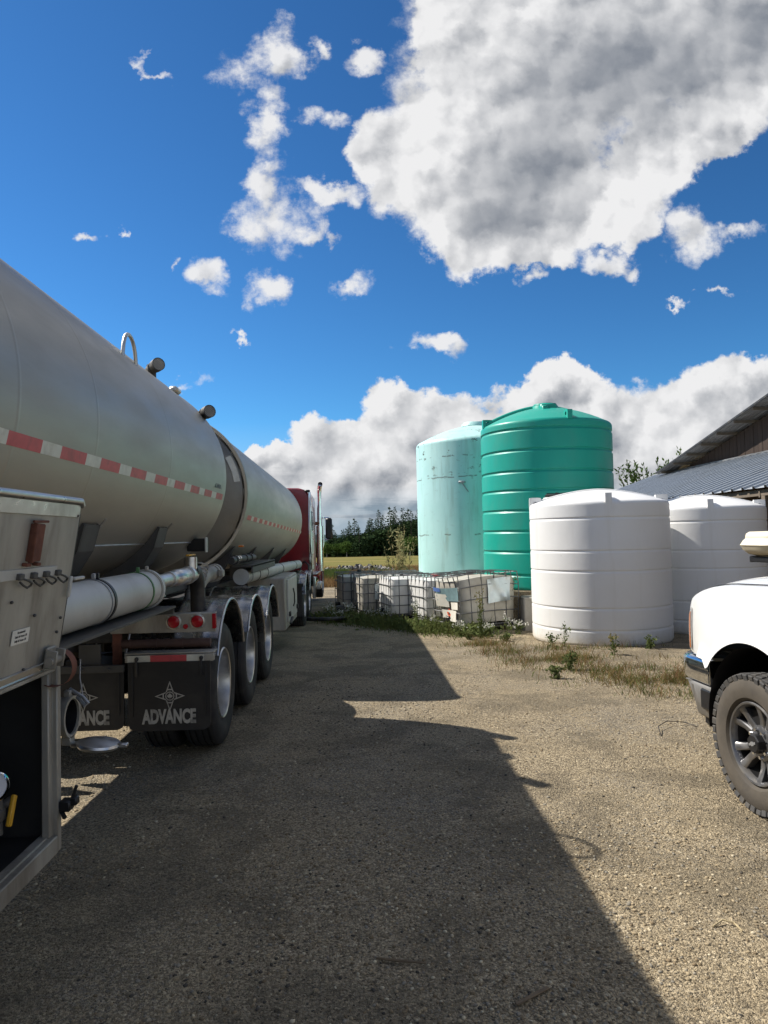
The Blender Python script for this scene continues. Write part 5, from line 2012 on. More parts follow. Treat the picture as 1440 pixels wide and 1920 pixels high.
# hood: from the shoulder line over the crown to the far side
mb = MB()
P = []
for yv in np.linspace(-0.9, 0.93, 40):
    row = []
    x0 = fx(yv) + 0.03 - 0.035 * math.sin(PI * 0.87) + 0.112
    z0 = ztop(yv) + 0.05 + 0.02 * max(0, min(1, (0.9 - yv)))
    xe = PW - x0
    for k in np.linspace(0, 1, 25):
        x = x0 + (xe - x0) * k
        c = 1 - abs(2 * k - 1)
        row.append((x, yv, z0 + 0.045 * min(1, c / 0.28) ** 0.6 * max(0.0, min(1, (0.98 - yv) * 3)) + 0.02 * c))
    P.append(row)
mb.grid(P)
last = P[-1]
mb.grid([last, [(x, y + 0.03, z - 0.05) for x, y, z in last], [(x, y + 0.035, z - 0.10) for x, y, z in last]])
hood = mb.build('hood', M['truck_white'], pick, smooth=50, fix=False)
mb = MB()
mb.box((PW / 2, 0.98, 1.02), (PW - 0.62, 0.06, 0.40), 0.02)
mb.build('grille', M['black'], pick)
mb = MB()
mb.path([side_pt(yv, 1.0, 0.0)[0:1] and (side_pt(yv, 1.0)[0] + 0.104, yv, side_pt(yv, 1.0)[2] + 0.056 + 0.02 * max(0, min(1, 0.9 - yv))) for yv in np.linspace(-0.88, 0.90, 24)], 0.0045, 6)
mb.build('hood_gap', M['black'], pick)
mb = MB()
for z in (0.95, 1.10):
    mb.box((PW / 2, 1.015, z), (PW - 0.64, 0.04, 0.035), 0.01)
mb.build('grille_bar', M['chrome'], pick)
# headlight wrapping round the front corner
for side in (0, 1):
    for nm, mt, ya, yb, k0, k1, off in (('headlight', 'clear_lens', 0.76, 0.965, 0.05, 0.86, 0.006), ('headlight_amber', 'amber', 0.80, 0.865, 0.07, 0.80, 0.0085)):
        mb = MB()
        P = []
        for yv in np.linspace(ya, yb, 10):
            row = []
            for k in np.linspace(k0, k1, 12):
                q = side_pt(yv, k, off)
                row.append(q if side == 0 else (PW - q[0], q[1], q[2]))
            P.append(row)
        if nm == 'headlight':
            P.append([(x + (0.30 if side == 0 else -0.30), y + 0.03, z) for x, y, z in P[-1]])
        mb.grid(P)
        mb.build(nm, M[mt], pick, smooth=60, fix=False)
# bumper: chrome upper, dusty lower
for nm, mt, za, zb, o0 in (('bumper', 'bumper', 0.655, 0.835, 0.0), ('bumper_valance', 'bumper_low', 0.40, 0.652, -0.012)):
    mb = MB()
    plan = []
    for k in range(9):
        a = k / 8 * PI / 2
        plan.append((0.215 - 0.155 * math.cos(a), 0.80 + 0.25 * math.sin(a)))
    plan = [(0.05, 0.56)] + plan
    plan = [(x, y) for x, y in plan] + [(PW / 2, 1.15)] + [(PW - x, y) for x, y in reversed(plan)]
    P = []
    for z, ins in ((zb, 0.045), (zb - 0.006, 0.018), (zb - 0.03, 0.0), (za + 0.02, 0.0), (za, 0.02), (za - 0.001, 0.06)):
        lowin = 0.09 * max(0, (0.655 - z) / 0.25) if nm != 'bumper' else 0.0
        row = []
        for x, y in plan:
            cx = x + (ins - o0 + lowin * 0.4) * (1 if x < PW / 2 else -1) * (1 if abs(x - PW / 2) > 0.7 else 0)
            row.append((cx, y - (ins - o0) * (1 if y > 0.9 else 0) - lowin * (1 if y > 0.8 else 0), z))
        P.append(row)
    mb.grid(P)
    # closed end towards the wheel well and top ledge
    if nm == 'bumper':
        mb.box((0.14, 0.565, (za + zb) / 2), (0.16, 0.012, zb - za - 0.01), 0.003)
    mb.box((0.24, 0.75, zb - 0.012), (0.30, 0.36, 0.01), 0.002)
    mb.build(nm, M[mt], pick, smooth=45, fix=False)
mb = MB()
mb.box((0.27, 0.70, 0.36), (0.20, 0.30, 0.10), 0.03)
mb.box((PW / 2, 0.96, 0.35), (1.5, 0.08, 0.14), 0.03)
mb.box((0.16, 0.56, 0.42), (0.10, 0.05, 0.30), 0.015, Matrix.Rotation(rad(12), 3, 'X'))
mb.build('air_dam', M['black'], pick)
# wheel well liner
mb = MB()
P = []
for k in range(25):
    a = rad(-8 + 196 * k / 24)
    P.append([(x, -0.02 + 0.555 * math.cos(a), WZ + 0.04 + 0.545 * math.sin(a)) for x in (0.03, 0.12, 0.5)])
mb.grid(P)
mb.add([(0.5, -0.6, 0.3), (0.5, 0.6, 0.3), (0.5, 0.6, 1.1), (0.5, -0.6, 1.1)], [(0, 1, 2, 3)])
mb.build('wheel_liner', M['black'], pick, fix=False)


def pickup_tyre():
    mb = MB()
    w = 0.285
    h = w / 2
    prof = [(-h * 0.75, 0.250), (-h * 0.95, 0.275), (-h * 1.03, 0.32), (-h * 1.0, 0.372), (-h * 0.90, 0.395), (-h * 0.80, 0.408), (h * 0.80, 0.408),
            (h * 0.90, 0.395), (h * 1.0, 0.372), (h * 1.03, 0.32), (h * 0.95, 0.275), (h * 0.75, 0.250)]
    mb.lathe(prof, (0, 0, 0), (1, 0, 0), 64)
    side_ = mb.mesh('tyre', M['dusty_tyre'], 30)
    b = MB()
    N = 46
    for k in range(N):
        for row in range(5):
            a = 2 * PI * (k + (0.5 if row % 2 else 0.0) + 0.12 * row) / N
            x = (-0.098 + 0.049 * row)
            Rm = Matrix.Rotation(a, 3, 'X') @ Matrix.Rotation(rad(18 if row < 2 else (-18 if row > 2 else 6)), 3, 'Z')
            c = Matrix.Rotation(a, 3, 'X') @ Vector((x, 0, 0.414))
            b.box(c, (0.041, 0.046, 0.022), 0.004, Rm)
        for s in (-1, 1):      # shoulder lugs alternate long and short
            a = 2 * PI * (k + 0.25) / N
            lng = 0.046 if k % 2 else 0.030
            Rm = Matrix.Rotation(a, 3, 'X')
            b.box(Rm @ Vector((s * 0.1345, 0, 0.418 - lng / 2)), (0.014, 0.045, lng), 0.004, Rm @ Matrix.Rotation(rad(s * 14), 3, 'Y'))
    tr = b.mesh('tread_block', M['tread'], 30)
    return side_, tr


PT, PTR = pickup_tyre()


def pickup_rim():
    """five split spokes; -x is outboard"""
    mb = MB()
    prof = [(-0.118, 0.252), (-0.128, 0.246), (-0.124, 0.236), (-0.106, 0.228), (-0.085, 0.224)]
    mb.lathe(prof, (0, 0, 0), (1, 0, 0), 64)
    mb.lathe([(-0.085, 0.0), (-0.085, 0.085), (-0.078, 0.105), (-0.05, 0.112), (0.0, 0.112)], (0, 0, 0), (1, 0, 0), 40)
    for k in range(5):
        a0 = 2 * PI * k / 5 + 0.30
        for s in (-1, 1):
            e = Vector((0, math.cos(a0), math.sin(a0)))
            g = Vector((0, -math.sin(a0), math.cos(a0)))
            pts = [e * 0.085 + g * (s * 0.022), e * 0.15 + g * (s * 0.032), e * 0.195 + g * (s * 0.050), e * 0.236 + g * (s * 0.070)]
            xs_ = [-0.072, -0.084, -0.098, -0.118]
            ws = [0.046, 0.044, 0.050, 0.066]
            P = []
            for p, xx, w in zip(pts, xs_, ws):
                P.append([p - g * (w / 2) + Vector((xx + 0.055, 0, 0)), p - g * (w / 2) + Vector((xx + 0.006, 0, 0)), p - g * (w * 0.32) + Vector((xx, 0, 0)),
                          p + g * (w * 0.32) + Vector((xx, 0, 0)), p + g * (w / 2) + Vector((xx + 0.006, 0, 0)), p + g * (w / 2) + Vector((xx + 0.055, 0, 0))])
            mb.grid(P)
        # web near the hub
        e = Vector((0, math.cos(a0), math.sin(a0)))
        g = Vector((0, -math.sin(a0), math.cos(a0)))
        P = [[e * r + g * q + Vector((x_, 0, 0)) for q in (-0.045 * f, 0, 0.045 * f)] for r, x_, f in ((0.08, -0.066, 1), (0.11, -0.070, 1), (0.15, -0.066, 0.7), (0.17, -0.03, 0.5))]
        mb.grid(P)
    return mb.mesh('rim', M['wheel_dark'], 35)


PRIM = pickup_rim()
mb = MB()
mb.lathe([(-0.085, 0.2235), (0.02, 0.215), (0.02, 0.10), (0.01, 0.0)], (0, 0, 0), (1, 0, 0), 48)
PBAR = mb.mesh('rim_barrel', M['black'], 30)  # barrel coloured black to paint the shade between the spokes
mb = MB()
for k in range(1):
    a = 0.2
    mb.tube((-0.078, 0.0825 * math.cos(a), 0.0825 * math.sin(a)), (-0.104, 0.0825 * math.cos(a), 0.0825 * math.sin(a)), 0.0125, 0.010, 6)
PNUT = mb.mesh('wheel_nut', M['chrome'], 30)
mb = MB()
mb.lathe([(-0.08, 0.060), (-0.125, 0.058), (-0.133, 0.052), (-0.135, 0.0)], (0, 0, 0), (1, 0, 0), 8)
PCAP = mb.mesh('hub_cap', M['black'], 20)
mb = MB()       # bow-tie badge
mb.prism([(-0.036, -0.007), (-0.013, -0.007), (-0.010, -0.013), (0.014, -0.013), (0.011, -0.007), (0.033, -0.007), (0.036, 0.007), (0.013, 0.007), (0.010, 0.013), (-0.014, 0.013), (-0.011, 0.007), (-0.033, 0.007)],
         (-0.135, 0, 0), (0, -1, 0), (0, 0, 1), (-0.003, 0, 0))
PBADGE = mb.mesh('cap_badge', M['galv'], 0)
for (xx, yy, rz) in ((0.125, 0.0, 0), (0.125, -3.65, 0), (PW - 0.125, 0.0, PI), (PW - 0.125, -3.65, PI)):
    w = empty_part('wheel', pick, (xx, yy, WZ), (0, 0, rz))
    sp_ = empty_part('wheel_face', w)
    inst(PT, 'tyre', w)
    inst(PTR, 'tread', w)['kind'] = 'stuff'
    bpy.data.objects.remove(sp_)
    for me in (PRIM, PBAR, PCAP):
        inst(me, me.name, w, (0, 0, 0), (0.35, 0, 0))
    for k in range(8):
        inst(PNUT, 'wheel_nut', w, (0, 0, 0), (0.35 + k * PI / 4, 0, 0))
    inst(PBADGE, 'cap_badge', w, (0, 0, 0), (-0.35, 0, 0))
# rest of the body (outside the frame): doors, cab, box


def body_side(ya, yb, side, zb0=0.52, arch=None, zt=1.375):
    b_ = MB()
    P_ = []
    for yv in np.linspace(ya, yb, 30):
        zb = zb0
        if arch is not None and abs(yv - arch) < 0.54:
            zb = max(zb, WZ + 0.07 + math.sqrt(max(0, 0.55 ** 2 - (yv - arch) ** 2)) * 0.97)
        row = []
        for k in np.linspace(0, 1, 10):
            z = zb + (zt - zb) * k
            x = 0.03 - 0.035 * math.sin(PI * min(1, max(0, (z - 0.5) / 0.95)))
            row.append((x if side == 0 else PW - x, yv, z))
        P_.append(row)
    b_.grid(P_)
    Q_ = [[(x + (0.03 if side == 0 else -0.03), y, z) for x, y, z in row] for row in P_]
    b_.grid(Q_)
    for rr in (0, -1):
        b_.grid([P_[rr], Q_[rr]])
    b_.grid([[p_[0] for p_ in P_], [q_[0] for q_ in Q_]])
    b_.grid([[p_[-1] for p_ in P_], [q_[-1] for q_ in Q_]])
    return b_


def rail_x(z):       # lean of the cab sides above the waist
    return 0.045 + 0.20 * (z - 1.375) / 0.53


for side in (0, 1):
    sx = (lambda x: x) if side == 0 else (lambda x: PW - x)
    for nm, ya, yb in (('door', -0.91, -1.965), ('door', -1.975, -2.90)):
        d_ = body_side(ya, yb, side).build(nm, M['truck_white'], pick, smooth=50, fix=False)
        q = MB()
        q.box((sx(-0.012), yb + 0.16, 1.12), (0.04, 0.17, 0.03), 0.01)
        q.build('handle', M['chrome'], d_)
        ga, gb = (-1.22, -1.90) if ya > -1.5 else (-2.02, -2.82)
        q = MB()
        top = 1.86
        fr = ya > -1.5
        q.add([(sx(rail_x(1.39)), ya - (0.05 if fr else 0.06), 1.39), (sx(rail_x(1.39)), yb + 0.05, 1.39), (sx(rail_x(top)), yb + 0.07 + (0 if fr else 0.05), top), (sx(rail_x(top)), ya - (0.62 if fr else 0.06), top)], [(0, 1, 2, 3)])
        q.build('side_window', M['glass'], d_, smooth=0, fix=False)
    body_side(-2.92, -3.06, side).build('cab_corner', M['truck_white'], pick, smooth=50, fix=False)
    body_side(-3.10, -5.0, side, 0.55, -3.65).build('box_side', M['truck_white'], pick, smooth=50, fix=False)
    mb = MB()       # pillars and roof rail
    zs_ = (1.375, 1.89)
    for pts in (((-0.93, 1.375), (-1.50, 1.89)), ((-1.93, 1.375), (-1.95, 1.89)), ((-2.93, 1.375), (-2.86, 1.89)), ((-1.50, 1.89), (-2.86, 1.89))):
        mb.path([(sx(rail_x(z) + 0.02), y, z) for y, z in pts], 0.038, 8)
    mb.build('cab_pillar', M['truck_white'], pick)
    mb = MB()
    mb.box((sx(-0.16), -1.18, 1.47), (0.20, 0.10, 0.26), 0.04)
    mb.tube((sx(-0.08), -1.18, 1.40), (sx(0.05), -1.18, 1.38), 0.025, n=10)
    mb.build('mirror', M['black'], pick)
mb = MB()
P = []
for yv, z in ((-1.46, 1.885), (-1.62, 1.93), (-2.2, 1.945), (-2.72, 1.93), (-2.88, 1.885)):
    P.append([(0.235 + (PW - 0.47) * k, yv, z + 0.02 * (1 - (2 * k - 1) ** 2)) for k in np.linspace(0, 1, 9)])
mb.grid(P)
mb.build('roof', M['truck_white'], pick, smooth=50, fix=False)
mb = MB()
mb.add([(0.07, -0.90, 1.40), (PW - 0.07, -0.90, 1.40), (PW - 0.26, -1.47, 1.88), (0.26, -1.47, 1.88)], [(0, 1, 2, 3)])
mb.build('windshield', M['glass'], pick, smooth=0, fix=False)
mb = MB()
mb.add([(0.07, -2.95, 1.38), (PW - 0.07, -2.95, 1.38), (PW - 0.26, -2.88, 1.87), (0.26, -2.88, 1.87)], [(0, 1, 2, 3)])
mb.build('rear_window', M['glass'], pick, smooth=0, fix=False)
mb = MB()
mb.box((PW / 2, -3.08, 0.98), (PW - 0.1, 0.03, 0.78), 0.004)
mb.box((PW / 2, -4.985, 0.98), (PW - 0.1, 0.05, 0.78), 0.01)
mb.box((PW / 2, -4.04, 0.80), (PW - 0.14, 1.86, 0.03), 0.004)
mb.build('cargo_box', M['truck_white'], pick)
mb = MB()
mb.box((PW / 2, -1.95, 1.0), (PW - 0.3, 1.9, 0.7), 0.02)
mb.build('cabin_interior', M['black'], pick)
mb = MB()
mb.box((PW / 2, -2.0, 0.55), (PW - 0.12, 5.4, 0.16), 0.02)
mb.build('underbody', M['black'], pick)

# ------------------------------------------------------------------ sprayer cart behind the pickup
SX, SY = 5.12, 8.35
spz = gh(SX, SY)
spr = thing('sprayer_cart', 'cream plastic spray tank on a black steel stand beyond the pickup hood', 'sprayer', (SX, SY, spz), rad(8))
mb = MB()
P = []
for j, (z, wx, wy) in enumerate(((1.42, 0.36, 0.22), (1.45, 0.46, 0.29), (1.50, 0.515, 0.33), (1.54, 0.53, 0.345), (1.555, 0.545, 0.355), (1.575, 0.53, 0.345), (1.61, 0.51, 0.33), (1.635, 0.485, 0.31), (1.65, 0.485, 0.31), (1.69, 0.475, 0.305), (1.715, 0.44, 0.28), (1.722, 0.0, 0.0))):
    row = []
    for i in range(33):
        a = 2 * PI * i / 32
        e = 4
        s = (abs(math.cos(a)) ** e + abs(math.sin(a)) ** e) ** (-1 / e)
        row.append((wx * s * math.cos(a), wy * s * math.sin(a), z))
    P.append(row)
mb.grid(P)
stk = mb.build('spray_tank', M['cream'], spr, smooth=45)
mb = MB()
mb.box((-0.22, -0.36, 1.45), (0.16, 0.04, 0.10), 0.01)
mb.box((-0.40, -0.30, 1.42), (0.03, 0.03, 0.08), 0.006)
mb.build('tank_foot', M['cream'], stk)
mb = MB()
mb.sphere((-0.22, -0.395, 1.43), 0.035, 10)
mb.build('drain_knob', M['black'], stk)
mb = MB()
mb.lathe([(0, 0.0), (0, 0.14), (0.035, 0.135), (0.055, 0.10), (0.06, 0)], (0.02, 0, 1.715), (0, 0, 1), 24)
mb.build('tank_lid', M['black'], stk)
mb = MB()
mb.box((0.05, -0.16, 1.385), (0.95, 0.06, 0.075), 0.008)
mb.box((0.05, 0.16, 1.385), (0.95, 0.06, 0.075), 0.008)
for xx in (-0.40, 0.10, 0.48):
    mb.box((xx, 0, 1.385), (0.06, 0.36, 0.07), 0.008)
mb.build('rack_bar', M['black'], spr)
for xx in (0.10, 0.50):
    for yy in (-0.16, 0.16):
        mb = MB()
        mb.box((xx, yy, 0.69), (0.06, 0.06, 1.34), 0.006)
        mb.build('leg', M['black'], spr)
for yy in (-0.18, 0.18):
    mb = MB()
    mb.path([(0.08, yy, 1.28), (-0.42, yy, 0.75), (-0.75, yy, 0.28)], 0.022, 8)
    mb.build('strut', M['galv'], spr)
    mb = MB()
    mb.lathe([(-0.06, 0.10), (-0.07, 0.20), (-0.05, 0.235), (0.05, 0.235), (0.07, 0.20), (0.06, 0.10), (0.0, 0.02)], (-0.62, yy * 2.4, 0.235), (0, 1, 0), 28)
    mb.build('cart_wheel', M['rubber'], spr)
mb = MB()
mb.box((0.1, 0, 0.27), (1.4, 0.5, 0.05), 0.006)
mb.build('cart_deck', M['frame_black'], spr)

# ------------------------------------------------------------------ barn
WX, VX = 12.85, 12.15          # gable wall plane, verge
barn = thing('barn', 'weathered brown barn with overhanging roof and ribbed metal lean-to behind the white tanks', 'barn', (WX, 20, gh(12, 20)), 0, world_org=True)


def zver(y):        # roof underside height at the verge
    return 4.06 + (28.6 - y) * 0.196 if y >= 12 else 4.06 + 16.6 * 0.196 - (12 - y) * 0.196


nb = 0
y = 3.0
while y < 29.0:
    w = 0.24 + 0.03 * rng.random()
    zt = zver(y + w / 2) - 0.04
    mb = MB()
    mb.box((WX + 0.006 * (nb % 2), y + w / 2, (zt - 0.4) / 2 + 0.0), (0.028, w - 0.012, zt + 0.4), 0.004)
    mb.build('wall_board', M['board'], barn, smooth=0)
    y += w
    nb += 1
mb = MB()
mb.box((WX + 4.0, 16, 1.3), (7.9, 25.6, 3.4))
mb.box((WX + 0.06, 16, 3.4), (0.04, 12, 3.2))
mb.build('inner_wall', M['wood'], barn, smooth=0)


def ribbed_sheet(o, along, across, W, L, nr, name, material, parent, th=0.02):
    """o corner; 'along' runs down the slope (length L), 'across' carries nr ribs over width W"""
    o, along, across = Vector(o), Vector(along).normalized(), Vector(across).normalized()
    nrm = across.cross(along).normalized()
    if nrm.z < 0:
        nrm = -nrm
    prof = []
    p = W / nr
    for k in range(nr):
        b = k * p
        prof += [(b, 0), (b + p * 0.36, 0), (b + p * 0.40, th), (b + p * 0.54, th), (b + p * 0.60, 0)]
    prof.append((W, 0))
    mb = MB()
    P = []
    for t in (0, L):
        P.append([o + along * t + across * a + nrm * h for a, h in prof])
    mb.grid(P)
    Q = [[q - nrm * 0.004 for q in row] for row in P]
    mb.grid(Q)
    return mb.build(name, material, parent, smooth=0, fix=False)


# lean-to roof, sloping towards -X
LZT, LXE, LZE = 4.12, 8.6, 2.62
al = Vector((LXE - WX, 0, LZE - LZT))
sl = al.length
y = 9.2
k = 0
while y < 30.2:
    ribbed_sheet((WX - 0.02, y, LZT + 0.003 * (k % 2)), al, (0, 1, 0), 0.915, sl + 0.02 * rng.random(), 2, 'roof_sheet', M['roof_metal'], barn, 0.055)
    y += 0.90
    k += 1
mb = MB()       # flashing, eave beam, posts and rafters of the lean-to
mb.box((WX - 0.06, 19.7, LZT + 0.045), (0.10, 21, 0.05), 0.004)
mb.build('flashing', M['roof_old'], barn)
mb = MB()
mb.box((LXE + 0.12, 19.7, LZE - 0.10), (0.09, 20.8, 0.14), 0.004)
mb.build('eave_beam', M['wood'], barn)
for yy in (9.5, 12.3, 15.1, 17.9, 20.7, 23.5, 26.3, 29.9):
    mb = MB()
    mb.box((LXE + 0.14, yy, (LZE - 0.17 - 0.4) / 2), (0.14, 0.14, LZE - 0.17 + 0.4), 0.01)
    mb.build('post', M['wood'], barn)
    mb = MB()
    mb.prism([(0.06, LZE - 0.06), (WX - LXE - 0.05, LZT - 0.08), (WX - LXE - 0.05, LZT - 0.24), (0.06, LZE - 0.20)], (LXE, yy + 0.09, 0), (1, 0, 0), (0, 0, 1), (0, 0.05, 0))
    mb.build('rafter', M['wood'], barn, smooth=0)
# main roof: two slopes, ridge along X
RX1 = WX + 8.3
for sgn, y0_, L_ in ((1, 12.0, 17.3), (-1, 12.0, 15.0)):
    d = Vector((0, sgn, -0.196))
    x = VX
    while x < RX1:
        ribbed_sheet((x, y0_, zver(12.0) + 0.10), d, (1, 0, 0), 0.915, L_, 5, 'roof_sheet', M['roof_old'], barn, 0.02)
        x += 0.90
for s_, ya, yb in ((1, 12.0, 28.9), (-1, 12.0, -2.5)):
    n = int(abs(yb - ya) / 1.15)
    for i in range(n + 1):
        yy = ya + s_ * (0.4 + 1.15 * i)
        mb = MB()
        mb.box((VX + 4.2, yy, zver(yy) + 0.035), (8.3, 0.05, 0.09), 0.003)
        mb.build('purlin', M['wood'], barn, smooth=0)
    # verge flashing
    mb = MB()
    mb.prism([(ya, zver(ya) + 0.135), (yb, zver(yb) + 0.135), (yb, zver(yb) + 0.07), (ya, zver(ya) + 0.07)], (VX - 0.03, 0, 0), (0, 1, 0), (0, 0, 1), (0.04, 0, 0))
    mb.build('verge_board', M['frame_black'], barn, smooth=0)

# ------------------------------------------------------------------ foliage helpers
def faces_mesh(name, V, F, material):
    me = bpy.data.meshes.new(name)
    me.vertices.add(len(V))
    me.vertices.foreach_set('co', np.asarray(V, np.float32).ravel())
    F = np.asarray(F, np.int32)
    k = F.shape[1]
    me.loops.add(F.size)
    me.loops.foreach_set('vertex_index', F.ravel())
    me.polygons.add(len(F))
    me.polygons.foreach_set('loop_start', np.arange(0, F.size, k, dtype=np.int32))
    me.materials.append(material)
    me.update(calc_edges=True)
    return me


def blades(X, Y, Z, H, W, lean, rg):
    """three-segment tapering grass blades -> V, F(quads)"""
    n = len(X)
    az = rg.uniform(0, 2 * PI, n)
    la = rg.uniform(0, 2 * PI, n)
    L = rg.uniform(0.15, 1.0, n) * lean
    V = np.zeros((n, 6, 3))
    for j, (t, w) in enumerate(((0, 1.0), (0.55, 0.75), (1.0, 0.12))):
        cx = X + np.cos(la) * L * H * t ** 2
        cy = Y + np.sin(la) * L * H * t ** 2
        cz = Z + H * t * (1 - 0.25 * L * t)
        for s, sg in enumerate((-1, 1)):
            V[:, j * 2 + s, 0] = cx + sg * np.cos(az) * W * w / 2
            V[:, j * 2 + s, 1] = cy + sg * np.sin(az) * W * w / 2
            V[:, j * 2 + s, 2] = cz
    b = np.arange(n)[:, None] * 6
    F = np.concatenate([b + np.array([0, 1, 3, 2]), b + np.array([2, 3, 5, 4])])
    return V.reshape(-1, 3), F


def leaves(C, size, rg, droop=0.0, asp=0.5, dirs=None):
    """one quad leaf per centre"""
    n = len(C)
    d = rg.normal(size=(n, 3)) if dirs is None else dirs + rg.normal(size=(n, 3)) * 0.35
    d[:, 2] -= droop
    d /= np.linalg.norm(d, axis=1)[:, None] + 1e-9
    r = rg.normal(size=(n, 3))
    s = np.cross(d, r)
    s /= np.linalg.norm(s, axis=1)[:, None] + 1e-9
    sz = (size * rg.uniform(0.6, 1.3, n))[:, None] if np.isscalar(size) else size[:, None]
    V = np.stack([C, C + d * sz * 0.5 + s * sz * asp * 0.5, C + d * sz, C + d * sz * 0.5 - s * sz * asp * 0.5], 1).reshape(-1, 3)
    return V, np.arange(n * 4).reshape(n, 4)


# ------------------------------------------------------------------ forest across the field
def spruce_meshes(h, wd, seed, thin=0.0):
    rg = np.random.default_rng(seed)
    Cs, Ds, Ss = [], [], []
    nl = int(h * 2.6)
    for i in range(nl):
        q = i / (nl - 1)
        z = h * (0.06 + 0.93 * q)
        r = wd * (1 - q) ** 0.8 * (0.75 + 0.5 * rg.random()) + 0.16
        nb_ = max(6, int(20 * (1 - q) + 6))
        for b in range(nb_):
            if rg.random() < thin:
                continue
            a = rg.uniform(0, 2 * PI)
            rr = r * rg.uniform(0.6, 1.12)
            m = max(2, int(rr * 3.2))
            for s in range(m):
                f = (s + 0.6) / m
                Cs.append((math.cos(a) * rr * f, math.sin(a) * rr * f, z - 0.35 * rr * f * f + 0.1 * f + rg.normal() * 0.06))
                Ds.append((math.cos(a), math.sin(a), -0.35))
                Ss.append(0.32 + 0.50 * (1 - q) * rg.random())
    V, F = leaves(np.array(Cs), np.array(Ss), rg, 0.0, 0.62, np.array(Ds))
    top = np.array([[0, 0, h + 0.5], [0.09, 0, h - 0.6], [0, 0, h - 0.8], [-0.09, 0, h - 0.6]])
    F = np.concatenate([F, [[len(V), len(V) + 1, len(V) + 2, len(V) + 3]]])
    V = np.concatenate([V, top])
    mb = MB()
    mb.tube((0, 0, -0.6), (0, 0, h * 0.97), 0.20, 0.03, 8)
    return mb.mesh('trunk', M['bark'], 40), faces_mesh('crown', V, F, M['spruce'])


def broad_meshes(h, wd, seed, material, n=1500, size=0.5, trunkm='bark_pale'):
    rg = np.random.default_rng(seed)
    mb = MB()
    mb.path([(0, 0, -0.5), (0.1, 0, h * 0.35), (0.0, 0.1, h * 0.85)], 0.12, 7, rs=[0.14, 0.10, 0.03])
    Cs = []
    for k in range(9):
        a = rg.uniform(0, 2 * PI)
        z0 = h * rg.uniform(0.2, 0.6)
        r = wd * rg.uniform(0.4, 0.9)
        e = (math.cos(a) * r, math.sin(a) * r, z0 + h * rg.uniform(0.12, 0.34))
        mb.path([(0, 0, z0), (e[0] * .5, e[1] * .5, z0 + (e[2] - z0) * .6), e], 0.05, 5, rs=[0.06, 0.04, 0.015])
        c = rg.normal(size=(n // 12, 3)) * np.array([wd * .26, wd * .26, h * .10]) + np.array(e)
        Cs.append(c)
    c = rg.normal(size=(n // 4, 3)) * np.array([wd * .28, wd * .28, h * .17]) + np.array([0, 0, h * 0.68])
    Cs.append(c)
    C = np.concatenate(Cs)
    C = C[C[:, 2] > h * 0.08]
    V, F = leaves(C, size, rg, 0.2, 0.7)
    return mb.mesh('trunk', M[trunkm], 40), faces_mesh('crown', V, F, material)


SPR = [spruce_meshes(11.0, 2.3, 1), spruce_meshes(9.2, 2.1, 2, 0.05), spruce_meshes(12.5, 2.2, 3, 0.1), spruce_meshes(7.5, 2.0, 4)]
BRD = [broad_meshes(6.0, 2.2, 5, M['poplar'], 1500, 0.5), broad_meshes(8.0, 1.9, 6, M['poplar'], 1500, 0.45), broad_meshes(4.5, 2.4, 7, M['poplar'], 1300, 0.5)]


def plant_tree(ms, name, label, cat, x, y, z, s, rz, group):
    t = inst(ms[0], name, None, (x, y, z), (0, 0, rz))
    t.scale = (s, s, s * rng.uniform(0.92, 1.08))
    tag(t, label, cat, group)
    inst(ms[1], 'crown', t)
    return t


def bz(x, y):
    return float(big_z(np.array([x]), np.array([y]))[0])


# skyline: tree height grows from left to right
for i in range(84):
    x = -14 + 66 * (i / 83) + rng.uniform(-0.7, 0.7)
    y = 178 + rng.uniform(-4, 12)
    if x < -8.5:
        continue
    px = min(1, max(0, (x + 8.5) / 18))
    h = 6.2 + 4.6 * px ** 0.8 + rng.uniform(-1.6, 1.3)
    k = int(rng.integers(0, 4))
    s = 1.06 * h / (11.0, 9.2, 12.5, 7.5)[k]
    plant_tree(SPR[k], 'spruce_tree', 'dark green spruce standing in the treeline across the field', 'spruce tree', x, y, bz(x, y), s, rng.uniform(0, 6), 'spruces of the far treeline')
for i in range(28):
    x = -22 + 70 * (i / 27) + rng.uniform(-0.9, 0.9)
    y = 171 + rng.uniform(-3, 4)
    if x > -8 and rng.random() < 0.6:
        continue
    k = int(rng.integers(0, 3))
    s = rng.uniform(0.55, 0.85) * (1.05 if x < -8 else 1.0)
    plant_tree(BRD[k], 'poplar_tree', 'pale green leafy tree at the foot of the far treeline', 'leafy tree', x, y, bz(x, y), s, rng.uniform(0, 6), 'leafy trees of the far treeline')
# a dense understorey that reads as one dark mass
rg = np.random.default_rng(40)
n = 30000
C = np.stack([rg.uniform(-24, 52, n), rg.uniform(176, 196, n), np.zeros(n)], 1)
hh = np.where(C[:, 0] < -8.5, 3.4, np.clip(5.6 + 0.26 * C[:, 0], 4.4, 9.0)) * rg.random(n) ** 0.8
C[:, 2] = -3.55 + hh
V, F = leaves(C, 1.0, rg, 0.2, 0.7)
tag(inst(faces_mesh('undergrowth', V, F, M['spruce']), 'undergrowth'), 'dark undergrowth filling the far treeline', 'undergrowth', None, 'stuff')

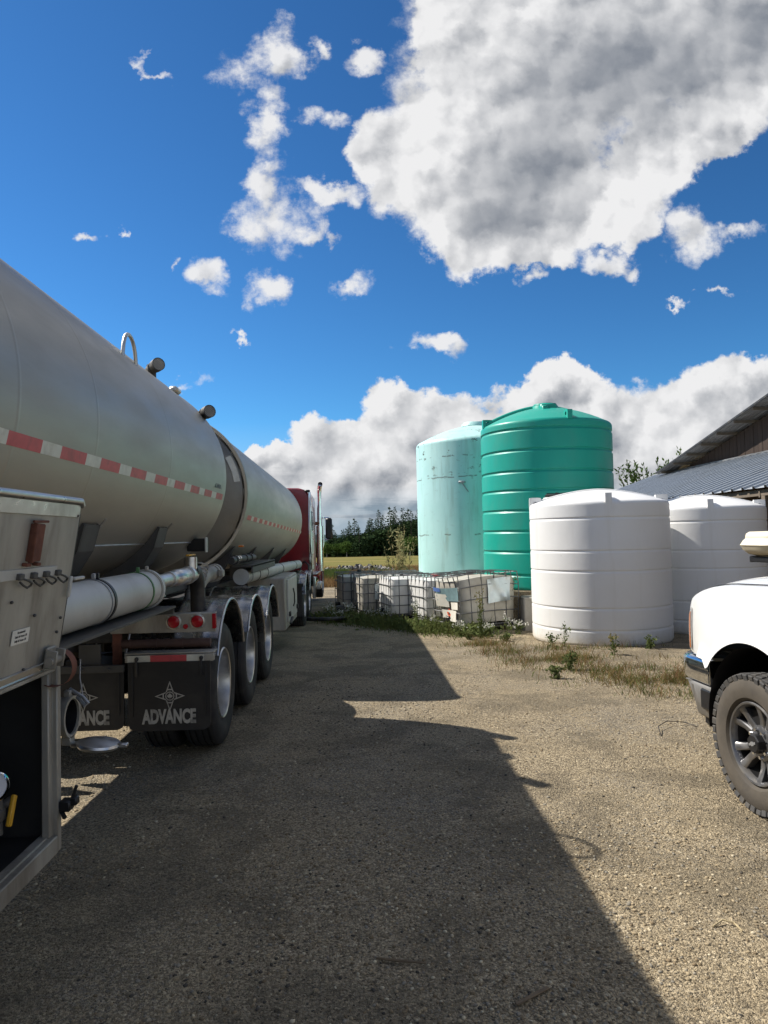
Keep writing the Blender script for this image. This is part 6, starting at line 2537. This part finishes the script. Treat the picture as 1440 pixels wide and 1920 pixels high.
# tree whose shoots show over the barn roof
rg = np.random.default_rng(77)
mb = MB()
bx, by = 15.4, 35.0
mb.path([(0, 0, -0.6), (0.1, 0, 2), (0, 0.1, 4.2)], 0.16, 8, rs=[0.2, 0.16, 0.10])
Cs, Dr = [], []
for k in range(46):
    a = rg.uniform(0, 2 * PI)
    r = rg.uniform(0.3, 2.5)
    x0, y0, z0 = math.cos(a) * r * 0.4, math.sin(a) * r * 0.4, rg.uniform(3.0, 4.4)
    L = rg.uniform(1.0, 2.0) * (1.15 - 0.22 * r)
    e = Vector((math.cos(a) * (r + 0.25), math.sin(a) * (r + 0.25), 4.35 + L))
    p0, p1 = Vector((x0, y0, z0)), Vector((math.cos(a) * r * .9, math.sin(a) * r * .9, 4.2))
    mb.path([p0, p1, p1.lerp(e, 0.5) + Vector((0.03, 0, 0.05)), e], 0.02, 5, rs=[0.04, 0.026, 0.017, 0.008])
    for s in range(26):
        q = s / 26
        c = p1.lerp(e, q)
        Cs.append(tuple(c + Vector(rg.normal(size=3) * 0.05)))
        aa = rg.uniform(0, 2 * PI)
        Dr.append((math.cos(aa) * 0.8, math.sin(aa) * 0.8, 0.9))
t = mb.build('willow_tree', M['bark'], None)
t.location = (bx, by, bz(bx, by))
tag(t, 'young tree with upright leafy shoots showing above the barn roof edge', 'tree')
V, F = leaves(np.array(Cs), 0.24, rg, 0.0, 0.42, np.array(Dr))
inst(faces_mesh('crown', V, F, M['poplar']), 'crown', t)

# ------------------------------------------------------------------ rubble heap in the field
rg = np.random.default_rng(9)


def rock_mesh(seed, mt='rock'):
    r_ = np.random.default_rng(seed)
    bm = bmesh.new()
    bmesh.ops.create_icosphere(bm, subdivisions=1, radius=1.0)
    for v in bm.verts:
        v.co *= r_.uniform(0.7, 1.15)
    me = bpy.data.meshes.new('rock')
    bm.to_mesh(me)
    bm.free()
    me.materials.append(M[mt])
    return me


RK = [rock_mesh(s) for s in range(4)] + [rock_mesh(9, 'frame_black')]
heap = thing('rubble_heap', 'low heap of pale stones and broken black scrap in the field beside the tractor', 'rubble heap', (-0.5, 49.0, bz(-0.5, 49)), 0)
for i in range(120):
    x, y = rg.uniform(-2.6, 2.6), rg.normal() * 0.7
    z = 0.42 * max(0, 1 - (x / 2.9) ** 2) * rg.uniform(0.3, 1.0) + 0.1
    k = int(rg.integers(0, 4)) if z < 0.32 or rg.random() < 0.5 else 4
    o = inst(RK[k], 'stone' if k < 4 else 'scrap_lump', heap, (x, y, z), tuple(rg.uniform(0, 6, 3)))
    s = rg.uniform(0.07, 0.19)
    o.scale = (s * 1.5, s, s * 0.8)

# ------------------------------------------------------------------ grass in the field and at the yard edge
def grass_obj(name, X, Y, H, W, lean, material, label, seed, zf=gz, dz=-0.01, cat='grass'):
    rg_ = np.random.default_rng(seed)
    Z = zf(X, Y) + dz
    V, F = blades(X, Y, Z, H, W, lean, rg_)
    return tag(inst(faces_mesh(name, V, F, material), name), label, cat, None, 'stuff')


rg = np.random.default_rng(3)
n = 26000
X, Y = rg.uniform(-8, 9, n), 30.5 + 30 * rg.random(n) ** 1.5
grass_obj('field_grass', X, Y, rg.uniform(0.15, 0.5, n), rg.uniform(0.015, 0.04, n), 0.8, M['drygrass'], 'straw coloured grass beyond the gravel yard', 31, big_z)
n = 7000
X, Y = rg.uniform(-3.6, -1.0, n), rg.uniform(36, 48, n)
grass_obj('field_grass', X, Y, rg.uniform(0.2, 0.6, n), rg.uniform(0.02, 0.04, n), 0.7, M['grass'], 'bright green grass beside the tractor in the field', 32, big_z)
# strip of weeds in front of the totes
n = 8500
t_ = rg.random(n)
cx = -1.05 + 3.1 * t_
cy = 16.3 - 3.9 * t_
d = np.abs(rg.normal(size=n)) * (0.35 + 0.45 * t_ * (1 - t_) * 2)
X = cx + rg.normal(size=n) * 0.18
Y = cy - d + 0.7 + rg.normal(size=n) * 0.2
clump = np.sin(X * 6.1 + 0.7 * np.sin(Y * 3)) + np.sin(Y * 5.3 + 1 + np.sin(X * 4.0)) + 0.6 * np.sin(X * 13 + Y * 9)
keep = (clump + rg.normal(size=n) * 0.8) > -0.45
X, Y, clump = X[keep], Y[keep], clump[keep]
grass_obj('grass', X, Y, (0.04 + 0.30 * rg.random(len(X)) ** 2.0) * np.clip(0.75 + 0.35 * clump, 0.3, 1.5), rg.uniform(0.006, 0.018, len(X)), 1.2, M['tuft'], 'green grass growing along the foot of the ibc totes', 33)
# broad leaved cover mixed into the strip
m_ = 7000
t2 = rg.random(m_)
C = np.stack([-1.0 + 3.1 * t2 + rg.normal(size=m_) * 0.22, 16.25 - 3.9 * t2 - np.abs(rg.normal(size=m_)) * 0.3 + 0.35, np.zeros(m_)], 1)
cl_ = np.sin(C[:, 0] * 7.3 + C[:, 1]) + np.sin(C[:, 1] * 6.1) + rg.normal(size=m_) * 0.6
C = C[cl_ > -0.1]
C[:, 2] = gz(C[:, 0], C[:, 1]) + 0.20 * rg.random(len(C)) ** 1.8
V, F = leaves(C, 0.075, rg, 0.1, 0.5)
tag(inst(faces_mesh('ground_cover', V, F, M['weed']), 'ground_cover'), 'broad leaved weeds tangled along the foot of the totes', 'weeds', None, 'stuff')
# dry and green patches between the white tank and the pickup
cl = [(2.45, 9.55, .55, .5, 1500), (3.1, 8.6, .65, .55, 2300), (3.6, 8.1, .6, .45, 2300), (2.9, 9.9, .5, .35, 1000), (2.1, 10.6, .5, .5, 900), (1.9, 11.5, .45, .3, 1000), (3.4, 10.75, .9, .12, 500),
      (2.7, 10.9, .8, .3, 500), (3.9, 7.5, .4, .4, 600), (3.3, 7.6, .5, .3, 600), (4.3, 9.3, .5, .5, 300)]
gx_, gy_ = [], []
for (a, b, sa_, sb_, m) in cl:
    gx_.append(a + rg.normal(size=m) * sa_ * 0.6)
    gy_.append(b + rg.normal(size=m) * sb_ * 0.6)
X, Y = np.concatenate(gx_), np.concatenate(gy_)
keep = (np.sin(X * 6.7 + 1) + np.sin(Y * 7.9) + rg.normal(size=len(X)) * 0.8) > -0.5
X, Y = X[keep], Y[keep]
h = len(X)
idx = rg.permutation(h)
a, b = idx[:int(h * 0.42)], idx[int(h * 0.42):]
grass_obj('dry_grass', X[a], Y[a], rg.uniform(0.03, 0.20, len(a)), rg.uniform(0.003, 0.009, len(a)), 1.5, M['drygrass'], 'rusty dry grass patch between the front white tank and the pickup', 34)
grass_obj('grass', X[b], Y[b], rg.uniform(0.03, 0.13, len(b)), rg.uniform(0.004, 0.011, len(b)), 1.4, M['tuft'], 'short green weeds in the gravel before the front white tank', 35)


# single tall weeds
def weed(label, x, y, h, ns, seed, top='weedtop', name='tall_weed', spread=0.25, zf=gh, leafm='weed', lsize=0.07, nl=14, tops=True, group='tall weeds in the gravel'):
    rg_ = np.random.default_rng(seed)
    mb = MB()
    Cs, Ts = [], []
    for k in range(ns):
        a = rg_.uniform(0, 2 * PI)
        L = h * rg_.uniform(0.6, 1.0)
        e = Vector((math.cos(a) * spread * L * rg_.random(), math.sin(a) * spread * L * rg_.random(), L))
        p0 = Vector((rg_.normal() * 0.03, rg_.normal() * 0.03, -0.03))
        m = p0.lerp(e, 0.5) + Vector((rg_.normal() * 0.02, rg_.normal() * 0.02, 0.02))
        mb.path([p0, m, e], 0.004, 4, rs=[0.006 * h ** .5, 0.004 * h ** .5, 0.0015])
        for s in range(nl):
            q = rg_.uniform(0.05, 0.9)
            Cs.append(tuple(p0.lerp(e, q)))
        if tops:
            for s in range(10):
                q = rg_.uniform(0.72, 1.03)
                Ts.append(tuple(p0.lerp(e, q) + Vector(rg_.normal(size=3) * 0.018)))
    o = mb.build(name, M[leafm], None)
    o.location = (x, y, zf(x, y))
    tag(o, label, 'weed', group)
    V, F = leaves(np.array(Cs), lsize, rg_, -0.2, 0.30)
    inst(faces_mesh('leaves', V, F, M[leafm]), 'leaves', o)['kind'] = 'stuff'
    if tops:
        V, F = leaves(np.array(Ts), 0.035, rg_, 0, 0.8)
        inst(faces_mesh('flowers', V, F, M[top]), 'flowers', o)['kind'] = 'stuff'
    return o


weed('bushy dry topped weed in front of the battered ibc tote', 2.02, 12.35, 0.85, 8, 1, spread=0.15)
weed('slender weed before the right end of the battered tote', 2.52, 12.35, 0.45, 3, 2, 'flower')
weed('dark sprig standing against the foot of the front white tank', 3.12, 11.02, 0.42, 3, 3, 'weed', leafm='weed', spread=0.4)
weed('low branching sprig just left of the dark sprig at the white tank', 2.90, 11.12, 0.22, 4, 4, 'weed', spread=0.9)
weed('white flowered weed at the red capped tote', 1.02, 14.1, 0.60, 9, 5, 'flower', spread=0.35)
weed('white flowered weed under the middle front tote', 0.45, 14.9, 0.42, 9, 6, 'flower', spread=0.5)
weed('white flowered weed at the shaded end of the tote row', -0.32, 16.0, 0.45, 12, 7, 'flower', spread=0.6)
weed('flowering weed beside the black hose', -0.75, 16.2, 0.40, 9, 8, 'flower', spread=0.6)
weed('white flowered weed at the near corner of the battered tote', 1.72, 12.75, 0.30, 9, 9, 'flower', spread=0.6)
weed('leafy weed on the pad edge beside the concrete block', 2.72, 13.55, 0.45, 7, 10, 'weedtop', spread=0.6, zf=lambda x, y: PADZ - 0.1)
weed('green tuft halfway between the white tank and the pickup bumper', 2.62, 9.05, 0.26, 7, 11, 'weed', spread=0.6)
weed('small green tuft left of the rusty grass patch', 2.28, 8.55, 0.16, 7, 12, 'weed', spread=0.9)
weed('green clump right beside the pickup bumper', 4.15, 8.9, 0.20, 10, 13, 'weed', spread=0.9)
weed('green weed under the right half of the front white tank', 4.25, 10.55, 0.20, 6, 14, 'weed', spread=0.8)
weed('upright weed in front of the white tank center', 3.55, 10.1, 0.30, 5, 15, 'weedtop', spread=0.4)
for i, (x, y, h_, top) in enumerate(((-0.55, 15.75, .3, 'flower'), (-0.1, 15.55, .24, 'weed'), (0.15, 15.3, .34, 'flower'), (0.7, 14.65, .3, 'weed'), (1.3, 13.75, .34, 'flower'), (1.45, 13.3, .25, 'weed'),
                                (2.2, 12.55, .28, 'flower'), (2.75, 12.75, .3, 'flower'), (1.75, 12.2, .2, 'weed'), (2.35, 11.9, .16, 'weed'))):
    weed(('leafy weed left of the hose end with pale flowers', 'low green weed in shade before the plated greyish tote', 'flowering weed before the gap of the two shaded totes', 'low green weed at the middle tote corner',
          'flowering weed before the red capped tote corner', 'green weed just left of the battered tote', 'flowering weed before the bent plate of the battered tote', 'flowering weed between battered tote and concrete block',
          'small weed on the gravel before the battered tote corner', 'small weed on the gravel between battered tote and white tank')[i], x, y, h_ * 0.85, 9, 60 + i, top, spread=0.9, nl=14, lsize=0.065)
tw = weed('tall pale grass clump with feathery shoots left of the pale aqua tank', 1.02, 19.6, 2.35, 22, 20, 'weedtop', 'tall_grass', 0.28, leafm='weedtop', lsize=0.16, nl=24, group=None)
for i, (x, y, h_) in enumerate(((0.35, 20.4, 1.2), (0.75, 20.8, 1.3), (1.35, 20.2, 1.1), (0.0, 21.0, 0.9))):
    weed(('low grass clump right of the far tote tops', 'grass clump behind the tall feathery grass', 'grass clump touching the pale aqua tank', 'short grass clump nearest the field edge')[i],
         x, y, h_, 16, 30 + i, 'weedtop', 'grass_clump', 0.5, leafm='broad', lsize=0.14, nl=16, group='grass clumps behind the totes')

# ------------------------------------------------------------------ hose, sticks and wire on the ground
def lying(pts, dz):
    return [(x, y, gh(x, y) + dz + e) for x, y, e in pts]


mb = MB()
hp_ = []
for k in range(40):
    a = k / 39 * 2 * PI * 1.35
    hp_.append((-0.95 + 0.55 * math.cos(a) + 0.25 * k / 39, 16.1 + 0.62 * math.sin(a) - 0.1 * k / 39, 0.02 + 0.06 * k / 39))
hp_ = [(-1.9, 17.2, 0.0), (-1.75, 16.7, 0.0), (-1.3, 16.35, 0.0)] + hp_ + [(0.0, 16.9, 0.10), (0.2, 17.1, 0.05)]
mb.path(lying(hp_, 0.04), 0.042, 10)
tag(mb.build('hose', M['frame_black']), 'black hose coiled loosely on the gravel beside the tractor', 'hose')
mb = MB()
mb.path(lying([(0.02, 2.98, 0.004), (0.10, 2.955, 0.006), (0.22, 2.93, 0.004)], 0.006), 0.005, 6, rs=[0.004, 0.006, 0.003])
tag(mb.build('stick', M['stick']), 'thin dark stick lying on the shaded gravel', 'stick')
mb = MB()
mb.box((0.60, 2.70, gh(0.6, 2.7) + 0.008), (0.17, 0.018, 0.008), 0.003, Matrix.Rotation(rad(32), 3, 'Z'))
tag(mb.build('wood_splinter', M['stick']), 'flat brown wood splinter on the shaded gravel in the foreground', 'splinter')
mb = MB()
mb.path(lying([(1.50, 3.13, 0.0), (1.56, 3.16, 0.012), (1.60, 3.14, 0.008), (1.61, 3.09, 0.0)], 0.006), 0.004, 6)
tag(mb.build('straw_curl', M['straw']), 'curled straw stalk on the sunlit gravel', 'straw')
mb = MB()
mb.path(lying([(2.50, 6.02, 0.0), (2.55, 6.2, 0.03), (2.68, 6.32, 0.04), (2.85, 6.33, 0.02), (2.92, 6.25, 0.0)], 0.006), 0.0035, 6)
tag(mb.build('wire', M['black']), 'black wire arc on the gravel left of the pickup bumper', 'wire')

# ------------------------------------------------------------------ loose stones lying on the yard
GM = [mat('stone_tan', (0.33, 0.265, 0.17), 0.95, 0, 0.3, 60, spec=0.15), mat('stone_grey', (0.25, 0.225, 0.18), 0.95, 0, 0.3, 60, spec=0.15), mat('stone_slate', (0.080, 0.072, 0.060), 0.95, 0, 0.3, 60, spec=0.1),
      mat('stone_brown', (0.20, 0.152, 0.095), 0.95, 0, 0.3, 60, spec=0.15), mat('stone_pale', (0.52, 0.45, 0.32), 0.95, 0, 0.2, 60, spec=0.15)]


def pebbles(name, label, n, xr, yr, smin, smax, seed, pw=1.0):
    rg_ = np.random.default_rng(seed)
    bm = bmesh.new()
    bmesh.ops.create_icosphere(bm, subdivisions=1, radius=1.0)
    bv = np.array([v.co[:] for v in bm.verts])
    bf = np.array([[v.index for v in f.verts] for f in bm.faces])
    if bv.shape[0] > 20:
        bm2 = bmesh.new()
        bmesh.ops.create_icosphere(bm2, subdivisions=0 or 1, radius=1.0)
        bm2.free()
    # plain icosahedron
    ph = (1 + 5 ** .5) / 2
    bv = np.array([(-1, ph, 0), (1, ph, 0), (-1, -ph, 0), (1, -ph, 0), (0, -1, ph), (0, 1, ph), (0, -1, -ph), (0, 1, -ph), (ph, 0, -1), (ph, 0, 1), (-ph, 0, -1), (-ph, 0, 1)]) / math.sqrt(1 + ph * ph)
    bf = np.array([(0, 11, 5), (0, 5, 1), (0, 1, 7), (0, 7, 10), (0, 10, 11), (1, 5, 9), (5, 11, 4), (11, 10, 2), (10, 7, 6), (7, 1, 8), (3, 9, 4), (3, 4, 2), (3, 2, 6), (3, 6, 8), (3, 8, 9), (4, 9, 5), (2, 4, 11), (6, 2, 10), (8, 6, 7), (9, 8, 1)])
    bm.free()
    X = rg_.uniform(*xr, n)
    Y = yr[0] + (yr[1] - yr[0]) * rg_.random(n) ** pw
    dens = np.sin(X * 2.1 + 1) + np.sin(Y * 1.9 + X) + np.sin(X * 4.3 - Y * 2.7) * 0.7
    k_ = dens + rg_.normal(size=n) * 0.9 > -0.7
    X, Y = X[k_], Y[k_]
    n = len(X)
    S = smin + (smax - smin) * rg_.random(n) ** 3.0
    Z = gz(X, Y) + S * 0.12
    jit = bv[None] * rg_.uniform(0.72, 1.12, (n, 12, 1))
    sc = np.stack([rg_.uniform(0.8, 1.5, n), rg_.uniform(0.7, 1.1, n), rg_.uniform(0.45, 0.8, n)], -1) * S[:, None]
    q = jit * sc[:, None, :]
    a = rg_.uniform(0, 2 * PI, n)
    c, s = np.cos(a)[:, None], np.sin(a)[:, None]
    V = np.stack([q[..., 0] * c - q[..., 1] * s + X[:, None], q[..., 0] * s + q[..., 1] * c + Y[:, None], q[..., 2] + Z[:, None]], -1).reshape(-1, 3)
    F = (bf[None] + (np.arange(n) * 12)[:, None, None]).reshape(-1, 3)
    me = faces_mesh(name, V, F, GM[0])
    for m_ in GM[1:]:
        me.materials.append(m_)
    slate = np.sin(X * 1.3 + 2) + np.sin(Y * 1.1 + X * .6)
    mi = rg_.choice(5, n, p=[0.38, 0.24, 0.05, 0.21, 0.12])
    mi = np.where((slate > 0.9) & (rg_.random(n) < 0.25), 2, mi)
    me.polygons.foreach_set('material_index', np.repeat(mi, 20).astype(np.int32))
    return tag(inst(me, name), label, 'gravel', None, 'stuff')


pebbles('loose_gravel', 'loose tan and grey stones on the near gravel', 30000, (-2.3, 2.6), (1.7, 4.2), 0.0025, 0.0115, 51)
pebbles('loose_gravel', 'loose stones on the middle of the gravel yard', 26000, (-2.4, 4.4), (4.2, 9.5), 0.003, 0.012, 52, 1.2)
